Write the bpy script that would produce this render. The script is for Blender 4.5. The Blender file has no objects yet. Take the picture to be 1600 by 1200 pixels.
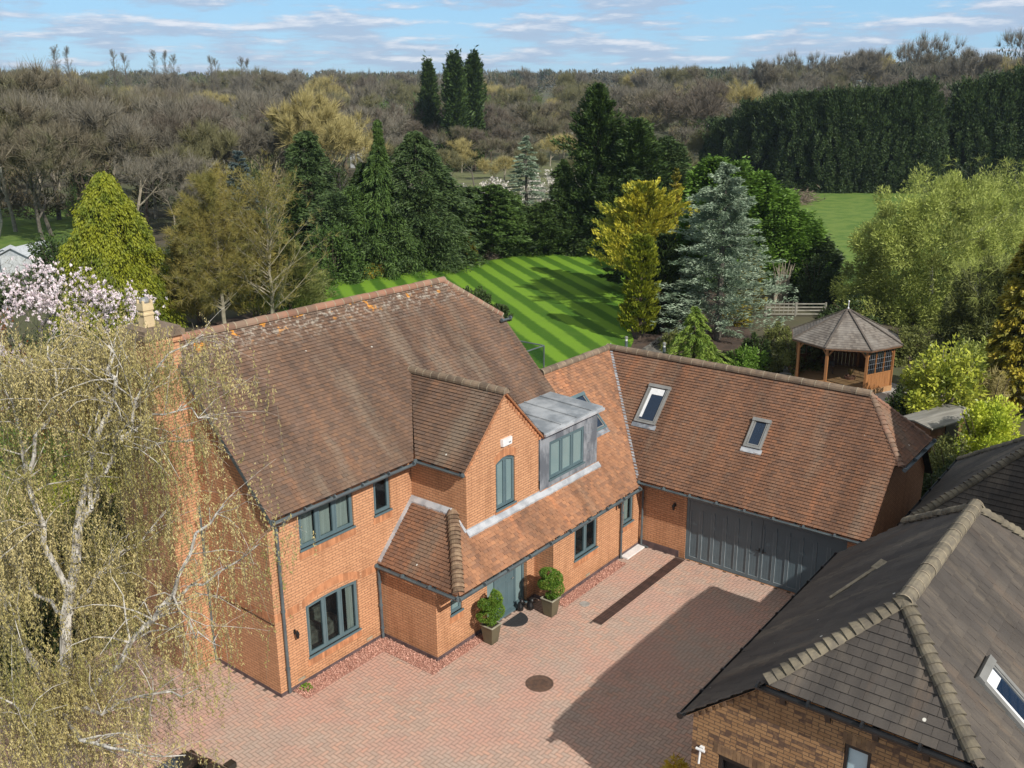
import bpy, math, random
import numpy as np
from mathutils import Vector, Matrix
from mathutils.geometry import tessellate_polygon
PI=math.pi
sc=bpy.context.scene
C=sc.collection
# ------------------------------------------------------------------ camera
CAM=np.array([-12.2441,-17.0140,14.2296]); YAW,PITCH,ROLL,FPX=0.903506,0.294517,-0.006049,1468.86
def cam_axes():
    f=np.array([math.sin(YAW)*math.cos(PITCH),math.cos(YAW)*math.cos(PITCH),-math.sin(PITCH)])
    r=np.array([math.cos(YAW),-math.sin(YAW),0.]); u=np.cross(r,f)
    return r*math.cos(ROLL)+u*math.sin(ROLL), -r*math.sin(ROLL)+u*math.cos(ROLL), f
AR,AU,AF=cam_axes()
cd=bpy.data.cameras.new('camera'); cam=bpy.data.objects.new('camera',cd); C.objects.link(cam)
m=Matrix.Identity(4)
for i in range(3): m[i][0]=AR[i]; m[i][1]=AU[i]; m[i][2]=-AF[i]; m[i][3]=CAM[i]
cam.matrix_world=m
cd.sensor_width=36; cd.lens=36*FPX/1600; cd.clip_start=.3; cd.clip_end=8000
sc.camera=cam
# ------------------------------------------------------------------ sky and sun
SUN=Vector((-.36,-1.26,1.0)).normalized()
SEL=math.asin(SUN.z); SAZ=math.atan2(SUN.x,SUN.y)
W=bpy.data.worlds.new('World'); sc.world=W; W.use_nodes=True
def build_world():
    nt=W.node_tree; N=nt.nodes; L=nt.links
    for n in list(N): N.remove(n)
    out=N.new('ShaderNodeOutputWorld'); bg=N.new('ShaderNodeBackground'); bg.inputs[1].default_value=.13
    sky=N.new('ShaderNodeTexSky'); sky.sky_type='NISHITA'; sky.sun_disc=False
    sky.sun_elevation=SEL; sky.sun_rotation=SAZ; sky.air_density=1.0; sky.dust_density=.25; sky.ozone_density=2.2
    geo=N.new('ShaderNodeNewGeometry'); sep=N.new('ShaderNodeSeparateXYZ')
    tc=N.new('ShaderNodeTexCoord'); L.new(tc.outputs['Generated'],sep.inputs[0])
    def M(op,a,b=None,c=None):
        n=N.new('ShaderNodeMath'); n.operation=op
        for i,v in enumerate((a,b,c)):
            if v is None: continue
            if isinstance(v,(int,float)): n.inputs[i].default_value=v
            else: L.new(v,n.inputs[i])
        return n.outputs[0]
    az=M('ARCTAN2',sep.outputs[0],sep.outputs[1]); el=M('ARCSINE',sep.outputs[2])
    el2=M('POWER',M('MAXIMUM',M('ADD',el,.03),.001),.62)
    def dens(dv):
        cb=N.new('ShaderNodeCombineXYZ')
        L.new(M('MULTIPLY',az,10.),cb.inputs[0]); L.new(M('ADD',M('MULTIPLY',el2,40.0),dv),cb.inputs[1]); cb.inputs[2].default_value=3.3
        n=N.new('ShaderNodeTexNoise'); n.inputs['Scale'].default_value=1.0; n.inputs['Detail'].default_value=8.; n.inputs['Roughness'].default_value=.6
        L.new(cb.outputs[0],n.inputs['Vector']); return n.outputs[0]
    a=dens(0.); b=dens(.34)
    def MR(v,a0,a1,b0=0.,b1=1.):
        n=N.new('ShaderNodeMapRange'); n.interpolation_type='SMOOTHSTEP'; L.new(v,n.inputs[0])
        for i,x in enumerate((a0,a1,b0,b1)): n.inputs[i+1].default_value=x
        return n.outputs[0]
    cov=MR(a,.41,.57)
    lit=MR(M('SUBTRACT',a,b),-.02,.20)
    def MX(f,c1,c2):
        n=N.new('ShaderNodeMix'); n.data_type='RGBA'
        if isinstance(f,float): n.inputs[0].default_value=f
        else: L.new(f,n.inputs[0])
        for i,c in ((6,c1),(7,c2)):
            if isinstance(c,tuple): n.inputs[i].default_value=(*c,1)
            else: L.new(c,n.inputs[i])
        return n.outputs[2]
    cl=MX(lit,(3.2,4.0,5.3),(6.5,6.5,6.9))
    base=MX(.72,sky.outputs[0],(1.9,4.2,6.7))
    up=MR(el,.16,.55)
    base=MX(up,base,(3.3,3.35,3.25))  # overhead sky, out of view, whitened to make the shadow fill less blue
    covn=M('MULTIPLY',M('MULTIPLY',cov,.82),M('SUBTRACT',1.,M('MULTIPLY',up,.6)))
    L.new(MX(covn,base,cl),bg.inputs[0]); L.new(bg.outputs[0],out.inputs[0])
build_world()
sl=bpy.data.lights.new('sun','SUN'); sl.energy=4.9; sl.angle=math.radians(.53); sl.color=(1,.945,.86)
so=bpy.data.objects.new('sun',sl); C.objects.link(so); so.location=(0,0,60)
so.rotation_euler=SUN.to_track_quat('Z','Y').to_euler()
sc.view_settings.view_transform='Standard'; sc.view_settings.look='None'; sc.view_settings.exposure=0.08; sc.view_settings.gamma=1
try:
    sc.cycles.max_bounces=6; sc.cycles.transparent_max_bounces=8; sc.cycles.diffuse_bounces=3
except Exception: pass
# ------------------------------------------------------------------ helpers
def ray(u,v):
    return AF+AR*(u-800)/FPX-AU*(v-600)/FPX
def at(u,v,z=0.):            # plan position of the thing standing under that sight line
    d=ray(u,v); k=(z-CAM[2])/d[2]; P=CAM+k*d; return float(P[0]),float(P[1])
def pv(P):
    d=np.array(P)-CAM; return 600-FPX*(d@AU)/(d@AF)
def hgt(x,y,vt,z0=0.):       # height of something at x,y whose top reaches image row vt
    lo,hi=0.,80.
    for _ in range(40):
        mid=(lo+hi)/2
        if pv((x,y,z0+mid))>vt: lo=mid
        else: hi=mid
    return lo
def dist(x,y): return math.hypot(x-CAM[0],y-CAM[1])
def link(o,parent=None):
    C.objects.link(o)
    if parent is not None: o.parent=parent
    return o
def tag(o,label=None,cat=None,group=None,kind=None):
    if label: o['label']=label
    if cat: o['category']=cat
    if group: o['group']=group
    if kind: o['kind']=kind
    return o
def empty(name,loc=(0,0,0),rz=0.,label=None,cat=None,group=None):
    o=bpy.data.objects.new(name,None); o.location=loc; o.rotation_euler=(0,0,rz); o.empty_display_size=.2
    C.objects.link(o); return tag(o,label,cat,group)
class MB:
    def __init__(s): s.v=[]; s.f=[]; s.uv=[]; s.r=[]
    def face(s,pts,uv=None,r=0.5):
        b=len(s.v); s.v+= [tuple(p) for p in pts]; s.f.append(list(range(b,b+len(pts)))); s.uv.append(uv); s.r.append(r)
    def hexa(s,p,r=.5):      # p: 8 points, bottom ring 0-3, top ring 4-7
        b=len(s.v); s.v+=[tuple(q) for q in p]
        for q in ((3,2,1,0),(4,5,6,7),(0,1,5,4),(1,2,6,5),(2,3,7,6),(3,0,4,7)):
            s.f.append([b+i for i in q]); s.uv.append(None); s.r.append(r)
    def box(s,x0,x1,y0,y1,z0,z1,r=.5):
        s.hexa([(x0,y0,z0),(x1,y0,z0),(x1,y1,z0),(x0,y1,z0),(x0,y0,z1),(x1,y0,z1),(x1,y1,z1),(x0,y1,z1)],r)
    def bar(s,p,q,w,h,up=(0,0,1),r=.5):
        p=Vector(p);q=Vector(q);d=(q-p).normalized(); a=d.cross(Vector(up))
        if a.length<1e-4: a=d.cross(Vector((1,0,0)))
        a.normalize(); b=a.cross(d); a*=w/2;b*=h/2
        s.hexa([p-a-b,p+a-b,p+a+b,p-a+b,q-a-b,q+a-b,q+a+b,q-a+b],r)
    def tube(s,pts,rad,n=8,cap=True,r=.5):
        pts=[Vector(p) for p in pts]; rad=rad if isinstance(rad,(list,tuple)) else [rad]*len(pts)
        b=len(s.v); prev=None
        for i,p in enumerate(pts):
            d=(pts[min(i+1,len(pts)-1)]-pts[max(i-1,0)]).normalized()
            if prev is None:
                a=d.cross(Vector((0,0,1)))
                if a.length<.05: a=d.cross(Vector((1,0,0)))
            else: a=prev-d*prev.dot(d)
            a.normalize(); prev=a; c=d.cross(a)
            for k in range(n):
                t=2*PI*k/n; s.v.append(tuple(p+(a*math.cos(t)+c*math.sin(t))*rad[i]))
        for i in range(len(pts)-1):
            for k in range(n):
                s.f.append([b+i*n+k,b+i*n+(k+1)%n,b+(i+1)*n+(k+1)%n,b+(i+1)*n+k]); s.uv.append(None); s.r.append(r)
        if cap:
            s.f.append([b+k for k in range(n)][::-1]); s.uv.append(None); s.r.append(r)
            s.f.append([b+(len(pts)-1)*n+k for k in range(n)]); s.uv.append(None); s.r.append(r)
    def lathe(s,prof,c=(0,0,0),n=16,r=.5,rot=0.):
        b=len(s.v)
        for (R,z) in prof:
            for k in range(n):
                t=2*PI*k/n+rot; s.v.append((c[0]+R*math.cos(t),c[1]+R*math.sin(t),c[2]+z))
        for i in range(len(prof)-1):
            for k in range(n):
                s.f.append([b+i*n+k,b+i*n+(k+1)%n,b+(i+1)*n+(k+1)%n,b+(i+1)*n+k]); s.uv.append(None); s.r.append(r)
        if prof[0][0]>1e-4: s.f.append([b+k for k in range(n)][::-1]); s.uv.append(None); s.r.append(r)
        if prof[-1][0]>1e-4: s.f.append([b+(len(prof)-1)*n+k for k in range(n)]); s.uv.append(None); s.r.append(r)
    def build(s,name,mat,parent=None,smooth=False):
        me=bpy.data.meshes.new(name); me.from_pydata(s.v,[],s.f); me.update()
        uvl=me.uv_layers.new(name='UVMap')
        co=np.array(s.v); flat=np.zeros((len(me.loops),2),dtype=np.float32)
        for p,uv in zip(me.polygons,s.uv):
            if uv is None:
                n=p.normal; q=co[s.f[p.index]]
                if abs(n.z)>.75: w=q[:,:2]
                elif abs(n.y)>=abs(n.x): w=q[:,[0,2]]
                else: w=q[:,[1,2]]
            else: w=np.array(uv)
            flat[p.loop_start:p.loop_start+p.loop_total]=w
        uvl.data.foreach_set('uv',flat.ravel())
        at_=me.attributes.new('rnd','FLOAT','FACE'); at_.data.foreach_set('value',np.array(s.r,dtype=np.float32))
        if smooth: me.polygons.foreach_set('use_smooth',[True]*len(me.polygons))
        me.materials.append(mat)
        return link(bpy.data.objects.new(name,me),parent)
def npmesh(name,V,k,mat,parent=None,rnd=None,smooth=False,objonly=True):
    """V: (n,k,3) array of separate k-gons"""
    V=np.asarray(V,dtype=np.float32); n=len(V)
    me=bpy.data.meshes.new(name); me.vertices.add(n*k); me.vertices.foreach_set('co',V.ravel())
    me.loops.add(n*k); me.loops.foreach_set('vertex_index',np.arange(n*k,dtype=np.int32))
    me.polygons.add(n); me.polygons.foreach_set('loop_start',np.arange(0,n*k,k,dtype=np.int32))
    try: me.polygons.foreach_set('loop_total',np.full(n,k,dtype=np.int32))
    except Exception: pass
    me.update(calc_edges=True)
    if rnd is None: rnd=np.random.rand(n)
    a=me.attributes.new('rnd','FLOAT','FACE'); a.data.foreach_set('value',np.asarray(rnd,dtype=np.float32))
    if smooth: me.polygons.foreach_set('use_smooth',[True]*n)
    me.materials.append(mat)
    return link(bpy.data.objects.new(name,me),parent)
# ------------------------------------------------------------------ materials
def newmat(name):
    m=bpy.data.materials.new(name); m.use_nodes=True; nt=m.node_tree; b=nt.nodes['Principled BSDF']; return m,nt,b
class NT:
    def __init__(s,nt): s.nt=nt; s.N=nt.nodes; s.L=nt.links
    def set(s,sock,v):
        if isinstance(v,(int,float)): sock.default_value=v
        elif isinstance(v,tuple): sock.default_value=(*v,1) if len(v)==3 and sock.type=='RGBA' else v
        else: s.L.new(v,sock)
    def math(s,op,a,b=None):
        n=s.N.new('ShaderNodeMath'); n.operation=op; s.set(n.inputs[0],a)
        if b is not None: s.set(n.inputs[1],b)
        return n.outputs[0]
    def mix(s,f,a,b,mode='MIX'):
        n=s.N.new('ShaderNodeMix'); n.data_type='RGBA'; n.blend_type=mode; s.set(n.inputs[0],f); s.set(n.inputs[6],a); s.set(n.inputs[7],b); return n.outputs[2]
    def uv(s): return s.N.new('ShaderNodeTexCoord').outputs['UV']
    def obj(s): return s.N.new('ShaderNodeTexCoord').outputs['Object']
    def mapp(s,v,scale=(1,1,1),loc=(0,0,0),rot=(0,0,0)):
        n=s.N.new('ShaderNodeMapping'); s.L.new(v,n.inputs[0]); n.inputs['Scale'].default_value=scale; n.inputs['Location'].default_value=loc; n.inputs['Rotation'].default_value=rot; return n.outputs[0]
    def noise(s,v,scale,detail=3,rough=.55):
        n=s.N.new('ShaderNodeTexNoise'); s.L.new(v,n.inputs['Vector']); n.inputs['Scale'].default_value=scale; n.inputs['Detail'].default_value=detail; n.inputs['Roughness'].default_value=rough; return n.outputs[0]
    def ramp(s,f,a,b,lo=0.,hi=1.):
        n=s.N.new('ShaderNodeMapRange'); n.interpolation_type='SMOOTHSTEP'; s.L.new(f,n.inputs[0]); 
        for i,x in enumerate((a,b,lo,hi)): n.inputs[i+1].default_value=x
        return n.outputs[0]
    def attr(s):
        n=s.N.new('ShaderNodeAttribute'); n.attribute_name='rnd'; return n.outputs['Fac']
    def bump(s,h,st,d,b):
        n=s.N.new('ShaderNodeBump'); n.inputs['Strength'].default_value=st; n.inputs['Distance'].default_value=d; s.L.new(h,n.inputs['Height']); s.L.new(n.outputs[0],b.inputs['Normal'])
def simple(name,c,rough=.6,c2=None,scale=6.,metal=0.,bump=0.,attr=False,spec=.5,stretch=(1,1,1)):
    m,nt,b=newmat(name); T=NT(nt)
    c2=c2 or tuple(x*.75 for x in c)
    o=T.obj(); v=T.mapp(o,stretch); n=T.noise(v,scale,4)
    col=T.mix(T.ramp(n,.35,.65),c,c2)
    if attr: col=T.mix(T.attr(),col,T.mix(1.,col,(.62,.62,.62),'MULTIPLY'))
    T.L.new(col,b.inputs['Base Color']); b.inputs['Roughness'].default_value=rough; b.inputs['Metallic'].default_value=metal
    b.inputs['Specular IOR Level'].default_value=spec
    if bump: T.bump(T.noise(v,scale*6,3),bump,.01,b)
    return m
def brickmat(name,c1,c2,mortar,dark=None,dscale=.35,rough=.85):
    m,nt,b=newmat(name); T=NT(nt); uv=T.uv()
    n=T.N.new('ShaderNodeTexBrick'); T.L.new(uv,n.inputs['Vector'])
    n.inputs['Color1'].default_value=(*c1,1); n.inputs['Color2'].default_value=(*c2,1); n.inputs['Mortar'].default_value=(*mortar,1)
    n.inputs['Scale'].default_value=1; n.inputs['Mortar Size'].default_value=.0085; n.inputs['Mortar Smooth'].default_value=.2
    n.inputs['Brick Width'].default_value=.225; n.inputs['Row Height'].default_value=.075; n.inputs['Bias'].default_value=-.1
    col=n.outputs[0]
    big=T.noise(uv,.9,4); col=T.mix(T.ramp(big,.35,.7,0,.30),col,(c1[0]*.72,c1[1]*.66,c1[2]*.62))
    fine=T.noise(uv,22.,2); col=T.mix(T.ramp(fine,.4,.7,0,.25),col,(c1[0]*1.25,c1[1]*1.3,c1[2]*1.4))
    sp0=T.N.new('ShaderNodeSeparateXYZ'); T.L.new(uv,sp0.inputs[0]); st=T.noise(T.mapp(uv,(2.2,.35,1)),1.,4,.65)
    col=T.mix(T.math('MULTIPLY',T.ramp(st,.48,.68),.38),col,T.mix(1.,col,(.55,.50,.46),'MULTIPLY'))
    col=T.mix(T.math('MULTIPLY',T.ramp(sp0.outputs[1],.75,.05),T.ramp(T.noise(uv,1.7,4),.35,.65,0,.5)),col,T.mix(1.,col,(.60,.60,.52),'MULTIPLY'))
    if dark:
        # some bricks burnt dark: one random number per brick
        sp=T.N.new('ShaderNodeSeparateXYZ'); T.L.new(uv,sp.inputs[0])
        row=T.math('FLOOR',T.math('DIVIDE',sp.outputs[1],.075)); off=T.math('MULTIPLY',T.math('MODULO',T.math('ABSOLUTE',row),2.),.5)
        colm=T.math('FLOOR',T.math('ADD',T.math('DIVIDE',sp.outputs[0],.225),off))
        cb=T.N.new('ShaderNodeCombineXYZ'); T.L.new(row,cb.inputs[0]); T.L.new(colm,cb.inputs[1])
        wn=T.N.new('ShaderNodeTexWhiteNoise'); wn.noise_dimensions='2D'; T.L.new(cb.outputs[0],wn.inputs['Vector'])
        clump=T.noise(T.mapp(uv,(1,2,1)),1.3,3)
        f=T.math('GREATER_THAN',T.math('ADD',wn.outputs[0],T.math('MULTIPLY',clump,.8)),1.12)
        col=T.mix(T.math('MULTIPLY',f,T.ramp(T.noise(uv,9.,3),.25,.6,.2,.95)),col,dark)
    T.L.new(col,b.inputs['Base Color']); b.inputs['Roughness'].default_value=rough; b.inputs['Specular IOR Level'].default_value=.25
    inv=T.math('SUBTRACT',1.,n.outputs[1]); T.bump(T.math('ADD',inv,T.math('MULTIPLY',fine,.3)),.7,.012,b)
    return m
def tilemat(name,cols,lichen=.3,moss=0.,rough=.85,streak=(1.2,.16),orange=False):
    m,nt,b=newmat(name); T=NT(nt); uv=T.uv()
    a=T.attr()
    cr=T.N.new('ShaderNodeValToRGB'); T.L.new(a,cr.inputs[0]); e=cr.color_ramp.elements
    for i,c in enumerate(cols):
        if i<2: e[i].position=i/(len(cols)-1) if len(cols)>1 else 0; e[i].color=(*c,1)
        else:
            q=e.new(i/(len(cols)-1)); q.color=(*c,1)
    e[1].position=1/(len(cols)-1); 
    col=cr.outputs[0]
    s1=T.noise(T.mapp(uv,(streak[0],streak[1],1)),1.,5,.6)
    col=T.mix(T.ramp(s1,.38,.70,0,.66),col,T.mix(1.,col,(.36,.38,.42),'MULTIPLY'))
    s3=T.noise(T.mapp(uv,(1.6,.30,1),(1,13,0)),1.,4,.6); col=T.mix(T.ramp(s3,.55,.7,0,.55),col,T.mix(1.,col,(1.5,1.25,1.05),'MULTIPLY')); s2=T.noise(T.mapp(uv,(1.1,.22,1),(7,3,0)),1.,5,.65)
    col=T.mix(T.ramp(s2,.5,.72,0,.5*min(1,lichen*2)),col,(.27,.22,.165))
    f=T.noise(uv,38.,3,.7); col=T.mix(T.ramp(f,.35,.7,0,.3),col,T.mix(1.,col,(.5,.5,.5),'MULTIPLY'))
    vo=T.N.new('ShaderNodeTexVoronoi'); vo.inputs['Scale'].default_value=2.3; T.L.new(uv,vo.inputs['Vector'])
    sp=T.N.new('ShaderNodeSeparateColor'); T.L.new(vo.outputs['Color'],sp.inputs[0])
    spot=T.math('MULTIPLY',T.math('LESS_THAN',vo.outputs['Distance'],T.math('MULTIPLY',sp.outputs[1],.085)),T.math('GREATER_THAN',sp.outputs[0],1-.35*lichen))
    col=T.mix(spot,col,(.62,.60,.54))
    if orange:
        sx=T.N.new('ShaderNodeSeparateXYZ'); T.L.new(uv,sx.inputs[0]); top=T.ramp(sx.outputs[1],7.7,8.75)
        g1=T.noise(uv,5.5,4,.75); col=T.mix(T.math('MULTIPLY',top,T.ramp(g1,.50,.60,0,.75)),col,(.42,.38,.32))
        g2=T.noise(T.mapp(uv,(1,1,1),(3,8,0)),2.4,3,.6); col=T.mix(T.math('MULTIPLY',T.ramp(sx.outputs[1],8.2,8.6),T.math('MULTIPLY',T.ramp(g2,.60,.63),.9)),col,(.62,.27,.045))
    T.L.new(col,b.inputs['Base Color']); b.inputs['Roughness'].default_value=rough; b.inputs['Specular IOR Level'].default_value=.25
    T.bump(f,.4,.01,b)
    return m
def leafmat(name,c1,c2,c3=None,scale=.6,trans=.25,rough=.55):
    m,nt,b=newmat(name); T=NT(nt)
    a=T.attr(); n=T.noise(T.obj(),scale,3)
    col=T.mix(a,c1,c2)
    if c3: col=T.mix(T.ramp(n,.45,.65,0,.85),col,c3)
    T.L.new(col,b.inputs['Base Color']); b.inputs['Roughness'].default_value=rough; b.inputs['Specular IOR Level'].default_value=.3
    tr=T.N.new('ShaderNodeBsdfTranslucent'); T.L.new(col,tr.inputs[0]); ms=T.N.new('ShaderNodeMixShader'); ms.inputs[0].default_value=trans
    out=T.N['Material Output']; T.L.new(b.outputs[0],ms.inputs[1]); T.L.new(tr.outputs[0],ms.inputs[2]); T.L.new(ms.outputs[0],out.inputs[0])
    return m
def glassmat(name,tint=(.02,.025,.03),tr=.35,rough=.03):
    m,nt,b=newmat(name); T=NT(nt)
    b.inputs['Base Color'].default_value=(*tint,1); b.inputs['Roughness'].default_value=rough; b.inputs['Specular IOR Level'].default_value=.8
    t=T.N.new('ShaderNodeBsdfTransparent'); t.inputs[0].default_value=(.8,.85,.85,1); ms=T.N.new('ShaderNodeMixShader'); ms.inputs[0].default_value=tr
    out=T.N['Material Output']; T.L.new(b.outputs[0],ms.inputs[1]); T.L.new(t.outputs[0],ms.inputs[2]); T.L.new(ms.outputs[0],out.inputs[0])
    return m
MT={}
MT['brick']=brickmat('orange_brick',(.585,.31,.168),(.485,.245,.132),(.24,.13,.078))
MT['brickd']=simple('soldier_brick',(.60,.27,.13),.85,(.46,.20,.095),3.,attr=True)
MT['bbrick']=simple('dark_plinth_brick',(.07,.05,.055),.7,(.12,.08,.08),5.)
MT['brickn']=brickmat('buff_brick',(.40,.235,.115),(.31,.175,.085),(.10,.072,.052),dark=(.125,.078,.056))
MT['bricknd']=simple('buff_soldier',(.36,.22,.11),.85,(.2,.12,.07),4.,attr=True)
TC=[(.235,.10,.062),(.19,.088,.06),(.285,.118,.066),(.16,.084,.062),(.22,.11,.078),(.33,.13,.066)]
MT['tile_old']=tilemat('clay_tile_weathered',[(.198,.122,.083),(.168,.107,.077),(.225,.133,.086),(.142,.096,.073),(.202,.130,.095)],.8,orange=True,streak=(.75,.12))
MT['tile']=tilemat('clay_tile',[(.41,.205,.112),(.33,.165,.096),(.46,.225,.12),(.26,.138,.088),(.39,.205,.12)],.25)
MT['tileg']=tilemat('clay_tile_garage',[(.255,.132,.079),(.215,.115,.073),(.285,.143,.083),(.175,.101,.070),(.25,.136,.087)],.35,streak=(.62,.08))
MT['tilen']=tilemat('grey_concrete_tile',[(.104,.090,.079),(.092,.080,.071),(.114,.098,.084),(.097,.085,.076)],.95,streak=(.9,.2))
MT['ridge']=simple('ridge_tile',(.26,.19,.13),.9,(.17,.125,.09),5.,attr=True,bump=.5)
MT['ridge_red']=simple('ridge_tile_red',(.34,.17,.11),.9,(.25,.17,.12),2.,attr=True,bump=.4)
MT['ridge_buff']=simple('ridge_tile_buff',(.235,.20,.14),.9,(.145,.125,.095),5.,attr=True,bump=.5)
MT['bonnet']=simple('bonnet_tile',(.36,.25,.16),.9,(.2,.125,.08),6.,attr=True,bump=.4)
MT['mortar']=simple('mortar',(.36,.30,.215),.95,(.25,.205,.145),12.)
MT['lead']=simple('lead',(.36,.39,.43),.45,(.15,.17,.20),2.2,metal=.25,bump=.3,stretch=(1.5,1.5,.6))
MT['leadl']=simple('lead_light',(.50,.52,.55),.5,(.33,.35,.38),3.,metal=.2)
MT['leadr']=simple('lead_roof',(.40,.42,.44),.5,(.21,.23,.25),1.6,metal=.2,bump=.2)
MT['frame']=simple('grey_blue_paint',(.10,.155,.175),.42,(.088,.138,.157),2.)
MT['door']=simple('garage_door_paint',(.11,.155,.18),.45,(.098,.138,.162),2.)
MT['doorlt']=simple('garage_door_edge',(.27,.31,.33),.45)
MT['gutter']=simple('gutter_metal',(.10,.125,.135),.4,(.075,.09,.10),3.)
MT['black']=simple('black_plastic',(.012,.012,.013),.4)
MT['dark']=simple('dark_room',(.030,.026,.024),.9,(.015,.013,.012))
MT['white']=simple('white_paint',(.75,.76,.76),.4,(.66,.67,.68))
MT['glass']=glassmat('window_glass',tr=.86)
MT['glassb']=simple('sky_blind_pane',(.20,.28,.285),.12,(.17,.245,.255),.8,spec=.7)  # pale sky reflection and blinds both put into the pane colour
MT['sky_glass']=glassmat('roof_window_glass',(.012,.028,.06),.18,.03)
MT['curtain']=simple('curtain',(.74,.75,.70),.9,(.52,.54,.50),2.,stretch=(14,14,.3))
MT['chair']=simple('room_furniture',(.20,.19,.155),.8,(.10,.09,.07),8.)
MT['alu']=simple('roof_window_frame',(.30,.30,.29),.4,(.24,.24,.23),3.,metal=.3)
MT['pot']=simple('buff_chimney_pot',(.62,.50,.30),.8,(.5,.39,.23),4.)
# ------------------------------------------------------------------ building helpers
def clip_poly(poly,cl):
    # poly, cl: lists of (u,v); cl convex, counter-clockwise
    out=poly
    for i in range(len(cl)):
        a=cl[i]; b=cl[(i+1)%len(cl)]; nx,ny=-(b[1]-a[1]),(b[0]-a[0])
        inp=out; out=[]
        if not inp: return out
        ds=[(p[0]-a[0])*nx+(p[1]-a[1])*ny for p in inp]
        for j in range(len(inp)):
            p,q=inp[j],inp[(j+1)%len(inp)]; d0,d1=ds[j],ds[(j+1)%len(inp)]
            if d0>=0: out.append(p)
            if (d0>=0)!=(d1>=0):
                t=d0/(d0-d1); out.append((p[0]+(q[0]-p[0])*t,p[1]+(q[1]-p[1])*t))
    return out
def ccw(p):
    s=sum(p[i][0]*p[(i+1)%len(p)][1]-p[(i+1)%len(p)][0]*p[i][1] for i in range(len(p)))
    return p if s>0 else p[::-1]
def tiles(name,mat,parent,O,U,V,polys,gauge=.1,tw=.165,th=.028,seed=1,jit=.5,v0=0.,skip=None):
    rg=random.Random(seed); O=Vector(O);U=Vector(U).normalized();V=Vector(V).normalized();Nn=U.cross(V)
    if Nn.z<0: Nn=-Nn
    mb=MB()
    P3=lambda u,v,h:tuple(O+U*u+V*v+Nn*h)
    for poly in polys:
        poly=ccw(poly); us=[p[0] for p in poly]; vs=[p[1] for p in poly]
        mb.face([P3(u,v,-.03) for u,v in poly],[(u,v) for u,v in poly],-1)
        r0=math.floor((min(vs)-v0)/gauge)
        for r in range(r0,math.ceil((max(vs)-v0)/gauge)):
            va=v0+r*gauge; vb=va+gauge+.004; off=(r%2)*.5*tw+rg.uniform(-.006,.006)
            # the span of this course inside the polygon
            band=clip_poly([(min(us)-1,va),(max(us)+1,va),(max(us)+1,vb),(min(us)-1,vb)],poly)
            if len(band)<3: continue
            ua=min(p[0] for p in band); ub=max(p[0] for p in band)
            for k in range(math.floor((ua-off)/tw),math.ceil((ub-off)/tw)):
                u0=off+k*tw+.0025; u1=u0+tw-.005
                q=clip_poly([(u0,va),(u1,va),(u1,vb),(u0,vb)],poly)
                if len(q)<3: continue
                hf=th*(1+rg.uniform(-jit,jit)*.55); tl=rg.uniform(-1,1)*.0035*jit*2; rn=rg.random()
                if skip and skip(u0,va): continue
                H=lambda u,v:(hf+tl*((u-u0)/tw-.5))*(1-(v-va)/(vb-va))+.002
                mb.face([P3(u,v,H(u,v)) for u,v in q],q,rn)
                fr=[p[0] for p in q if abs(p[1]-va)<1e-5]
                if len(fr)>=2:
                    x0,x1=min(fr),max(fr)
                    mb.face([P3(x0,va,H(x0,va)-.011),P3(x1,va,H(x1,va)-.011),P3(x1,va,H(x1,va)),P3(x0,va,H(x0,va))],[(x0,va),(x1,va),(x1,va),(x0,va)],rn*.6)
    o=mb.build(name,mat,parent); o.data.materials.append(MT['dark'])
    for p,r in zip(o.data.polygons,mb.r):
        if r<0: p.material_index=1
    return o
def ridge_tiles(name,mat,parent,p,q,R=.125,L=.33,seed=1,drop=.04):
    rg=random.Random(seed); p=Vector(p);q=Vector(q);d=q-p;n=max(1,round(d.length/L)); dn=d.normalized()
    side=dn.cross(Vector((0,0,1))).normalized(); up=side.cross(dn)
    mb=MB(); mo=MB(); K=8
    for i in range(n):
        a=p+d*(i/n)+dn*.006; b=p+d*((i+1)/n)-dn*.006; rn=rg.random(); r1=R*rg.uniform(.97,1.04); oz=rg.uniform(-.006,.006)
        for t in range(K):
            ring=[]
            for (c,rr) in ((a,r1),(b,r1*1.0)):
                for kk in (t,t+1):
                    an=PI*(-.08+1.16*kk/K); ring.append(c+side*math.cos(an)*rr+up*(math.sin(an)*rr-drop+oz))
            mb.face([ring[0],ring[1],ring[3],ring[2]],None,rn)
        for c in (a,b):
            mb.face([c+side*math.cos(PI*(-.08+1.16*k/K))*r1+up*(math.sin(PI*(-.08+1.16*k/K))*r1-drop+oz) for k in range(K+1)],None,rn*.5)
    for i in range(n+1):
        c=p+d*(i/n)
        for t in range(K):
            q_=[]
            for (c_,) in ((c-dn*.014,),(c+dn*.014,)):
                for kk in (t,t+1):
                    an=PI*(-.08+1.16*kk/K); q_.append(c_+side*math.cos(an)*R*1.045+up*(math.sin(an)*R*1.045-drop))
            mb.face([q_[0],q_[1],q_[3],q_[2]],None,-1)
    K2=8; r2=R*.93
    for k in range(K2):
        A=[PI*(-.1+1.2*j/K2) for j in (k,k+1)]
        mo.face([p+side*math.cos(A[0])*r2+up*(math.sin(A[0])*r2-drop),p+side*math.cos(A[1])*r2+up*(math.sin(A[1])*r2-drop),q+side*math.cos(A[1])*r2+up*(math.sin(A[1])*r2-drop),q+side*math.cos(A[0])*r2+up*(math.sin(A[0])*r2-drop)])
    o=mb.build(name,mat,parent,smooth=True); o.data.materials.append(MT['mortar'])
    for p_,r_ in zip(o.data.polygons,mb.r):
        if r_<0: p_.material_index=1
    mo.build('mortar_bed',MT['mortar'],o); return o
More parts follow.
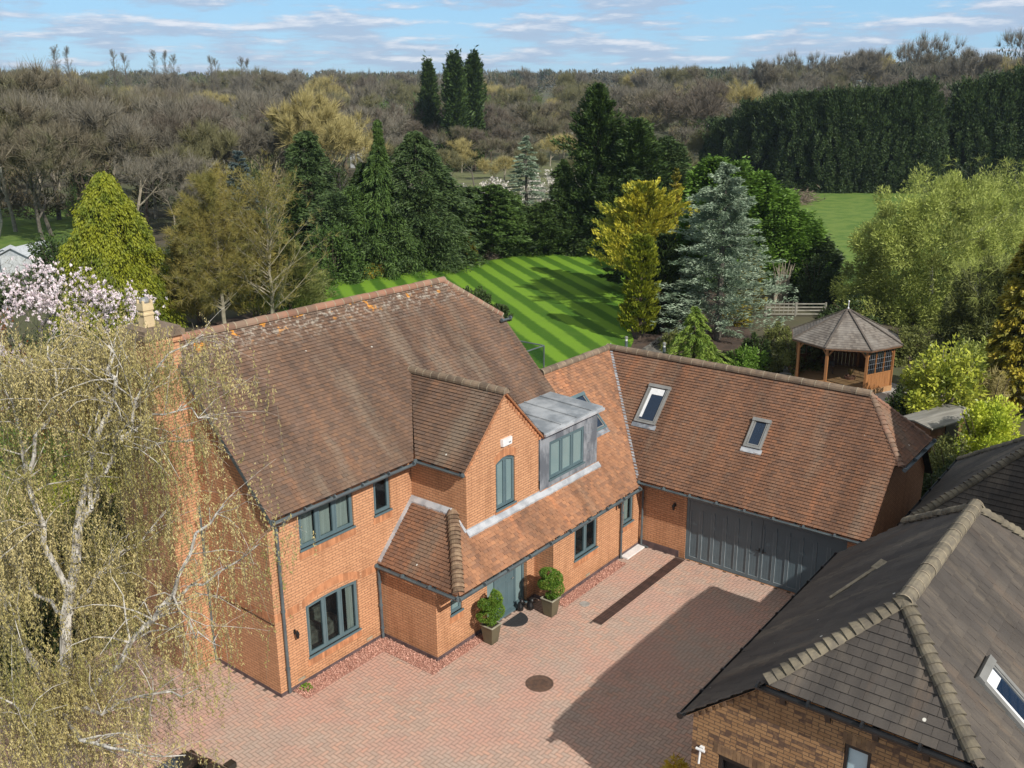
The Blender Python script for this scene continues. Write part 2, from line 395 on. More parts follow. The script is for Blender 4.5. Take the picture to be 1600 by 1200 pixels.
def bonnets(name,mat,parent,p,q,W=.17,L=.14,seed=1,lift=.048):
    """curved bonnet tiles lapped up a hip, p low, q high"""
    rg=random.Random(seed); p=Vector(p);q=Vector(q);d=q-p;n=max(2,round(d.length/L)); dn=d.normalized()
    side=dn.cross(Vector((0,0,1))).normalized(); up=side.cross(dn)
    mb=MB(); mo=MB(); K=7
    for i in range(n):
        c0=p+d*(i/n); c1=c0+dn*(L*1.75); rn=rg.random(); j=rg.uniform(-.008,.008)
        ra,rb=W*rg.uniform(.92,1.08),W*.74
        def pt(c,R,k,lf):
            an=PI*(.02+.96*k/K); return c+side*math.cos(an)*R+up*(math.sin(an)*R*.80-.065+lf+j)
        for k in range(K):
            mb.face([pt(c0,ra,k,lift),pt(c0,ra,k+1,lift),pt(c1,rb,k+1,.0),pt(c1,rb,k,.0)],None,rn)
            mb.face([pt(c0,ra,k,lift),pt(c0,ra,k+1,lift),pt(c0,ra*.9,k+1,lift-.02),pt(c0,ra*.9,k,lift-.02)],None,rn)
            mb.face([pt(c0+dn*.012,ra*.9,k,lift-.012),pt(c0+dn*.012,ra*.9,k+1,lift-.012),pt(c0+dn*.012,.02,k+1,-.02),pt(c0+dn*.012,.02,k,-.02)],None,-1)
    o=mb.build(name,mat,parent,smooth=False); o.data.materials.append(MT['mortar'])
    for p,r in zip(o.data.polygons,mb.r):
        if r<0: p.material_index=1
    return o
def gutter(parent,p,q,mat,R=.06):
    p=Vector(p);q=Vector(q);d=(q-p).normalized(); side=d.cross(Vector((0,0,1))).normalized(); up=Vector((0,0,1)); mb=MB(); K=8
    def ring(c,r): return [c+side*math.cos(PI+PI*k/K)*r+up*math.sin(PI+PI*k/K)*r for k in range(K+1)]
    a,b=ring(p,R),ring(q,R); a2,b2=ring(p,R*.82),ring(q,R*.82)
    for k in range(K):
        mb.face([a[k],a[k+1],b[k+1],b[k]]); mb.face([a2[k+1],a2[k],b2[k],b2[k+1]])
    for u,w in ((a,a2),(b,b2)): mb.face([u[0],*u[1:],*w[::-1]]) 
    for e in (0,K): mb.face([a[e],b[e],b2[e],a2[e]])
    for u in (a,b): mb.face(u)
    n=max(1,int((q-p).length/.9))
    for i in range(n+1):
        c=p+(q-p)*((i+.02)/(n+.04)); mb.tube([c-d*.02+up*.0,c+d*.02],R*1.12,8)
    return mb.build('gutter',mat,parent)
def wall(name,mat,parent,outer,holes,axis,co,inward,depth=.12,mb=None):
    """planar brick wall; outer / holes in (a,z); axis 'x' -> plane y=co running along x"""
    mk=mb or MB()
    P=(lambda a,z,d=0.:(a,co+inward*d,z)) if axis=='x' else (lambda a,z,d=0.:(co+inward*d,a,z))
    loops=[outer]+holes; flat=[p for l in loops for p in l]
    for t in tessellate_polygon([[Vector((p[0],p[1],0)) for p in l] for l in loops]):
        mk.face([P(*flat[i]) for i in t],[flat[i] for i in t])
    for h in holes:
        for i in range(len(h)):
            a,b=h[i],h[(i+1)%len(h)]
            mk.face([P(a[0],a[1]),P(b[0],b[1]),P(b[0],b[1],depth),P(a[0],a[1],depth)])
    if mb is None: return mk.build(name,mat,parent)
def rect(a0,a1,z0,z1): return [(a0,z0),(a1,z0),(a1,z1),(a0,z1)]
def archrect(a0,a1,z0,z1,rise,n=8):
    return [(a0,z0),(a1,z0)]+[(a1+(a0-a1)*i/n, z1+rise*(1-(2*i/n-1)**2)) for i in range(n+1)]
class Loc:
    """local frame on a wall: a along the wall, z up, d outward"""
    def __init__(s,axis,co,out): s.ax=axis; s.co=co; s.out=out
    def p(s,a,z,d): return (a,s.co+s.out*d,z) if s.ax=='x' else (s.co+s.out*d,a,z)
    def box(s,mb,a0,a1,z0,z1,d0,d1,r=.5):
        q=[s.p(a,z,d) for z in (z0,z1) for (a,d) in ((a0,d0),(a1,d0),(a1,d1),(a0,d1))]
        mb.hexa(q,r)
def window(parent,loc,a0,a1,z0,z1,n=2,pane='glass',rise=0.,curtain=False,chair=False,sill=True,rec=.06,name='window'):
    """frame with n casements, panes, dark room box, sub-sill and soldier course"""
    fr=MB(); F=.055
    def zt(a):
        if not rise: return z1
        t=2*(a-a0)/(a1-a0)-1; return z1+rise*(1-t*t)
    g=.002
    loc.box(fr,a0+g,a0+F,z0+g,z1-g,-rec-.05,-rec+.02); loc.box(fr,a1-F,a1-g,z0+g,z1-g,-rec-.05,-rec+.02)
    loc.box(fr,a0+F,a1-F,z0+g,z0+F,-rec-.05,-rec+.02)
    loc.box(fr,a0-.03,a1+.03,z0-.045,z0,-rec+.02,.045)      # projecting timber sill
    K=8 if rise else 1
    for i in range(K):
        b0=a0+F+(a1-a0-2*F)*i/K; b1=a0+F+(a1-a0-2*F)*(i+1)/K
        q=[loc.p(a,z,d) for (lo,hi) in ((1,0),) for z in (0,) for a in () for d in ()]
        pts=[loc.p(b0,zt(b0)-F,-rec-.05),loc.p(b1,zt(b1)-F,-rec-.05),loc.p(b1,zt(b1)-F,-rec+.02),loc.p(b0,zt(b0)-F,-rec+.02),
             loc.p(b0,zt(b0)-.003,-rec-.05),loc.p(b1,zt(b1)-.003,-rec-.05),loc.p(b1,zt(b1)-.003,-rec+.02),loc.p(b0,zt(b0)-.003,-rec+.02)]
        fr.hexa(pts)
    w=(a1-a0-2*F)/n
    for i in range(n):
        c0=a0+F+w*i; c1=c0+w; cz=min(zt(c0+.001),zt(c1-.001))-F if not rise else None
        if i: loc.box(fr,c0-.028,c0+.028,z0+F,zt(c0)-F+.004,-rec-.05,-rec+.022)
        s0=c0+(.032 if i else .004); s1=c1-(.032 if i<n-1 else .004); f=.04
        loc.box(fr,s0,s0+f,z0+F+.003,zt(s0)-F-.003,-rec-.03,-rec+.028); loc.box(fr,s1-f,s1,z0+F+.003,zt(s1)-F-.003,-rec-.03,-rec+.028)
        loc.box(fr,s0+f,s1-f,z0+F+.003,z0+F+f,-rec-.03,-rec+.028)
        ztop=lambda a: zt(a)-F-.003
        pts=[loc.p(a,ztop(a)-o,d) for o in (f,0) for (a,d) in ((s0+f,-rec-.03),(s1-f,-rec-.03),(s1-f,-rec+.028),(s0+f,-rec+.028))]
        fr.hexa(pts)
    fo=fr.build(name,MT['frame'],parent)
    for i in range(n):
        c0=a0+F+w*i+.03; c1=a0+F+w*(i+1)-.03; pm=MB()
        pts=[loc.p(a,z,d) for zz in (0,1) for (a,d) in ((c0,-rec-.012),(c1,-rec-.012),(c1,-rec-.006),(c0,-rec-.006)) for z in (((z0+F+.02) if zz==0 else zt(a)-F-.02),)]
        pm.hexa(pts); pm.build('pane',MT[pane],fo)
    if pane=='glass':
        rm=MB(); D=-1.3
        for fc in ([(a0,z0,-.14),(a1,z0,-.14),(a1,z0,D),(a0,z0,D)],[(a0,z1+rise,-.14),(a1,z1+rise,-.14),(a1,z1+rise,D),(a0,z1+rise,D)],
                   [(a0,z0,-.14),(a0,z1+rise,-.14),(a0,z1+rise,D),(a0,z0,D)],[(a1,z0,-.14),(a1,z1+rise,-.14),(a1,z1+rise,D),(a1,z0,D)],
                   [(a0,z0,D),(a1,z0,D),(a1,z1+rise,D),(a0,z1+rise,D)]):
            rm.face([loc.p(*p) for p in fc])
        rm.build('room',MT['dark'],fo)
        if curtain:
            for (u0,u1) in curtain:
                cm=MB(); K2=14
                for k in range(K2):
                    A=u0+(u1-u0)*k/K2; B=u0+(u1-u0)*(k+1)/K2; dA=-.17+(.02 if k%2 else -.02); dB=-.17+(-.02 if k%2 else .02)
                    cm.face([loc.p(A,z0+.02,dA),loc.p(B,z0+.02,dB),loc.p(B,z1-.01,dB),loc.p(A,z1-.01,dA)],None,random.random())
                cm.build('curtain',MT['curtain'],fo)
        if chair:
            cm=MB()
            for (u,zz) in ((a0+.45,z0+.02),(a0+1.0,z0+.02)):
                loc.box(cm,u-.22,u+.22,zz,zz+.32,-.95,-.35,.4); loc.box(cm,u-.22,u+.22,zz+.32,zz+.62,-.95,-.82,.9)
                loc.box(cm,u-.3,u-.222,zz,zz+.44,-.95,-.37,.2); loc.box(cm,u+.222,u+.3,zz,zz+.44,-.95,-.37,.2)
            cm.build('armchair',MT['chair'],fo)
    if sill:
        sb=MB(); n2=int((a1-a0+.1)/.075)
        for i in range(n2):
            u=a0-.05+(a1-a0+.1)*i/n2; loc.box(sb,u+.004,u+(a1-a0+.1)/n2-.004,z0-.262,z0-.05,-.03,.004,random.random())
        sb.build('brick_sill',MT['brickd'],fo)
    return fo
def arch_course(parent,loc,a0,a1,z1,rise,mat='brickd',hh=.215):
    mb=MB(); n=int((a1-a0)/.078)
    for i in range(n):
        u0=a0+(a1-a0)*i/n+.004; u1=a0+(a1-a0)*(i+1)/n-.004
        f=lambda u: z1+rise*(1-(2*(u-a0)/(a1-a0)-1)**2)+.004
        pts=[loc.p(u,f(u)+o,d) for o in (0,hh) for (u,d) in ((u0,-.03),(u1,-.03),(u1,.004),(u0,.004))]
        mb.hexa(pts,random.random())
    return mb.build('brick_arch',MT[mat],parent)
def downpipe(parent,pts,mat='gutter',R=.036):
    mb=MB(); mb.tube(pts,R,10)
    for i in range(len(pts)-1):
        a=Vector(pts[i]);b=Vector(pts[i+1]); 
        if (b-a).length>1:
            for t in (.15,.5,.85):
                c=a+(b-a)*t; d=(b-a).normalized(); mb.tube([c-d*.025,c+d*.025],R*1.35,10)
    return mb.build('downpipe',MT[mat],parent)
def roof_window(parent,O,U,V,u0,u1,v0,v1,framew=.07,blind=False,flash=True,mat='alu'):
    """centre-pivot roof window lying on a roof plane"""
    O=Vector(O);U=Vector(U).normalized();V=Vector(V).normalized();N=U.cross(V)
    if N.z<0:N=-N
    P=lambda u,v,h:O+U*u+V*v+N*h
    def bx(mb,a0,a1,b0,b1,h0,h1): mb.hexa([P(a,b,h) for h in (h0,h1) for (a,b) in ((a0,b0),(a1,b0),(a1,b1),(a0,b1))])
    f=MB(); w=framew
    bx(f,u0,u0+w,v0,v1,.0,.085); bx(f,u1-w,u1,v0,v1,.0,.085); bx(f,u0+w,u1-w,v0,v0+w,.0,.08); bx(f,u0-.01,u1+.01,v1-w*1.5,v1+.01,.0,.11)
    fo=f.build('roof_window',MT[mat],parent)
    s=MB(); i=w+.012; bx(s,u0+i,u0+i+.04,v0+i,v1-w*1.6,.03,.07); bx(s,u1-i-.04,u1-i,v0+i,v1-w*1.6,.03,.07); bx(s,u0+i+.04,u1-i-.04,v0+i,v0+i+.04,.03,.07)
    s.build('sash',MT['alu'] ,fo)
    g=MB(); bx(g,u0+i+.03,u1-i-.03,v0+i+.03,v1-w*1.6,.035,.045); g.build('pane',MT['sky_glass'],fo)
    if blind:
        b=MB(); bx(b,u0+i+.04,u0+i+.13,v0+.2,v1-w*1.6-.02,.047,.055); bx(b,u0+i+.13,u1-i-.09,v1-.36,v1-w*1.8,.047,.055); b.build('reveal',MT['white'],fo)
    if flash:
        b=MB(); bx(b,u0-.05,u1+.05,v0-.17,v0-.005,.012,.032); b.build('flashing',MT['leadl' if flash==2 else 'lead'],fo)
    return fo
def lantern(parent,loc,a,z):
    mb=MB(); loc.box(mb,a-.03,a+.03,z-.02,z+.1,0,.02); mb.bar(loc.p(a,z+.07,.02),loc.p(a,z+.1,.1),.02,.02)
    c=loc.p(a,z-.1,.12); mb.lathe([(.035,0),(.055,.13),(.02,.2),(.0,.22)],c,6); return mb.build('wall_lantern',MT['black'],parent)
# ================================================================== THE HOUSE
T_=1.0366; H0=5.3067; SL=math.sqrt(1+T_*T_)
Pz=lambda y:H0+T_*y
EY=-2.922; XE0=3.438; ZE=Pz(EY); XR=11.40; YM=.391; YR=3.236; XGR=15.467; XGE=12.323; XW=12.677
house=empty('brick_house',(0,0,0),0,'large orange brick house with brown clay tile roofs and an attached double garage','house')
VP=Vector((0,1,T_)).normalized()
vv=lambda y:(y-EY)*SL
def pl(lst): return [(x,vv(y)) for x,y in lst]
OP=(0,EY,ZE); UX=(1,0,0)
roof_main=tiles('roof',MT['tile_old'],house,OP,UX,VP,[pl([(-.12,-.345),(4.61,-.345),(6.43,1.41),(6.43,YR),(-.12,YR)]),
    pl([(6.43,1.41),(8.17,-.33),(XR,-.33),(XR,2.0),(9.90,YR),(6.43,YR)])],seed=3)
tag(roof_main,'weathered brown main roof with lichen spots')
tiles('porch_roof',MT['tile'],house,OP,UX,VP,[pl([(XR+.001,-.33),(14.75,-.33),(XGR,YM),(XR+.001,YM)]),
    pl([(8.02,EY),(12.30,EY),(12.30,-.331),(8.02,-.331)]),pl([(12.301,-2.78),(14.75,-.331),(12.301,-.331)]),
    pl([(XE0,EY),(8.019,EY),(8.019,-2.0),(XE0+.922,-2.0)]),pl([(XE0+.922,-1.999),(4.85,-1.999),(4.85,-1.51)])],seed=4)
# left hip of the porch roof
tiles('porch_roof',MT['tileg'],house,(XE0,0,ZE),(0,-1,0),Vector((1,0,T_)),[[(0.0,0),(-EY,0),(1.51,1.412*SL),(0,1.412*SL)]],seed=5)
# gabled bay roof
GX=6.436; GZ=6.77; GY=-2.10; GE=1.74; GEZ=GZ-GE*1.025; 
gs=math.sqrt(1+1.025**2)
tiles('bay_roof',MT['tile_old'],house,(GX-GE,0,GEZ),(0,-1,0),Vector((1,0,1.025)),[[(.345,0),(-GY,0),(-GY,GE*gs),(-1.41,GE*gs)]],seed=6)
tiles('bay_roof',MT['tile_old'],house,(GX+GE,0,GEZ),(0,1,0),Vector((-1,0,1.025)),[[(GY,0),(-.345,0),(1.41,GE*gs),(GY,GE*gs)]],seed=7)
# garage roof: slope to the courtyard, half hip, back slope
GVs=Vector((1,0,T_))
gv=lambda z:(z-(Pz(YM)-T_*(XGR-XGE)))/T_*SL
GZE=Pz(YM)-T_*(XGR-XGE); RZ=Pz(YM)
L_=(XGR-XGE)*SL
gh=lambda z:(z-GZE)/T_*SL
# local u = -y
tiles('garage_roof',MT['tileg'],house,(XGE,0,GZE),(0,-1,0),GVs,[[(2.757,0),(10.16,0),(10.16,gh(4.19)),(8.88,L_),(-YM,L_)],[(10.16,gh(4.19)-.001),(10.39,gh(4.19)),(8.88,L_)]],seed=8)
tiles('garage_roof',MT['tileg'],house,(14.0,-10.39,4.19),(1,0,0),Vector((0,1,1.006)),[[(0,0),(2.934,0),(1.467,1.51*math.sqrt(1+1.006**2))]],seed=9)
tiles('garage_roof',MT['tileg'],house,(2*XGR-XGE,0,GZE),(0,1,0),Vector((-1,0,T_)),[[(-10.16,0),(3.5,0),(YM,L_),(-8.88,L_),(-10.16,gh(4.19))]],gauge=.2,tw=.33,seed=10)
# back slopes and hidden half hip of the main roof
tiles('roof',MT['tile_old'],house,(0,2*YR+.345,4.95),(-1,0,0),Vector((0,-1,T_)),[[(.12,0),(-XR,0),(-XR,(.345+2.0)*SL),(-9.9,(YR+.345)*SL),(.12,(YR+.345)*SL)]],gauge=.2,tw=.33,seed=11)
tiles('roof',MT['tile_old'],house,(XR,0,Pz(2.0)),(0,1,0),Vector((-(XR-9.9),0,Pz(YR)-Pz(2.0))),[[(2.0,0),(2*YR-2.0,0),(YR,math.hypot(XR-9.9,Pz(YR)-Pz(2.0)))]],seed=12)
tiles('porch_roof',MT['tile'],house,(0,3.9,RZ-T_*(3.9-YM)),(-1,0,0),Vector((0,-1,T_)),[[(-XR,0),(-(2*XGR-XGE)+.3,0),(-(XGR),(3.9-YM)*SL),(-XR,(3.9-YM)*SL)]],gauge=.2,tw=.33,seed=13)
# ridges and hips
ridge_tiles('ridge_tiles',MT['ridge_red'],house,(-.14,YR,Pz(YR)+.03),(9.92,YR,Pz(YR)+.03),seed=2)
ridge_tiles('ridge_tiles',MT['ridge_red'],house,(9.9,YR,Pz(YR)+.02),(XR,2.0,Pz(2.0)+.05),R=.10,L=.2,seed=3)
ridge_tiles('ridge_tiles',MT['ridge'],house,(GX,GY-.02,GZ+.02),(GX,1.42,GZ+.02),L=.3,seed=4)
ridge_tiles('ridge_tiles',MT['ridge'],house,(XR-.02,YM,RZ+.03),(XGR,YM,RZ+.03),L=.42,seed=5)
ridge_tiles('ridge_tiles',MT['ridge'],house,(XGR,YM+.05,RZ+.03),(XGR,-8.88,RZ+.03),R=.135,L=.42,seed=6)
bonnets('bonnet_tiles',MT['bonnet'],house,(XE0+.07,EY+.07,ZE+.06),(4.80,-1.56,Pz(-1.56)+.03),W=.17,L=.118,seed=2)
bonnets('bonnet_tiles',MT['ridge_red'],house,(14.03,-10.35,4.22),(XGR,-8.90,RZ),W=.105,L=.16,seed=3,lift=.03)
bonnets('bonnet_tiles',MT['ridge_red'],house,(16.90,-10.35,4.22),(XGR,-8.90,RZ),W=.105,L=.16,seed=4,lift=.03)
# ---- lead valleys and flashings
lv=MB()
def strip(mb,pts,w,h=.02,side=None,jag=0.,rg=random.Random(5)):
    for i in range(len(pts)-1):
        p=Vector(pts[i]);q=Vector(pts[i+1]);n=max(1,int((q-p).length/.12)) if jag else 1
        for k in range(n):
            a=p+(q-p)*(k/n);b=p+(q-p)*((k+1)/n); s=Vector(side)*(w+rg.uniform(-jag,jag)); mb.hexa([a,b,b+s,a+s,a+Vector((0,0,h)),b+Vector((0,0,h)),b+s+Vector((0,0,h)),a+s+Vector((0,0,h))])
strip(lv,[(XGR,YM,RZ+.0),(XGE,-2.753,GZE)],.16,.03,Vector((1,0,T_)).normalized()*1.)
lv.build('lead_valley',MT['leadl'],house)
lf=MB()
vP=VP.normalized()
strip(lf,[(4.80,-2.005,Pz(-2.0)-.0),(8.06,-2.005,Pz(-2.0)-.0)],.17,.062,-vP,.008)            # foot of the bay wall
strip(lf,[(8.06,-2.02,Pz(-2.02)),(11.16,-2.02,Pz(-2.02))],.16,.062,-vP,.008)            # foot of the dormer
strip(lf,[(4.838,-.01,ZE+T_*(4.838-XE0)),(4.838,-1.52,ZE+T_*(4.838-XE0))],.17,.062,-Vector((1,0,T_)).normalized(),.008)
strip(lf,[(XE0+.02,-.004,ZE+.02),(4.84,-.004,ZE+T_*(4.84-XE0))],.10,.062,Vector((0,-1,0)),.004)
strip(lf,[(4.83,-1.5,Pz(-1.5)),(4.83,-2.02,Pz(-2.02))],.08,.062,Vector((-1,0,0)),.004)
for pts,nrm in (([(4.8,-2.004),(8.04,-2.004)],0),):
    lf.hexa([(4.80,-2.012,Pz(-2)),(8.06,-2.012,Pz(-2)),(8.06,-2.003,Pz(-2)),(4.80,-2.003,Pz(-2)),(4.80,-2.012,Pz(-2)+.09),(8.06,-2.012,Pz(-2)+.09),(8.06,-2.003,Pz(-2)+.09),(4.80,-2.003,Pz(-2)+.09)])
lf.build('lead_flashing',MT['leadl'],house)
# ---- walls
FA=1.75; 
w1=(.93,2.70,3.67,4.66); w2=(3.43,4.03,3.68,4.66); w3=(.95,2.69,.66,2.10)
wall('wall',MT['brick'],house,[(0,0),(4.85,0),(4.85,Pz(0)-.06),(0,Pz(0)-.06)],[rect(*w1),rect(*w2),archrect(*w3,.05)],'x',0.,1)
wall('wall',MT['brick'],house,[(0,0),(0+2*YR,0),(2*YR,4.9),(YR,Pz(YR)-.12),(0,Pz(0)-.06)],[],'y',0.,1)
wall('wall',MT['brick'],house,[(0,0),(XW,0),(XW,3.0),(XR-.1,3.0),(XR-.1,5.0),(0,5.0)],[],'x',2*YR,1)
wall('wall',MT['brick'],house,[(0,0),(2*YR,0),(2*YR,4.9),(YR+1.25,Pz(2.)+.0),(2.,Pz(2.)-.1),(0,Pz(0)-.1)],[],'y',XR-.1,-1)
# porch block
PX=3.53; wd=(4.09,4.55,1.12,1.56); dr=(5.60,7.42,0.0,2.12)
wall('wall',MT['brick'],house,[(-2.03,0),(0,0),(0,2.35),(-2.03,2.35)],[],'y',PX,1)
wall('wall',MT['brick'],house,[(PX,0),(7.78,0),(7.78,3.1),(4.25,3.1),(PX,2.32)],[rect(*wd),rect(dr[0],dr[1],.003,dr[3])],'x',-2.03,1,depth=.2)
wall('wall',MT['brick'],house,[(-2.72,0),(-2.03,0),(-2.03,3.0),(-2.72,2.42)],[],'y',7.78,1)
wk=(8.86,10.09,.97,2.06); wn=(11.62,12.22,1.08,2.02)
wall('wall',MT['brick'],house,[(7.78,0),(XW,0),(XW,2.42),(7.78,2.42)],[rect(*wk),rect(*wn)],'x',-2.72,1)
# bay walls above the porch roof
gw=(6.08,6.92,3.42,4.76)
wall('wall',MT['brick'],house,[(4.85,3.0),(8.02,3.0),(8.02,5.10),(GX,GZ-.07),(4.85,5.10)],[archrect(*gw,.13)],'x',-2.0,1)
wall('wall',MT['brick'],house,[(-2.0,3.0),(0,3.0),(0,5.12),(-2.0,5.12)],[],'y',4.85,1)
wall('wall',MT['brick'],house,[(-2.0,3.0),(0,3.0),(0,5.12),(-2.0,5.12)],[],'y',8.02,-1)
# garage walls
gd=(-9.48,-4.41,0,2.16)
wall('wall',MT['brick'],house,[(-9.97,0),(-2.72,0),(-2.72,2.75),(-9.97,2.75)],[rect(gd[0],gd[1],.003,gd[3])],'y',XW,1)
XW2=2*XGR-XW
wall('wall',MT['brick'],house,[(XW,0),(XW2,0),(XW2,2.75),(16.9,4.15),(14.03,4.15),(XW,2.75)],[],'x',-9.97,1)
wall('wall',MT['brick'],house,[(-9.97,0),(3.0,0),(3.0,2.75),(-9.97,2.75)],[],'y',XW2,-1)
# verge undercloak / barge and dark plinth
vb=MB()
def barge(p,q,dy,t=.05,w=.14):
    p=Vector(p);q=Vector(q);d=Vector(dy); z=Vector((0,0,w)); vb.hexa([p-z,q-z,q-z+d,p-z+d,p,q,q+d,p+d])
barge((-.12,-.34,Pz(-.34)-.015),(-.12,YR,Pz(YR)-.015),(.06,0,0)); barge((-.12,2*YR+.34,Pz(-.34)-.015),(-.12,YR,Pz(YR)-.015),(.06,0,0))
vb.build('barge_board',MT['gutter'],house)
vb=MB()
barge((GX-GE,GY+.01,GEZ-.01),(GX,GY+.01,GZ-.01),(0,.1,0),w=.06); vb.build('verge_course',MT['brickd'],house); vb=MB(); barge((GX+GE,GY+.01,GEZ-.01),(GX,GY+.01,GZ-.01),(0,.1,0),w=.06)
vb.build('verge_course',MT['brickd'],house); vb=MB(); barge((XGE,-10.15,GZE-.01),(14.0,-10.15,4.18),(0,.17,0),w=.05); vb.build('verge_course',MT['brickd'],house); vb=MB()
for k in range(14):   # dentils under the bay verge
    x=GX+.16+k*.11; z=GZ-.17-(x-GX)*1.025; vb.box(x-.02,x+.085,-2.03,-2.002,z-.05,z+.03,random.random())
    pass
vb.build('verge_course',MT['brickd'],house); vb=MB()
for k in range(14):
    x=GX-.22-k*.11; z=GZ-.17+(x-GX)*1.025; vb.box(x-.02,x+.085,-2.03,-2.002,z-.05,z+.03,random.random())
vb.build('verge_course',MT['brickd'],house)
pb=MB()
pb.box(-.012,PX-.02,-.014,-.002,0,.10); pb.box(-.014,-.002,-.014,6.4,0,.10); pb.box(PX-.014,PX-.002,-2.044,-.016,0,.12); pb.box(PX-.002,5.6,-2.044,-2.032,0,.12)
pb.box(7.768,7.778,-2.734,-2.05,0,.12); pb.box(7.778,XW-.02,-2.734,-2.722,0,.12); pb.box(XW-.024,XW-.002,-4.2,-2.736,0,.22); pb.box(7.43,7.766,-2.044,-2.032,0,.12)
pb.build('plinth',MT['bbrick'],house)
# string course of soldier bricks on the main block
so_=MB(); LF=Loc('x',0.,-1)
for i in range(int(.75/.075)): LF.box(so_,.02+i*.075,.02+i*.075+.067,2.07,2.285,-.02,.005,random.random())
so_.build('string_course',MT['brickd'],house); so_=MB()
for i in range(int(.62/.075)): LF.box(so_,2.86+i*.075,2.86+i*.075+.067,2.07,2.285,-.02,.005,random.random())
so_.build('string_course',MT['brickd'],house); so_=MB()
LG=Loc('y',0.,-1)
for i in range(60): LG.box(so_,.02+i*.075,.02+i*.075+.067,2.07,2.285,-.02,.005,random.random())
so_.build('string_course',MT['brickd'],house)
arch_course(house,LF,w3[0]-.1,w3[1]+.1,w3[3]-.02,.22)
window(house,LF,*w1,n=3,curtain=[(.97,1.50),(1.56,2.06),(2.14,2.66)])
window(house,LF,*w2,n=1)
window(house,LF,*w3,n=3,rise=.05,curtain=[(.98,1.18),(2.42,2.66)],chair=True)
LP=Loc('x',-2.03,-1); LK=Loc('x',-2.72,-1); LB=Loc('x',-2.0,-1)
window(house,LP,*wd,n=1,pane='glassb')
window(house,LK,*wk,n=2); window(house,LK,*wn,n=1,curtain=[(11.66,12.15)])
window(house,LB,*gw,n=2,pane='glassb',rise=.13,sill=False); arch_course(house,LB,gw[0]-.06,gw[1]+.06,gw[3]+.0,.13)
bs=MB(); LB.box(bs,gw[0]-.06,gw[1]+.06,gw[2]-.115,gw[2]-.048,-.02,.03); bs.build('brick_sill',MT['brickd'],house)
# rendered sill under ground floor windows done above; alarm box on the bay
ab=MB(); ab.hexa([LB.p(a,z,d) for (z,e) in ((5.22,0),(5.42,.015)) for (a,d) in ((6.30-e,.0),(6.72+e,.0),(6.72+e-.02,.08),(6.30-e+.02,.08))]); abo=ab.build('alarm_box',MT['white'],house)
am=MB(); 
for k in range(3): LB.box(am,6.56+k*.035,6.585+k*.035,5.27,5.31,.0805,.083)
am.build('alarm_mark',MT['gutter'],abo)
# front door set
LD=Loc('x',-2.15+.15,-1)
fd=MB(); LDr=Loc('x',-2.03,-1); R_=-.14
def dbox(mb,a0,a1,z0,z1,d0,d1): LDr.box(mb,a0,a1,z0,z1,R_+d0,R_+d1)
dbox(fd,5.602,5.68,.003,2.115,-.05,.03); dbox(fd,7.34,7.418,.003,2.115,-.05,.03); dbox(fd,5.68,7.34,2.03,2.115,-.05,.03); dbox(fd,6.05,6.12,.05,2.03,-.05,.03); dbox(fd,6.97,7.04,.05,2.03,-.05,.03); dbox(fd,5.60,7.42,.0,.05,-.05,.16)
dbox(fd,5.68,6.05,.05,.14,-.03,.02); dbox(fd,7.04,7.34,.05,.14,-.03,.02)
fdo=fd.build('door_frame',MT['frame'],house)
sdn=MB(); dbox(sdn,5.68,6.05,.14,2.03,-.02,-.01); sdn.build('side_pane',MT['glassb'],fdo)
sdn=MB(); dbox(sdn,7.04,7.34,.14,2.03,-.02,-.01); sdn.build('side_pane',MT['glassb'],fdo)
dd=MB(); dbox(dd,6.125,6.965,.055,2.025,-.03,.01)
for (a,b,c,d) in ((6.2,6.5,.2,1.0),(6.59,6.89,.2,1.0),(6.2,6.5,1.1,1.9),(6.59,6.89,1.1,1.9)):
    dbox(dd,a,b,c,d,.01,.018); dbox(dd,a+.05,b-.05,c+.05,d-.05,.018,.026)
ddo=dd.build('front_door',MT['frame'],house)
kk=MB(); kk.tube([LDr.p(6.90,1.0,R_+.01),LDr.p(6.90,1.0,R_+.06),LDr.p(6.82,1.0,R_+.06)],.011,6); kk.build('handle',MT['alu'],ddo)
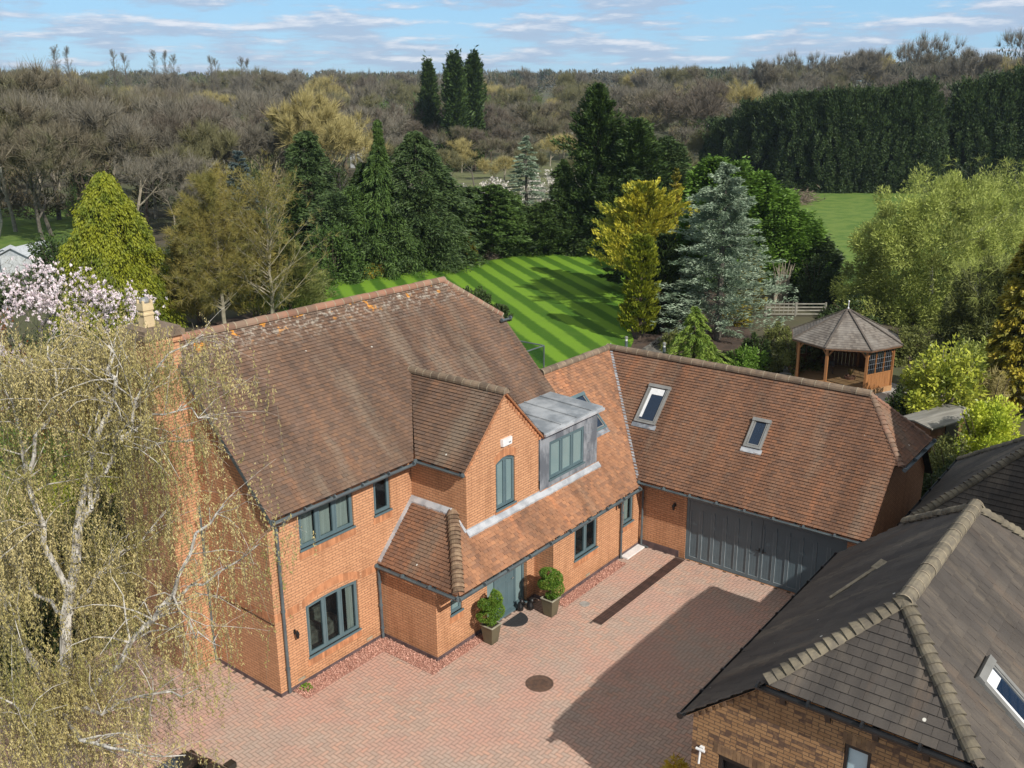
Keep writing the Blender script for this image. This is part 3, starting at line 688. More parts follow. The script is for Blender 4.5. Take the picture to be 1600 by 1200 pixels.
# garage doors
LGd=Loc('y',XW,-1)
gdm=MB(); 
LGd.box(gdm,gd[0]+.002,gd[0]+.09,.004,2.158,-.1,-.02); LGd.box(gdm,gd[1]-.09,gd[1]-.002,.004,2.158,-.1,-.02); LGd.box(gdm,gd[0]+.09,gd[1]-.09,2.07,2.158,-.1,-.02)
gfo=gdm.build('garage_door_frame',MT['door'],house)
cy=(gd[0]+gd[1])/2
for (a0,a1) in ((gd[0]+.095,cy-.006),(cy+.006,gd[1]-.095)):
    lm=MB(); le=MB(); LGd.box(lm,a0,a1,.02,2.065,-.09,-.05)
    n=6; w=(a1-a0)/n
    LGd.box(lm,a0,a1,.02,.13,-.05,-.03)
    for i in range(n):
        b0=a0+w*i; LGd.box(lm,b0,b0+.045,.13,2.06,-.05,-.03); LGd.box(lm,b0+w-.045,b0+w,.13,2.06,-.05,-.03)
        # arched head rail
        K=6
        for k in range(K):
            c0=b0+.045+(w-.09)*k/K; c1=b0+.045+(w-.09)*(k+1)/K
            zf=lambda c: 1.72+.22*(1-((c-(gd[0]+gd[1])/2)/2.55)**2)
            LGd.box(lm,c0,c1,min(zf(c0),zf(c1)),2.06,-.05,-.03)
        for k in range(3):
            q0=b0+.05+(w-.1)*(k+1)/4; LGd.box(lm,q0-.002,q0+.002,.13,1.8,-.05,-.0475)
        LGd.box(le,b0+.045,b0+.055,.13,1.78,-.05,-.026); LGd.box(le,b0+w-.055,b0+w-.045,.13,1.78,-.05,-.026); LGd.box(le,b0+.055,b0+w-.055,.13,.14,-.05,-.026)
    lo=lm.build('garage_door',MT['door'],house); le.build('panel_edge',MT['doorlt'],lo)
    hm=MB(); s=-1 if a1<cy+.1 and a0<cy-1 else 1; LGd.box(hm,cy+s*.06-.015,cy+s*.06+.015,.98,1.12,-.03,-.015); hm.tube([LGd.p(cy+s*.06,1.06,-.02),LGd.p(cy+s*.06,1.06,.03),LGd.p(cy+s*.16,1.06,.03)],.011,6); hm.build('handle',MT['black'],lo)
dk=MB(); LGd.box(dk,gd[0],gd[1],.003,2.15,-.3,-.11); dk.build('garage_interior',MT['dark'],house)
# lead dormer
dm=MB(); DX0,DX1=8.12,11.12
dwx=(8.58,10.38,3.50,4.67)
wall('dormer_cheek',MT['lead'],house,[(DX0,3.1),(DX1,3.1),(DX1,5.08),(DX0,5.08)],[rect(*dwx)],'x',-1.98,1,depth=.08)
dc=MB(); dc.box(DX1-.05,DX1,-1.975,-.2,3.6,5.08); dc.box(DX0,DX0+.05,-1.975,-.3,3.6,5.06)
for k in range(5): dc.box(10.62,DX1-.03,-1.992,-1.982,3.45+k*.3,3.47+k*.3)
for x in (8.85,9.7,10.5): dc.box(x-.02,x+.02,-1.994,-1.982,4.70,5.06)
dc.build('dormer_cheek',MT['lead'],house)
LDm=Loc('x',-1.98,-1); window(house,LDm,*dwx,n=3,pane='glassb',sill=False,rec=.04)
dr_=MB(); dr_.hexa([(DX0,-2.12,5.06),(DX1+.08,-2.12,5.06),(DX1+.08,-.12,5.15),(DX0+.6,-.12,5.15),(DX0,-2.12,5.12),(DX1+.08,-2.12,5.12),(DX1+.08,-.12,5.21),(DX0+.6,-.12,5.21)])
for x in (9.0,9.8,10.6): dr_.tube([(x,-2.11,5.135),(x,-.14,5.225)],.025,8)
dro=dr_.build('dormer_roof',MT['leadr'],house)
dg=MB(); dg.box(DX0,DX1+.09,-2.19,-2.122,5.0,5.075); dg.build('gutter',MT['leadl'],house)
# roof windows
roof_window(house,(XGE,0,GZE),(0,-1,0),GVs,1.80,2.60,(13.68-XGE)*SL,(14.69-XGE)*SL,blind=True)
roof_window(house,(XGE,0,GZE),(0,-1,0),GVs,5.72,6.30,(13.68-XGE)*SL,(14.38-XGE)*SL,flash=2)
roof_window(house,OP,UX,VP,11.78,12.56,vv(-1.39),vv(-.42),mat='frame')
# ---- gutters, downpipes
G=MT['gutter']
gutter(house,(-.1,-.40,Pz(-.345)-.06),(4.60,-.40,Pz(-.345)-.06),G)
gutter(house,(GX-GE-.05,-.36,GEZ-.05),(GX-GE-.05,GY,GEZ-.05),G)
gutter(house,(XE0-.05,EY-.06,ZE-.05),(12.2,EY-.06,ZE-.05),G)
gutter(house,(XE0-.06,.0,ZE-.05),(XE0-.06,EY-.05,ZE-.05),G)
gutter(house,(XGE-.06,-2.85,GZE-.05),(XGE-.06,-10.16,GZE-.05),G)
gutter(house,(13.95,-10.45,4.14),(16.98,-10.45,4.14),G)
gutter(house,(XR-.35,2.0-.25,Pz(2.0)-.05),(XR+.12,2.0-.25,Pz(2.0)-.05),G)
downpipe(house,[(.22,-.40,4.86),(.22,-.36,4.72),(.22,-.07,4.6),(.22,-.07,.05)],R=.042)
downpipe(house,[(XE0-.04,-.08,2.18),(3.40,-.08,2.05),(3.44,-.08,.04)],R=.042)
downpipe(house,[(11.40,EY-.04,2.2),(11.42,-2.84,2.1),(11.42,-2.79,1.9),(11.42,-2.79,.03)])
downpipe(house,[(12.15,-2.96,2.3),(12.38,-2.96,2.12),(12.6,-2.85,2.0),(12.6,-2.85,.06),(12.6,-3.1,.04)])
downpipe(house,[(-.06,2.62,4.5),(-.06,2.62,.05)])
# rafter-end brackets under the eaves
def brk(*a):
    b_=MB(); b_.box(*a); return b_.build('eaves_bracket',MT['gutter'],house)
for x in np.arange(.5,4.6,.62): brk(x-.025,x+.025,-.34,-.003,Pz(-.34)-.16,Pz(-.34)-.06)
for x in np.arange(4.0,12.,.55): 
    y1=-2.033 if x<7.78 else -2.723
    brk(x-.025,x+.025,EY+.02,y1,ZE-.13,ZE-.04)
for y in np.arange(-9.9,-3.1,.62): brk(XGE+.02,XW-.003,y-.025,y+.025,GZE-.13,GZE-.03)
for y in np.arange(-1.9,-.3,.5): brk(GX-GE+.02,4.847,y-.025,y+.025,GEZ-.12,GEZ-.03)
for y in np.arange(-2.6,-.1,.55): brk(XE0+.02,PX-.003,y-.025,y+.025,ZE-.12,ZE-.03)
lantern(house,LF,.55,1.55); lantern(house,LK,11.16,1.98); lantern(house,Loc('y',XW,-1),-4.0,1.75); lantern(house,Loc('y',XW,-1),-9.72,1.2)
for x in (.55,2.9,9.5): ab=MB(); ab.box(x,x+.215,(-.016 if x<4 else -2.736),(-.002 if x<4 else -2.722),.155,.225); ab.build('air_brick',MT['mortar'],house)
cbm=MB(); cbm.tube([(-.012,.02,2.02),(-.012,1.2,2.06),(-.012,2.5,2.02)],.009,5); cbm.build('cable',MT['black'],house)
# white step at the inner corner
st=MB(); st.box(11.5,12.66,-3.0,-2.738,.004,.05); st.build('step',MT['white'],house)
# chimney on the left gable
cm=MB(); cm.box(-.85,-.004,2.62,4.3,0,5.4); cm.hexa([(-.85,2.62,5.4),(-.004,2.62,5.4),(-.004,4.3,5.4),(-.85,4.3,5.4),(-.85,2.75,6.4),(-.004,2.75,6.4),(-.004,3.75,6.4),(-.85,3.75,6.4)])
cm.box(-.85,-.004,2.75,3.75,6.4,8.75); cm.box(-.90,.04,2.70,3.80,8.75,8.9); cm.box(-.94,.08,2.66,3.84,8.9,9.02); cm.box(-.88,.02,2.72,3.78,9.02,9.1)
cho=cm.build('chimney',MT['brick'],house); ct=MB(); ct.box(-.96,.10,2.64,3.86,8.905,9.04); ct.box(-.9,.04,2.7,3.8,9.04,9.115); ct.build('chimney_cap',MT['ridge'],cho)
cp=MB(); c=(-.5,3.25,9.1); 
cp.lathe([(.20,0),(.17,.28),(.20,.30),(.20,.34),(.17,.36),(.17,.40),(.205,.42),(.185,.58)],c,4,rot=PI/4)
for k in range(4):
    a=k*PI/2+PI/4; cp.lathe([(.04,.0),(.035,.09),(.0,.1)],(c[0]+.15*math.cos(a),c[1]+.15*math.sin(a),c[2]+.56),4,rot=PI/4)
cpo=cp.build('chimney_pot',MT['pot'],cho)
cw=MB(); cw.lathe([(.11,.56),(.12,.62),(.09,.69),(.0,.72)],c,10); cw.build('cowl',MT['alu'],cpo)
# satellite dish
sd=MB(); c=Vector((-.5,5.66,5.6)); n=Vector((-.55,-.80,.25)).normalized(); a=n.cross(Vector((0,0,1))).normalized(); b=a.cross(n)
for i in range(4):
    for k in range(18):
        q=[]
        for (ii,kk) in ((i,k),(i+1,k),(i+1,k+1),(i,k+1)):
            r=.30*ii/4; t=2*PI*kk/18; q.append(c+a*math.cos(t)*r+b*math.sin(t)*r*1.1+n*(r*r*.5))
        sd.face(q)
sd.bar(c,Vector((-.004,5.75,5.5)),.03,.03); sd.bar(c-b*.3,c+n*.32-b*.12,.02,.02); sd.box(c.x+n.x*.32-.03,c.x+n.x*.32+.03,c.y+n.y*.32-.03,c.y+n.y*.32+.03,c.z+n.z*.32-.17,c.z+n.z*.32-.08)
sd.build('satellite_dish',MT['gutter'],house)
# glass balcony behind the roof
bx,by=at(850,540,4.9)
bl=MB(); 
for (p,q) in (((bx,by,4.9),(bx,by+3,4.9)),((bx,by,4.9),(bx-2.5,by,4.9)),((bx,by,4.9),(bx,by,3.9)),((bx,by+3,4.9),(bx,by+3,3.9)),((bx-2.5,by,4.9),(bx-2.5,by,3.9)),((bx,by+1.5,4.9),(bx,by+1.5,3.9))): bl.tube([p,q],.028,8)
bo=bl.build('balcony_rail',MT['gutter'],house)
gp=MB(); gp.box(bx-.005,bx+.005,by+.04,by+2.96,3.95,4.86); gp.box(bx-2.46,bx-.04,by-.005,by+.005,3.95,4.86); gp.build('balcony_glass',MT['glass2'] if 'glass2' in MT else glassmat('clear_glass',(.03,.05,.05),.96),bo)
bf=MB(); bf.box(bx-2.6,bx+.1,by-.1,by+3.1,3.7,3.88); bf.box(bx-2.5,bx-2.3,by+.0,by+.2,0,3.699); bf.build('balcony_floor',MT['leadl'],house)
# ================================================================== NEIGHBOURING BUILDINGS
nb=empty('brick_outbuilding',(0,0,0),0,'buff brick outbuilding with dark tiled half-hipped roof in the right foreground','outbuilding')
yr_,zr_,tn_=-13.364,5.846,.853; ns=math.sqrt(1+tn_*tn_)
nx0,nx1=1.622,9.95; ye_=-10.132; ze_=zr_-tn_*(ye_-yr_); xl_,xr_=3.404,8.287; zh_=4.36; yh_=yr_+(zr_-zh_)/tn_; yh2_=2*yr_-yh_; ye2_=2*yr_-ye_
nv=lambda y:(ye_-y)*ns
tiles('roof',MT['tilen'],nb,(0,ye_,ze_),(-1,0,0),Vector((0,-1,tn_)),[[(-x,nv(y)) for x,y in ((nx0,ye_),(nx1,ye_),(nx1,yh_),(xr_,yr_),(xl_,yr_),(nx0,yh_))]],gauge=.30,tw=.30,th=.03,seed=21,jit=.25)
tiles('roof',MT['tilen'],nb,(0,ye2_,ze_),(1,0,0),Vector((0,1,tn_)),[[(x,(y-ye2_)*ns) for x,y in ((nx0,ye2_),(nx1,ye2_),(nx1,yh2_),(xr_,yr_),(xl_,yr_),(nx0,yh2_))]],gauge=.24,tw=.24,th=.03,seed=22,jit=.25)
hx=xl_-1.70; hs=(zr_-zh_)/(xl_-hx); hl=math.hypot(xl_-hx,zr_-zh_)
tiles('roof',MT['tilen'],nb,(hx,0,zh_),(0,-1,0),Vector((1,0,hs)),[[(-yh_,0),(-yh2_,0),(-yr_,hl)]],gauge=.168,tw=.25,th=.02,seed=23,jit=.4)
tiles('roof',MT['tilen'],nb,(nx1+.05,0,zh_),(0,1,0),Vector((-1,0,hs)),[[(yh2_,0),(yh_,0),(yr_,hl)]],gauge=.168,tw=.25,seed=24)
ridge_tiles('ridge_tiles',MT['ridge_buff'],nb,(xl_-.1,yr_,zr_+.03),(xr_+.1,yr_,zr_+.03),R=.155,L=.36,seed=7)
for (p,q,sd_) in (((hx+.06,yh_-.02,zh_+.05),(xl_,yr_,zr_+.02),8),((hx+.06,yh2_+.02,zh_+.05),(xl_,yr_,zr_+.02),9)): bonnets('bonnet_tiles',MT['ridge_buff'],nb,p,q,W=.155,L=.17,seed=sd_)
for (p,q,sd_) in (((nx1-.02,yh_-.02,zh_+.05),(xr_,yr_,zr_+.02),10),((nx1-.02,yh2_+.02,zh_+.05),(xr_,yr_,zr_+.02),11)): bonnets('bonnet_tiles',MT['ridge_buff'],nb,p,q,W=.16,L=.17,seed=sd_)
NX=1.85
ndoor=(-13.05,-10.80,0,2.40); nwin=(-13.52,-13.07,2.25,3.72)
wall('wall',MT['brickn'],nb,[(ye2_+.3,0),(ye_-.12,0),(ye_-.12,ze_-.02),(yh_,zh_-.06),(yh2_,zh_-.06),(ye2_+.12,ze_-.05)],[rect(-12.95,ndoor[1],.01,ndoor[3]),rect(*nwin)],'y',NX,1,depth=.15)
wall('wall',MT['brickn'],nb,[(NX,0),(nx1-.2,0),(nx1-.2,ze_),(NX,ze_)],[],'x',ye_-.12,-1)
wall('wall',MT['brickn'],nb,[(NX,0),(nx1-.2,0),(nx1-.2,ze_),(NX,ze_)],[],'x',ye2_+.12,1)
wall('wall',MT['brickn'],nb,[(ye2_+.12,0),(ye_-.12,0),(ye_-.12,ze_),(yh_,zh_-.06),(yh2_,zh_-.06),(ye2_+.12,ze_)],[],'y',nx1-.2,-1)
LN=Loc('y',NX,-1)
db=MB(); LN.box(db,-12.95,ndoor[1],.012,2.39,-.4,-.155); db.build('doorway',MT['dark'],nb)
dfm=MB(); LN.box(dfm,ndoor[1]-.09,ndoor[1]-.003,.012,2.395,-.14,-.03); LN.box(dfm,-12.95,ndoor[1]-.09,2.3,2.395,-.14,-.03); dfm.build('door_frame',MT['black'],nb)
arch_course(nb,LN,-13.05,ndoor[1]+.1,2.40,0.,mat='bricknd',hh=.22); 
nwf=MB(); a0,a1,z0,z1=nwin; LN.box(nwf,a0+.002,a0+.06,z0,z1-.002,-.12,-.02); LN.box(nwf,a1-.06,a1-.002,z0,z1-.002,-.12,-.02); LN.box(nwf,a0+.06,a1-.06,z1-.07,z1-.002,-.12,-.02)
nwo=nwf.build('window',MT['black'],nb); npn=MB(); LN.box(npn,a0+.06,a1-.06,z0,z1-.07,-.09,-.08); npn.build('pane',simple('pale_blue_pane',(.44,.60,.66),.15,(.40,.55,.62),1.,spec=.7),nwo)
arch_course(nb,LN,a0-.05,a1+.05,nwin[3],0.,mat='bricknd',hh=.22)
wl=MB(); LN.box(wl,-10.52,-10.44,2.33,2.43,0,.06); wl.tube([LN.p(-10.48,2.38,.1),LN.p(-10.48,2.12,.14)],.022,8); wl.tube([LN.p(-10.57,2.40,.1),LN.p(-10.39,2.40,.1)],.028,8); wl.build('wall_light',MT['white'],nb)
vc=MB()
for k in range(10):
    y=ye_-.2-k*.135; z=ze_-.1+(ye_-y)*tn_-.06; LN.box(vc,y-.03,y+.04,z-.06,z+.03,.0,.045,random.random())
LN2=lambda p,q: vc.hexa([(NX-.06,p[0],p[1]-.10),(NX-.002,p[0],p[1]-.10),(NX-.002,q[0],q[1]-.10),(NX-.06,q[0],q[1]-.10),(hx+.0,p[0],p[1]-.02),(NX-.002,p[0],p[1]-.02),(NX-.002,q[0],q[1]-.02),(hx+.0,q[0],q[1]-.02)])
LN2((ye_-.02,ze_-.0),(yh_,zh_-.02)); vc.build('verge_course',MT['bricknd'],nb); vc=MB(); LN2((ye2_+.02,ze_),(yh2_,zh_-.02)); vc.build('verge_course',MT['bricknd'],nb)
gutter(nb,(nx0,ye_+.06,ze_-.05),(nx1,ye_+.06,ze_-.05),MT['black']); gutter(nb,(hx-.06,yh_+.1,zh_-.04),(hx-.06,yh2_-.1,zh_-.04),MT['black'],R=.075)
for y in (-11.95,-12.75,-13.55,-14.35,-14.95):
    nbk=MB(); nbk.hexa([(hx,y-.05,zh_-.11),(NX,y-.05,zh_-.38),(NX,y+.05,zh_-.38),(hx,y+.05,zh_-.11),(hx,y-.05,zh_-.06),(NX,y-.05,zh_-.06),(NX,y+.05,zh_-.06),(hx,y+.05,zh_-.06)])
    nbk.build('eaves_bracket',MT['black'],nb)
roof_window(nb,(0,ye2_,ze_),(1,0,0),Vector((0,1,tn_)),3.42,4.22,(-15.75-ye2_)*ns,(-14.62-ye2_)*ns,framew=.09,flash=2,blind=True)
ls=MB(); Nn=Vector((0,tn_,1)).normalized()
pp=[(5.58,-11.42,4.19),(5.9,-11.63,4.37),(6.45,-12.0,4.69),(6.75,-12.1,4.78)]
for i in range(3): ls.bar(Vector(pp[i])+Nn*.04,Vector(pp[i+1])+Nn*.04,.07 if i<2 else .16,.03)
ls.build('lead_strip',MT['mortar'],nb)
# second neighbouring house behind it
n2=empty('hipped_neighbour_house',(0,0,0),0,'dark tiled hipped house beyond the outbuilding at the right edge','house')
x0,x1,yn,ze=12.9,18.9,-10.83,3.0; ap=(15.9,-13.83,3.0+3*.86)
s2=math.sqrt(1+.86**2)
tiles('roof',MT['tilen'],n2,(x0,0,ze),(0,-1,0),Vector((1,0,.86)),[[(-yn,0),(15.0,0),(15.0,3*s2),(-ap[1],3*s2)]],gauge=.168,tw=.25,seed=31,jit=.3)
tiles('roof',MT['tilen'],n2,(0,yn,ze),(-1,0,0),Vector((0,-1,.86)),[[(-x1,0),(-x0,0),(-ap[0],3*s2)]],gauge=.168,tw=.25,seed=32,jit=.3)
tiles('roof',MT['tilen'],n2,(x1,0,ze),(0,1,0),Vector((-1,0,.86)),[[(-15.0,0),(yn,0),(ap[1],3*s2),(-15.0,3*s2)]],gauge=.3,tw=.3,seed=33)
bonnets('bonnet_tiles',MT['ridge_buff'],n2,(x0+.05,yn-.05,ze+.05),ap,W=.15,L=.15,seed=12); bonnets('bonnet_tiles',MT['ridge_buff'],n2,(x1-.05,yn-.05,ze+.05),ap,W=.15,L=.15,seed=13)
ridge_tiles('ridge_tiles',MT['ridge_buff'],n2,ap,(ap[0],-15.0,ap[2]),seed=14)
nw=MB(); nw.box(x0+.3,x1-.3,-15.0,yn-.3,0,ze-.05); nw.build('wall',MT['brickn'],n2); lk_=MB(); lk_.box(9.85,13.19,-14,-10.95,0,2.6); lk_.build('wall',MT['brickn'],n2); lk_=MB(); lk_.box(9.8,13.15,-14.1,-10.88,2.602,2.70); lk_.build('flat_roof',MT['lead'],n2)
wy=-15.05; wx=15.9; wz=11.55; 
wall('wall',MT['brickn'],n2,[(10.3,0),(21.5,0),(21.5,5.7),(wx,wz-.1),(10.3,5.7)],[],'x',wy-.12,-1)
nw=MB(); nw.box(10.3,21.5,-24,wy-.13,0,5.68); nw.build('wall',MT['brickn'],n2)
tiles('roof',MT['tilen'],n2,(wx-5.9,0,wz-5.9*1.05),(0,-1,0),Vector((1,0,1.05)),[[(-wy,0),(24,0),(24,5.9*1.45),(-wy,5.9*1.45)]],gauge=.3,tw=.6,seed=35)
tiles('roof',MT['tilen'],n2,(wx+5.9,0,wz-5.9*1.05),(0,1,0),Vector((-1,0,1.05)),[[(-24,0),(wy,0),(wy,5.9*1.45),(-24,5.9*1.45)]],gauge=.3,tw=.6,seed=36)
gutter(n2,(x0-.05,yn+.06,ze-.05),(x1+.05,yn+.06,ze-.05),MT['black']); gutter(n2,(x0-.06,yn,ze-.05),(x0-.06,-15.0,ze-.05),MT['black'])
# ================================================================== GROUND
def ss(a,b,x):
    t=min(1,max(0,(x-a)/(b-a))); return t*t*(3-2*t)
def gz(x,y):
    D=dist(x,y); az=math.atan2(x-CAM[0],y-CAM[1])-YAW
    r=ss(.05,.5,az)
    return 11*ss(230,540,D)+13*ss(480,1050,D)+16*ss(950,2200,D)+r*6*ss(240,420,D)
def soil_mat():
    m,nt,b=newmat('meadow'); T=NT(nt); o=T.obj()
    n1=T.noise(o,.03,5,.6); n2=T.noise(o,.6,4)
    col=T.mix(T.ramp(n1,.42,.6),(.075,.085,.030),(.085,.067,.042)); col=T.mix(T.ramp(n2,.35,.7,0,.5),col,(.055,.065,.025))
    T.L.new(col,b.inputs['Base Color']); b.inputs['Roughness'].default_value=.95; T.bump(n2,.5,.1,b); return m
def terrain():
    D=[0,15,30,50,80,120,170,230,290,350,420,500,600,720,860,1050,1300,1700,2300,3200,5000]; n=96
    mb=MB(); ring=[]
    for d in D[1:]:
        r=[]
        for k in range(n):
            a=2*PI*k/n; x=CAM[0]+d*math.sin(a); y=CAM[1]+d*math.cos(a); mb.v.append((x,y,gz(x,y)-.05)); r.append(len(mb.v)-1)
        ring.append(r)
    mb.v.append((CAM[0],CAM[1],-.05)); c=len(mb.v)-1
    for k in range(n): mb.f.append([c,ring[0][(k+1)%n],ring[0][k]]); mb.uv.append(None); mb.r.append(.5)
    for i in range(len(ring)-1):
        for k in range(n): mb.f.append([ring[i][k],ring[i][(k+1)%n],ring[i+1][(k+1)%n],ring[i+1][k]]); mb.uv.append(None); mb.r.append(.5)
    return tag(mb.build('ground',soil_mat(),smooth=True),kind='structure')
terrain()
def sheet(name,pts,z,mat,th=.0):
    mb=MB(); t=tessellate_polygon([[Vector((p[0],p[1],0)) for p in pts]])
    for f in t:
        q=[(pts[i][0],pts[i][1],z) for i in f]
        a=(q[1][0]-q[0][0])*(q[2][1]-q[0][1])-(q[1][1]-q[0][1])*(q[2][0]-q[0][0])
        mb.face(q if a>0 else q[::-1])
    if th:
        for i in range(len(pts)):
            a,b=pts[i],pts[(i+1)%len(pts)]; mb.face([(a[0],a[1],z-th),(b[0],b[1],z-th),(b[0],b[1],z),(a[0],a[1],z)])
    return tag(mb.build(name,mat),kind='structure')
def lawn_mat(stripes):
    m,nt,b=newmat('lawn_grass' if stripes else 'field_grass'); T=NT(nt); o=T.obj()
    n=T.noise(o,.5,5,.6); f=T.noise(o,30.,3,.7)
    if stripes:
        sp=T.N.new('ShaderNodeSeparateXYZ'); T.L.new(T.mapp(o,(1,1,1),(0,0,0),(0,0,0)),sp.inputs[0])
        q=T.math('ADD',T.math('ADD',T.math('MULTIPLY',sp.outputs[0],.8145),T.math('MULTIPLY',sp.outputs[1],-.5803)),T.math('MULTIPLY',T.noise(o,.35,2),.22))
        s=T.math('ADD',T.math('SINE',T.math('MULTIPLY',q,2*PI/1.86)),T.math('MULTIPLY',T.math('SUBTRACT',T.noise(o,2.2,4,.7),.5),1.3))
        col=T.mix(T.ramp(s,-.5,.5),(.052,.132,.008),(.165,.305,.022))
    else: col=T.mix(T.ramp(n,.4,.65),(.15,.22,.045),(.085,.16,.028))
    col=T.mix(T.ramp(f,.3,.7,0,.25),col,(.02,.05,.006)); col=T.mix(T.ramp(n,.45,.7,0,.22),col,(.10,.17,.03))
    T.L.new(col,b.inputs['Base Color']); b.inputs['Roughness'].default_value=.9; b.inputs['Specular IOR Level'].default_value=.2; T.bump(f,.6,.03,b); return m
lawnp=[at(*p) for p in ((438,486),(470,460),(520,440),(580,426),(640,415),(690,408),(740,403),(800,396),(860,392),(925,393),(965,398),(985,420),(994,440),(987,462),(992,490),(984,512),(990,532),(982,552))]+[(30,8.6),(22,8.0),(14,8.2),(8,12),(12,24),(22,34)]
bed=[at(*p) for p in ((400,486),(450,450),(520,430),(600,412),(700,396),(760,388),(850,381),(980,380),(1100,395),(1120,440),(1200,560))]+[(28,4),(18,7),(6,8),(4,20),(10,34)]
mulch=simple('bark_mulch',(.085,.055,.038),.95,(.05,.034,.025),1.5,bump=.6)
sheet('flower_bed_soil',bed,.0,mulch,.05)
sheet('lawn',lawnp,.035,lawn_mat(True),.05)
fld=lawn_mat(False)
sheet('field',[at(*p) for p in ((1200,300),(1290,296),(1450,293),(1700,287),(1750,420),(1500,470),(1300,470),(1230,380))],.02,fld,.05)
sheet('field',[at(*p) for p in ((-60,325),(60,322),(120,330),(130,400),(60,430),(-60,430))],.02,fld,.05)
scrub=simple('rough_grass',(.135,.15,.055),.95,(.10,.105,.05),.15)
sheet('field',[at(*p) for p in ((560,262),(750,238),(1000,236),(1130,240),(1120,330),(560,330))],.01,scrub)
# herringbone block paving
def paving():
    cols=[(.57,.345,.258),(.49,.355,.282),(.60,.355,.258),(.53,.39,.312),(.45,.325,.262)]
    m,nt,b=newmat('block_paving'); T=NT(nt); o=T.obj(); a=T.attr()
    cr=T.N.new('ShaderNodeValToRGB'); e=cr.color_ramp.elements; e[0].color=(*cols[4],1); e[1].color=(*cols[2],1)
    for i,p in ((1,.25),(0,.5),(3,.75)):
        q=e.new(p); q.color=(*cols[i],1)
    n=T.noise(o,.55,4,.6); T.L.new(a,cr.inputs[0])
    col=T.mix(T.ramp(n,.42,.62,0,.55),cr.outputs[0],(.565,.315,.25)); n2=T.noise(T.mapp(o,(1,1,1),(5,9,0)),.4,4,.6); col=T.mix(T.ramp(n2,.48,.66,0,.6),col,(.45,.365,.305))
    f=T.noise(o,60.,3,.7); col=T.mix(T.ramp(f,.35,.7,0,.35),col,(.31,.245,.21))
    T.L.new(col,b.inputs['Base Color']); b.inputs['Roughness'].default_value=.85; b.inputs['Specular IOR Level'].default_value=.3; T.bump(f,.3,.005,b)
    n3=T.noise(T.mapp(o,(1,1,1),(2,17,0)),.9,5,.7); col=T.mix(T.ramp(n3,.54,.74,0,.35),col,(.24,.18,.145)); T.L.new(col,b.inputs['Base Color'])
    s=.105; g=.0055; V=[]; R_=[]; rg=np.random.RandomState(4)
    inside=lambda x,y:(x>0-.02 and y>-.02) or (x>PX and y>-2.06) or (x>7.75 and y>-2.75) or x>12.66 or y>5.5 or (x>1.9 and y<-10.3) 
    for i in range(int(-7/s),int(12.7/s)+1):
        for j in range(int(-15/s),int(5.5/s)+1):
            k=(i+j)%4
            if k not in (0,2): continue
            w,h=(2,1) if k==0 else (1,2)
            cx,cy_=(i+w/2)*s,(j+h/2)*s
            if inside(cx,cy_): continue
            x0,y0,x1,y1=i*s+g,j*s+g,(i+w)*s-g,(j+h)*s-g
            if x1>7.69 and y1>-4.47 and y0<-4.125:
                if cy_>-4.2975: y0=max(y0,-4.125)
                else: y1=min(y1,-4.47)
                if y1-y0<.01: continue
            z=rg.uniform(-.0015,.0015); c=.004
            V.append([(x0,y0,z),(x1,y0,z),(x1,y1,z),(x0,y1,z)]); r=rg.rand(); R_.append(r)
    base=simple('jointing_sand',(.15,.11,.09),.95)
    d=sheet('driveway_base',[(-7,-15),(12.67,-15),(12.67,5.5),(-7,5.5)],-.008,base,.03)
    return tag(npmesh('driveway',np.array(V),4,m,None,np.array(R_)),kind='structure')
paving()
dc_=MB(); n=int((12.66-7.72)/.075)
for i in range(n): dc_.box(7.72+i*.075,7.72+i*.075+.066,-4.462,-4.133,-.02,.004,random.random())
tag(dc_.build('drainage_channel',simple('brown_channel_brick',(.085,.047,.038),.6,(.06,.035,.03),6.,attr=True)),'dark brown brick drainage channel running across the drive to the garage','drain')
def disc(name,x,y,r,mat,label,cat,slots=False):
    e=empty(name,(x,y,0),0,label,cat); mb=MB(); mb.lathe([(r,-.01),(r,.008),(r*.88,.010),(r*.86,.005),(0,.006)],(0,0,0),32); mb.build('frame',mat,e)
    mb=MB()
    if slots:
        for i in range(-4,5): 
            w=.22*math.sqrt(max(0,1-(i/5)**2)); mb.box(i*.045-.014,i*.045+.014,-w,w,.006,.011)
    else: mb.lathe([(r*.3,.006),(r*.3,.011),(0,.011)],(0,0,0),16)
    mb.build('cover_ribs',mat,e); return e
disc('manhole_cover',4.39,-4.74,.36,simple('rust_iron',(.13,.075,.05),.7,(.08,.05,.038),9.),'round rusty manhole cover set in the middle of the drive','manhole',True)
disc('inspection_cover',8.36,-3.45,.15,simple('pale_iron',(.34,.33,.31),.6),'small round pale drain cover near the kitchen window wall','drain cover')
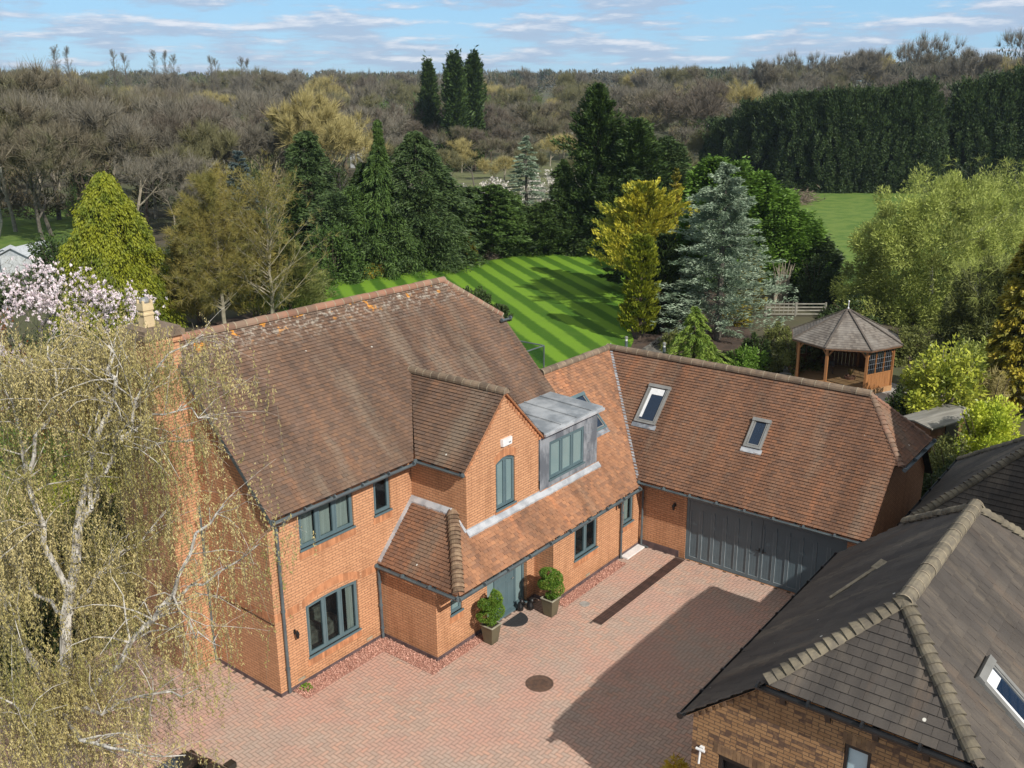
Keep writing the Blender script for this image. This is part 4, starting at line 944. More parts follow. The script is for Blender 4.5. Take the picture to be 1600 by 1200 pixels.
# pink gravel along the walls
def gravel():
    strips=[(.35,3.5,-.56,-.02),(3.0,3.5,-2.35,-.56),(3.5,5.25,-2.36,-2.05),(7.85,11.25,-3.12,-2.74)]
    V=[];rg=np.random.RandomState(9)
    gb=simple('gravel_bed',(.42,.20,.15),.95,(.30,.15,.115),14.,bump=.5)
    for s in strips:
        n=int((s[1]-s[0])*(s[3]-s[2])*1500)
        c=np.stack([rg.uniform(s[0],s[1],n),rg.uniform(s[2],s[3],n)+rg.normal(0,.012,n),rg.uniform(.012,.03,n)],1)
        a=rg.rand(n)*6.28; t=rg.normal(0,.5,(n,2)); R=rg.uniform(.012,.024,n)
        for k in (0,):
            q=[]
            for j,(e,f) in enumerate(((1,.2),(.1,1),(-1,-.1),(0,-.9))):
                dx=np.cos(a)*e*R-np.sin(a)*f*R; dy=np.sin(a)*e*R+np.cos(a)*f*R; q.append(np.stack([c[:,0]+dx,c[:,1]+dy,c[:,2]+dx*t[:,0]+dy*t[:,1]],1))
            V.append(np.stack(q,1))
    m=simple('gravel_stone',(.66,.37,.285),.9,(.54,.29,.22),9.,attr=True)
    g=tag(npmesh('gravel',np.concatenate(V),4,m),'pink gravel strip along the foot of the house walls','gravel',None,'stuff')
    for s in strips: sheet('gravel_base',[(s[0],s[2]),(s[1],s[2]),(s[1],s[3]),(s[0],s[3])],.008+.002*strips.index(s),gb)
gravel()
# patio and path
slab=simple('patio_slab',(.36,.35,.335),.8,(.30,.29,.275),1.5)
gcx,gcy=35.25,-1.45
sheet('patio',[(31.5,2.8),(34.5,4.2),(37.5,2.5),(38,-1),(36,-4.8),(31,-5.5),(20,-4),(20,1)],.02,slab,.05)
sheet('path',[at(*p) for p in ((983,556),(1050,520),(1085,505),(1100,512),(1060,540),(1040,560))],.012,simple('stone_path',(.20,.185,.16),.9,(.10,.095,.085),2.))
sheet('path',[at(*p) for p in ((736,404),(752,404),(745,396),(735,397))],.045,slab)
# ================================================================== OBJECTS
# planters with spiral topiary
potm=simple('olive_metal',(.125,.118,.075),.35,(.105,.098,.062),3.,metal=.2); potr=simple('pale_rim',(.42,.40,.31),.5); soilm=simple('compost',(.045,.03,.02),.95)
boxl=leafmat('box_leaf',(.14,.25,.03),(.09,.185,.024),(.19,.28,.04),4.)
def leaves(C_,Dn,L,Wd,rg,flat=.6):
    """rhombus leaves; C_ centres (n,3), Dn directions (n,3)"""
    n=len(C_); Dn=Dn/np.maximum(np.linalg.norm(Dn,axis=1,keepdims=True),1e-6)
    up=np.array([0,0,1.])[None]*flat+rg.normal(0,1,(n,3))*(1-flat*.6)
    S=np.cross(Dn,up); S/=np.maximum(np.linalg.norm(S,axis=1,keepdims=True),1e-6)
    L=np.asarray(L).reshape(-1,1)*np.ones((n,1)); Wd=np.asarray(Wd).reshape(-1,1)*np.ones((n,1))
    bend=np.cross(S,Dn)*L*.12
    return np.stack([C_-Dn*L*.5-bend*.3,C_+S*Wd*.5+bend*.3,C_+Dn*L*.5-bend*.3,C_-S*Wd*.5+bend*.3],1)
def topiary(seed):
    rg=np.random.RandomState(seed); n=9500; P=[];Dd=[]
    # spiral: a helix of thick leafy roll narrowing upwards
    t=rg.rand(n)**.85; turns=1.9; z=.74+t*.66; R=.34*(1-t*.35)*(np.where(t<.12,t/.12*.5+.5,1)); a=t*turns*2*PI+seed
    rad=.215*(1-t*.12); th=rg.rand(n)*2*PI; rr=rad*np.sqrt(rg.uniform(.55,1,n))
    cx=np.cos(a)*R*.62; cy=np.sin(a)*R*.62
    ox=np.cos(th)*rr; oz=np.sin(th)*rr*.72
    P=np.stack([cx+np.cos(a)*ox,cy+np.sin(a)*ox,z+oz],1); Dd=np.stack([np.cos(a)*np.cos(th),np.sin(a)*np.cos(th),np.sin(th)],1)+rg.normal(0,.5,(n,3))
    m=700; th=rg.rand(m)*6.28; ph=rg.rand(m); q=np.stack([np.cos(th)*.15*np.sqrt(ph),np.sin(th)*.15*np.sqrt(ph),.56+rg.rand(m)*.12],1)
    P=np.concatenate([P,q]); Dd=np.concatenate([Dd,rg.normal(0,1,(m,3))+np.array([0,0,.6])])
    return leaves(P,Dd,rg.uniform(.035,.06,len(P)),rg.uniform(.02,.035,len(P)),rg,.2)
def planter(x,y,seed,label):
    e=empty('tapered_planter',(x,y,0),0,label,'planter','planters either side of the front door')
    mb=MB(); b,t,h=.135,.20,.54
    mb.hexa([(-b,-b,.008),(b,-b,.008),(b,b,.008),(-b,b,.008),(-t,-t,h),(t,-t,h),(t,t,h),(-t,t,h)]); mb.build('pot',potm,e)
    mb=MB(); 
    for (a0,a1,c0,c1) in ((-.215,.215,-.215,-.175),(-.215,.215,.175,.215),(-.215,-.175,-.175,.175),(.175,.215,-.175,.175)): mb.box(a0,a1,c0,c1,h+.001,h+.022)
    mb.build('rim',potr,e); mb=MB(); mb.box(-.174,.174,-.174,.174,h+.001,h+.008); mb.build('soil',soilm,e)
    t_=empty('spiral_topiary',(x,y,.0),0,('bright green spiral topiary bush in the planter left of the door' if seed==1 else 'bright green spiral topiary bush in the planter right of the door'),'topiary','topiary bushes by the front door')
    npmesh('foliage',topiary(seed),4,boxl,t_); mb=MB(); mb.tube([(0,0,h),(0.02,0,1.0),(0,0,1.45)],.02,6); mb.build('stem',MT['bonnet'],t_)
planter(5.12,-2.55,1,'square tapered olive planter left of the front door'); planter(7.27,-2.98-.02,4,'square tapered olive planter right of the front door')
mb=MB(); mb.v=[]; pts=[(.0+.42*math.cos(PI+PI*i/20),.42*math.sin(PI+PI*i/20)) for i in range(21)]
mb.face([(6.42+p[0],-2.25+p[1]*1.15,.018) for p in pts]); mb.face([(6.42+p[0]*1.02,-2.25+p[1]*1.17,.004) for p in pts][::-1])
for i in range(20): a,b=pts[i],pts[i+1]; mb.face([(6.42+a[0]*1.02,-2.25+a[1]*1.17,.004),(6.42+b[0]*1.02,-2.25+b[1]*1.17,.004),(6.42+b[0],-2.25+b[1]*1.15,.018),(6.42+a[0],-2.25+a[1]*1.15,.018)])
mb.face([(6.42-.43,-2.25,.004),(6.42+.43,-2.25,.004),(6.42+.42,-2.25,.018),(6.42-.42,-2.25,.018)])
tag(mb.build('doormat',simple('rubber_mat',(.028,.03,.033),.8,(.02,.02,.022),20.,bump=.6)),'dark half-round rubber doormat in front of the door','doormat')
# two small black dog figures by the door
for k,(x,y,lb) in enumerate(((6.93,-2.16,'small black ornament beside the door, nearer the doormat'),(7.15,-2.36,'small black ornament beside the right planter'))):
    mb=MB(); mb.lathe([(.09,0.004),(.105,.05),(.10,.13),(.075,.2),(.06,.25),(.0,.27)],(x,y,0),10); mb.lathe([(.0,-.07),(.06,-.04),(.07,.01),(.045,.06),(0,.08)],(x+.01,y-.05,.30),10); mb.bar((x,y-.1,.29),(x,y-.17,.275),.05,.045); mb.bar((x-.045,y-.03,.35),(x-.055,y-.02,.40),.02,.03); mb.bar((x+.045,y-.03,.35),(x+.055,y-.02,.40),.02,.03)
    tag(mb.build('door_ornament',MT['black'],smooth=False),lb,'ornament','black ornaments by the door')
# small weeds at the corner downpipe
def tuft(name,x,y,z,n,R,H,L,Wd,mat,label,cat,seed=1,group=None):
    rg=np.random.RandomState(seed); a=rg.rand(n)*6.28; r=R*np.sqrt(rg.rand(n)); P=np.stack([x+np.cos(a)*r,y+np.sin(a)*r,z+rg.rand(n)*H*(1-(r/R)**2*.6)],1)
    D=np.stack([np.cos(a),np.sin(a),rg.rand(n)*1.2],1)+rg.normal(0,.4,(n,3))
    return tag(npmesh(name,leaves(P,D,rg.uniform(L*.7,L*1.3,n),Wd,rg),4,mat),label,cat,group)
weed=leafmat('weed_leaf',(.20,.33,.04),(.14,.27,.03)); yel=leafmat('gold_leaf',(.62,.45,.05),(.48,.38,.05))
tuft('weed',.62,-.22,.01,60,.16,.12,.09,.045,weed,'small bright green weed at the foot of the corner downpipe','weed')
x,y=at(1012,1200,.9); tuft('yellow_shrub',x+.3,y-.5,.0,1500,.42,1.25,.16,.035,yel,'golden leaved shrub tip at the bottom edge beside the outbuilding','shrub',3)
# dark car under the birch
def car():
    cx,cy=-4.0,-3.15
    e=empty('parked_car',(cx,cy,0),math.radians(92),'dark car parked under the birch at the bottom left corner','car')
    pm=simple('dark_car_paint',(.018,.022,.020),.12,(.02,.024,.022),spec=.8); gl=glassmat('car_glass',(.01,.012,.012),.25)
    prof=[(-2.2,.55),(-2.15,.85),(-1.75,.98),(-1.2,1.02),(-.55,1.40),(.1,1.47),(.8,1.43),(1.45,1.12),(2.05,1.02),(2.2,.75),(2.2,.45)]
    mb=MB(); W_=[.84,.86,.88,.90,.66,.68,.66,.82,.84,.84,.84]; K=8
    rows=[]
    for (x,z),w in zip(prof,W_): rows.append([(x,w*math.sin(PI/2*(k/K*2-1))*1.0,z-.07*(abs(k/K*2-1)**3)) for k in range(K+1)])
    for i in range(len(rows)-1):
        for k in range(K): mb.face([rows[i][k],rows[i+1][k],rows[i+1][k+1],rows[i][k+1]])
    low=[(x,z) for x,z in prof if z<1.1]
    for s in (-1,1):
        k=0 if s<0 else K
        for i in range(len(rows)-1):
            a,b=rows[i][k],rows[i+1][k]; za=min(a[2],.95); zb=min(b[2],.95)
            mb.face([(a[0],s*.88,.28),(b[0],s*.88,.28),(b[0],s*.90,zb),(a[0],s*.90,za)]); 
            if a[2]>za or b[2]>zb: mb.face([(a[0],s*.90,za),(b[0],s*.90,zb),b,a])
    mb.face([(-2.2,-.88,.28),(-2.2,.88,.28),(-2.2,.84,.55),(-2.2,-.84,.55)]); mb.face([(2.2,-.88,.28),(2.2,.88,.28),(2.2,.84,.75),(2.2,-.84,.75)]); mb.face([(-2.2,-.88,.28),(2.2,-.88,.28),(2.2,.88,.28),(-2.2,.88,.28)])
    mb.build('body',pm,e,smooth=True)
    for (x0,z0,x1,z1,w0,w1) in ((-1.15,1.06,-.62,1.38,.78,.62),(1.4,1.16,.86,1.42,.74,.6)):
        g=MB(); g.hexa([(x0,-w0,z0),(x0,w0,z0),(x1,w1,z1),(x1,-w1,z1),(x0,-w0,z0+.025),(x0,w0,z0+.025),(x1,w1,z1+.025),(x1,-w1,z1+.025)]); g.build('windscreen',gl,e)
    for x in (-1.35,1.4):
        for s in (-1,1):
            w=MB(); w.tube([(x,s*.70,.33),(x,s*.90,.33)],.33,20); wo=w.build('wheel',MT['black'],e); r=MB(); r.tube([(x,s*.895,.33),(x,s*.912,.33)],.2,12); r.build('rim',MT['alu'],wo)
    for s in (-1,1):
        h=MB(); h.box(2.17,2.215,s*.72-.14,s*.72+.14,.66,.78); h.build('headlight',MT['white'],e)
        h=MB(); h.box(.75,.92,s*.98-.1,s*.98+.1,1.0,1.12); h.build('mirror',pm,e)
car()
# ---- gazebo
def gazebo():
    e=empty('octagonal_gazebo',(gcx,gcy,.12),0,'octagonal timber gazebo with grey shingle roof and pointed finial on the patio','gazebo')
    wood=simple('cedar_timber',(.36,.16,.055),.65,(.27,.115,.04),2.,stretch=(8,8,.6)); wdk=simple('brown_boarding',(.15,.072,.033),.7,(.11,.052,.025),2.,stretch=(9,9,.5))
    sh,nt,b=newmat('shingles'); T=NT(nt); a=T.attr(); n=T.noise(T.obj(),1.2,4); col=T.mix(a,(.20,.175,.15),(.105,.09,.078)); col=T.mix(T.ramp(n,.4,.7,0,.5),col,(.27,.25,.225)); T.L.new(col,b.inputs['Base Color']); b.inputs['Roughness'].default_value=.9
    rot=math.atan2(-2.86--1.0,34.65-34.23)  # one side runs between the two front posts
    R=2.45; a0=0.
    an=[a0+k*PI/4 for k in range(8)]
    P=lambda k,r,z:Vector((r*math.cos(an[k%8]),r*math.sin(an[k%8]),z))
    # roof: coursed shingles on eight faces
    mb=MB(); rg=random.Random(2); ZE_,ZA=2.28,3.72; RE=2.85
    for k in range(8):
        n=18
        for i in range(n):
            r0=RE*(1-i/n); r1=RE*(1-(i+1)/n); z0=ZE_+(ZA-ZE_)*i/n; z1=ZE_+(ZA-ZE_)*(i+1)/n+.012
            A,B=P(k,r0,z0+.028),P(k+1,r0,z0+.028); Cc,Dd=P(k,max(r1,.02),z1),P(k+1,max(r1,.02),z1); m=max(1,int((B-A).length/.13)); off=rg.random()
            for j in range(m):
                t0,t1=j/m,(j+1)/m; r=rg.random(); mb.face([A.lerp(B,t0),A.lerp(B,t1),Cc.lerp(Dd,t1),Cc.lerp(Dd,t0)],None,r)
                mb.face([A.lerp(B,t0)-Vector((0,0,.03)),A.lerp(B,t1)-Vector((0,0,.03)),A.lerp(B,t1),A.lerp(B,t0)],None,1)
    for k in range(8): mb.face([P(k,RE,ZE_-.01),P(k+1,RE,ZE_-.01),(0,0,ZE_+.25)])
    mb.build('roof',sh,e)
    for k in range(8):
        h=MB(); h.bar(P(k,RE+.02,ZE_+.05),P(k,.05,ZA+.05),.09,.04); h.build('hip_capping',simple('hip_cap',(.12,.10,.085),.9) if k==0 else bpy.data.materials['hip_cap'],e)
    f=MB()
    for k in range(8): f.bar(P(k,RE-.03,ZE_-.02),P(k+1,RE-.03,ZE_-.02),.04,.12)
    f.build('eaves_board',wdk,e)
    f=MB(); f.lathe([(.05,0),(.05,.1),(.02,.13),(.02,.38),(.045,.42),(.04,.47),(0,.5)],(0,0,ZA),8); f.build('finial',MT['white'],e)
    fl=MB(); 
    for k in range(8): fl.face([P(k,R+.1,.16),P(k+1,R+.1,.16),(0,0,.16)]); fl.face([P(k,R+.1,-.12),P(k+1,R+.1,-.12),P(k+1,R+.1,.16),P(k,R+.1,.16)])
    fl.build('floor',simple('deck_boards',(.42,.24,.11),.7,(.33,.18,.085),1.,stretch=(12,.6,1)),e)
    for k in range(8):
        p=MB(); p.bar(P(k,R,.16),P(k,R,ZE_+.03),.12,.12); po=p.build('post',wood,e)
        for s in (-1,1):
            q=P(k+s,R,0)-P(k,R,0); q.normalize(); b_=MB(); b_.bar(P(k,R,1.85)+q*.05,P(k,R,2.22)+q*.35,.05,.07); b_.build('brace',wood,po)
    # sides: camera-facing sides (0: front open, 7/6 left open), right glazed, back boarded
    C_=(CAM[0]-gcx,CAM[1]-gcy); ca=math.atan2(C_[1],C_[0])
    for k in range(8):
        mid=an[k]+PI/8; d=(mid-ca+PI)%(2*PI)-PI
        A,B=P(k,R,0),P(k+1,R,0); u=(B-A).normalized(); A+=u*.06; B-=u*.06
        if abs(d)<.45 : continue                 # open front
        if d<-.3 and d>-1.3: continue            # open towards the patio
        w=MB(); nrm=Vector((math.cos(mid),math.sin(mid),0))
        n=9
        for j in range(n):
            a_=A.lerp(B,j/n); b_=A.lerp(B,(j+1)/n); w.hexa([a_-nrm*.02+Vector((0,0,.17)),b_-nrm*.02-u*.01+Vector((0,0,.17)),b_+nrm*.02-u*.01+Vector((0,0,.17)),a_+nrm*.02+Vector((0,0,.17)),a_-nrm*.02+Vector((0,0,.9)),b_-nrm*.02-u*.01+Vector((0,0,.9)),b_+nrm*.02-u*.01+Vector((0,0,.9)),a_+nrm*.02+Vector((0,0,.9))])
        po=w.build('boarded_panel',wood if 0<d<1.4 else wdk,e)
        g=MB(); g.hexa([A-nrm*.005+Vector((0,0,.95)),B-nrm*.005+Vector((0,0,.95)),B+nrm*.005+Vector((0,0,.95)),A+nrm*.005+Vector((0,0,.95)),A-nrm*.005+Vector((0,0,2.2)),B-nrm*.005+Vector((0,0,2.2)),B+nrm*.005+Vector((0,0,2.2)),A+nrm*.005+Vector((0,0,2.2))]); go=g.build('window_pane',MT['glass'],e)
        fr=MB()
        for t in (0,1/3,2/3,1): fr.bar(A.lerp(B,t)+Vector((0,0,.9)),A.lerp(B,t)+Vector((0,0,2.24)),.06,.06)
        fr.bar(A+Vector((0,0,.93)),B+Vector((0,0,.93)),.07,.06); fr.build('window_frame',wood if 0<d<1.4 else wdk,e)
        ld=MB()
        for t in np.arange(1/12,1,1/12): ld.bar(A.lerp(B,t)+nrm*.01+Vector((0,0,.95)),A.lerp(B,t)+nrm*.01+Vector((0,0,2.2)),.012,.012)
        for z in np.arange(1.2,2.2,.25): ld.bar(A+nrm*.01+Vector((0,0,z)),B+nrm*.01+Vector((0,0,z)),.012,.012)
        ld.build('leading',MT['lead'],e)
gazebo()
def bench(x,y,rz,label):
    e=empty('patio_chair',(x,y,.285),rz,label,'chair'); w=simple('bench_wood',(.10,.055,.03),.7) if 'bench_wood' not in bpy.data.materials else bpy.data.materials['bench_wood']
    s=MB(); s.box(-.5,.5,-.25,.25,.40,.44); s.build('seat',w,e); b=MB()
    for i in range(7): b.box(-.48+i*.15,-.43+i*.15,.22,.25,.44,.9)
    b.box(-.5,.5,.22,.26,.9,.96); b.build('backrest',w,e)
    for (a,c) in ((-.46,-.22),(.46,-.22),(-.46,.2),(.46,.2)): l=MB(); l.box(a-.03,a+.03,c-.03,c+.03,0,.40); l.build('leg',w,e)
bench(gcx+.6,gcy+.9,.3,'dark wooden bench standing inside the gazebo')
for (u,v,lb) in ((1238,582,'terracotta pot standing left of the gazebo entrance'),(1327,600,'terracotta bowl of dried stems at the gazebo front edge')):
    x,y=at(u,v); e=empty('plant_pot',(x,y,.02),0,lb,'plant pot'); p=MB(); p.lathe([(.2,0),(.27,.36),(.29,.36),(.29,.42),(.25,.42),(.24,.36),(0,.35)],(0,0,0),16); p.build('pot',simple('terracotta',(.24,.12,.075),.85) if 'terracotta' not in bpy.data.materials else bpy.data.materials['terracotta'],e)
    rg=np.random.RandomState(int(u)); n=60; a=rg.rand(n)*6.28; D=np.stack([np.cos(a)*.5,np.sin(a)*.5,np.ones(n)],1); npmesh('stems',leaves(np.stack([np.cos(a)*.1,np.sin(a)*.1,np.full(n,.6)],1),D,.45,.03,rg),4,leafmat('dry_stem',(.28,.22,.1),(.18,.16,.06)) if 'dry_stem' not in bpy.data.materials else bpy.data.materials['dry_stem'],e)
# lattice fence behind the gazebo
def trellis():
    A=Vector((*at(1196,494),0)); B=Vector((*at(1290,494),0)); e=empty('low_lattice_fence',tuple(A),0,'low weathered white lattice fence behind the gazebo','fence'); B=B-A; wd=simple('grey_white_wood',(.33,.32,.27),.85,(.24,.23,.19),3.); u=B.normalized(); L=B.length
    for t in np.arange(0,L+.1,2.0): p=MB(); p.bar(u*t,u*t+Vector((0,0,.95)),.1,.1); p.build('post',wd,e)
    r=MB(); 
    for z in (.15,.4,.62,.85): r.bar(u*0+Vector((0,0,z)),B+Vector((0,0,z)),.03,.07)
    r.build('rails',wd,e); r=MB()
    for t in np.arange(.3,L*.55,.3): r.bar(u*t+Vector((0,0,.1)),u*t+Vector((0,0,1.0)),.03,.04)
    r.build('slats',wd,e)
trellis()
# bollard lights by the path
for (u,v,lb) in ((978,552,'grey bollard light by the lawn edge, left of the path steps'),(1037,562,'grey bollard light right of the path steps just behind the garage ridge')):
    x,y=at(u,v); e=empty('bollard_light',(x,y,0),0,lb,'bollard light','bollard lights at the path'); p=MB(); p.lathe([(.09,0),(.09,.75),(.0,.75)],(0,0,0),12); p.build('post',MT['gutter'],e); p=MB(); p.lathe([(.07,.75),(.07,.88),(0,.88)],(0,0,0),12); p.build('lens',MT['white'],e); p=MB(); p.lathe([(.1,.88),(.1,.98),(.06,1.02),(0,1.02)],(0,0,0),12); p.build('cap',MT['alu'],e)
# curved path steps
rg=random.Random(3)
for k in range(5):
    x,y=at(1004+k*10,549-k*6); mb=MB()
    for i in range(7):
        a=(i-3)*.16; mb.box(x-.5+i*.33-.15,x-.5+i*.33+.14,y-.25+math.cos(a*2)*.3-.1,y-.25+math.cos(a*2)*.3+.12,.0,.06+.05*k,rg.random())
    tag(mb.build('garden_step',simple('step_stone',(.17,.16,.14),.9,(.09,.085,.075),4.) if k==0 else bpy.data.materials['step_stone']),'curved stone garden step beside the striped lawn','step','curved garden steps by the lawn')
# garden shed roofs at the right, brush pile, far buildings
def shed(name,u,v,L,Wd,H,rz,wall_m,roof_m,label,cat,pitch=.25,z0=0.):
    x,y=at(u,v,z0); e=empty(name,(x,y,z0),rz,label,cat); w=MB(); w.box(-L/2,L/2,-Wd/2,Wd/2,0,H); w.build('wall',wall_m,e)
    r=MB(); h=Wd/2*pitch
    for s in (-1,1): r.hexa([(-L/2-.2,s*(Wd/2+.2),H-.05),(L/2+.2,s*(Wd/2+.2),H-.05),(L/2+.2,0,H+h),(-L/2-.2,0,H+h),(-L/2-.2,s*(Wd/2+.2),H+.01),(L/2+.2,s*(Wd/2+.2),H+.01),(L/2+.2,0,H+h+.06),(-L/2-.2,0,H+h+.06)])
    for s in (-1,1): r.face([(s*L/2,-Wd/2,H),(s*L/2,Wd/2,H),(s*L/2,0,H+h)])
    r.build('roof',roof_m,e)
    d=MB(); d.box(-.45,.45,-Wd/2-.03,-Wd/2-.002,0,min(H-.1,2)); do=d.build('door',MT['black'],e)
    n=MB(); n.box(L*.28,L*.28+.7,-Wd/2-.02,-Wd/2-.002,H*.45,H*.8); n.build('window',MT['glass'],e); return e
shed('garden_shed',1462,690,3.0,1.3,1.15,-.35,simple('shed_boards',(.22,.10,.05),.8,stretch=(1,1,8)),simple('grey_board_roof',(.26,.25,.22),.85,(.17,.16,.14),1.2,stretch=(.6,9,1)),'low timber shed with grey board roof behind the garage','shed',.12)
wb=simple('pale_render',(.60,.62,.63),.7); rf=simple('pale_roof',(.50,.53,.56),.6)
shed('white_chalet',50,424,4.2,2.6,1.7,.5,wb,rf,'white building glimpsed at the left edge beyond the hedge','building',.5)
shed('white_chalet',16,424,2.2,2,1.6,.9,wb,rf,'smaller white hut left of the white building','building',.5)
shed('far_white_shed',563,262,3,3,2.4,.2,wb,rf,'small white shed among the trees beyond the garden','shed',.4)
shed('far_white_shed',925,270,3,3,1.4,.6,wb,rf,'white shed roof beyond the tall dark conifers','shed',.4)
# ================================================================== VEGETATION
bark={'brown':simple('bark_brown',(.095,.07,.05),.95,(.06,.045,.033),4.),'grey':simple('bark_grey',(.13,.115,.095),.95,(.085,.075,.06),3.),
      'pale':simple('bark_pale',(.30,.265,.20),.9,(.19,.165,.12),3.),'birch':simple('bark_birch',(.60,.57,.52),.85,(.25,.23,.20),9.,stretch=(1,1,.35)),'silver':simple('bark_silver',(.30,.30,.26),.9,(.2,.2,.17),3.)}
LM={}
def lm(n,*a,**k):
    if n not in LM: LM[n]=leafmat(n,*a,**k)
    return LM[n]
lm('dark_conifer',(.042,.078,.018),(.075,.122,.026),(.026,.05,.014),1.2,.1)
lm('mid_conifer',(.070,.125,.026),(.10,.165,.036),(.045,.085,.02),.8,.12)
lm('cedar_green',(.068,.112,.038),(.105,.158,.050),(.042,.075,.027),.8,.12)
lm('blue_cedar',(.22,.30,.20),(.40,.48,.35),(.10,.155,.085),.9,.12)
lm('blue_spruce',(.07,.105,.105),(.11,.15,.15),None,1.,.1)
lm('gold_conifer',(.44,.42,.04),(.62,.54,.06),(.20,.25,.035),.7,.2)
lm('gold_yew',(.30,.27,.03),(.46,.36,.045),(.075,.10,.02),.9,.2)
lm('lime_conifer',(.215,.25,.02),(.315,.33,.026),(.12,.165,.016),.8,.2)
lm('bright_green',(.11,.21,.028),(.16,.28,.04),(.07,.135,.02),.6,.18)
lm('fresh_green',(.20,.30,.05),(.30,.40,.07),(.12,.20,.03),1.,.2)
lm('hedge_dark',(.034,.062,.022),(.080,.120,.036),(.026,.045,.016),.35,.1)
lm('laurel_yellow',(.44,.52,.045),(.62,.66,.08),(.30,.40,.04),1.2,.25)
lm('glossy_green',(.33,.38,.04),(.52,.53,.08),(.12,.17,.03),1.5,.15,.35)
lm('willow_green',(.32,.38,.085),(.48,.54,.14),(.21,.235,.065),.35,.25)
lm('shrub_olive',(.14,.165,.045),(.21,.225,.065),(.09,.105,.035),.8,.2)
lm('shrub_dark',(.035,.06,.016),(.055,.085,.022),None,.8,.15)
lm('red_leaf',(.26,.075,.025),(.34,.13,.035),(.14,.075,.03),1.,.2)
lm('birch_leaf',(.44,.375,.15),(.62,.52,.25),(.27,.26,.075),.45,.25)
lm('birch_green',(.22,.235,.05),(.33,.32,.08),(.13,.15,.035),.6,.25)
lm('magnolia_bloom',(.78,.64,.69),(.88,.82,.84),None,1.,.25)
lm('blossom',(.50,.47,.42),(.66,.63,.57),None,1.,.2)
lm('gold_twig',(.42,.36,.15),(.31,.26,.10),None,.5,.1)
lm('larch_twig',(.32,.265,.07),(.23,.195,.05),(.17,.165,.045),.6,.1)
lm('brown_twig',(.190,.162,.108),(.125,.108,.074),(.14,.138,.072),.25,.05)
lm('grey_twig',(.215,.195,.150),(.140,.127,.098),None,.25,.05)
lm('red_twig',(.165,.135,.100),(.112,.094,.072),None,.25,.05)
lm('olive_twig',(.18,.17,.078),(.13,.125,.06),None,.25,.05)
def rodrig(v,ax,a):
    c,s=math.cos(a),math.sin(a); return v*c+np.cross(ax,v)*s+ax*(ax@v)*(1-c)
def skeleton(seed,H,spread=.75,levels=4,nch=(3,4),lean=0.,up=.25,trunk=.3,ratio=.68,wig=.18,r0=None,first=None):
    """returns list of (level,p0,p1,r0,r1) and list of tips (p,dir)"""
    rg=np.random.RandomState(seed); segs=[]; tips=[]
    def grow(p,d,L,r,lv):
        n=3 if lv<3 else 2; pts=[p]; rr=[r]
        for i in range(n):
            d=d+rg.normal(0,wig,3)*(.5 if lv==0 else 1)+np.array([0,0,up*.25]); d/=np.linalg.norm(d); p=p+d*L/n; pts.append(p); rr.append(r*(1-.38*(i+1)/n))
            segs.append((lv,pts[-2],pts[-1],rr[-2],rr[-1]))
        if lv>=levels: tips.append((p,d)); return
        k=rg.randint(nch[0],nch[1]+1)
        for j in range(k):
            ax=np.cross(d,rg.normal(0,1,3)); ax/=np.linalg.norm(ax)+1e-9; a=spread*rg.uniform(.35,1.1)
            if j==0: a*=.35
            nd=rodrig(d,ax,a); nd[2]+=up; nd/=np.linalg.norm(nd)
            t=1. if j<2 else rg.uniform(.45,.95); i=min(n-1,int(t*n)) if t<1 else n
            q=pts[i] if t>=1 else pts[i]+(pts[i+1]-pts[i])*(t*n-i)
            grow(q,nd,L*ratio*rg.uniform(.8,1.15),rr[-1]*rg.uniform(.55,.8),lv+1)
    grow(np.zeros(3),np.array([lean,0,1.]),H*trunk,r0 or H*.016,0)
    zmax=max(s[2][2] for s in segs)
    return segs,tips,zmax
def tubes(segs,k=4):
    if not segs: return np.zeros((0,4,3))
    p0=np.array([s[1] for s in segs]);p1=np.array([s[2] for s in segs]);r0=np.array([s[3] for s in segs])[:,None];r1=np.array([s[4] for s in segs])[:,None]
    d=p1-p0; d/=np.linalg.norm(d,axis=1,keepdims=True)+1e-9; a=np.cross(d,np.array([.31,.52,.79])); a/=np.linalg.norm(a,axis=1,keepdims=True)+1e-9; b=np.cross(d,a); out=[]
    for i in range(k):
        t0,t1=2*PI*i/k,2*PI*(i+1)/k; e0=a*math.cos(t0)+b*math.sin(t0); e1=a*math.cos(t1)+b*math.sin(t1)
        out.append(np.stack([p0+e0*r0,p0+e1*r0,p1+e1*r1,p1+e0*r1],1))
    return np.concatenate(out)
def twigs(tips,per,L,w,rg,spread=.7,up=.3,gravity=0.):
    P=np.array([t[0] for t in tips]);D=np.array([t[1] for t in tips]); P=np.repeat(P,per,0);D=np.repeat(D,per,0); n=len(P)
    D=D+rg.normal(0,spread,(n,3)); D[:,2]+=up; D/=np.linalg.norm(D,axis=1,keepdims=True)
    l=L*rg.uniform(.4,1.2,(n,1)); S=rg.normal(0,1,(n,3)); S=np.cross(D,S); S/=np.linalg.norm(S,axis=1,keepdims=True)
    mid=P+D*l*.5+rg.normal(0,.06,(n,3))*l; end=P+D*l; end[:,2]-=gravity*l[:,0]
    return np.concatenate([np.stack([P+S*w*.5,P-S*w*.5,mid-S*w*.35,mid+S*w*.35],1),np.stack([mid+S*w*.35,mid-S*w*.35,end-S*w*.1,end+S*w*.1],1)])
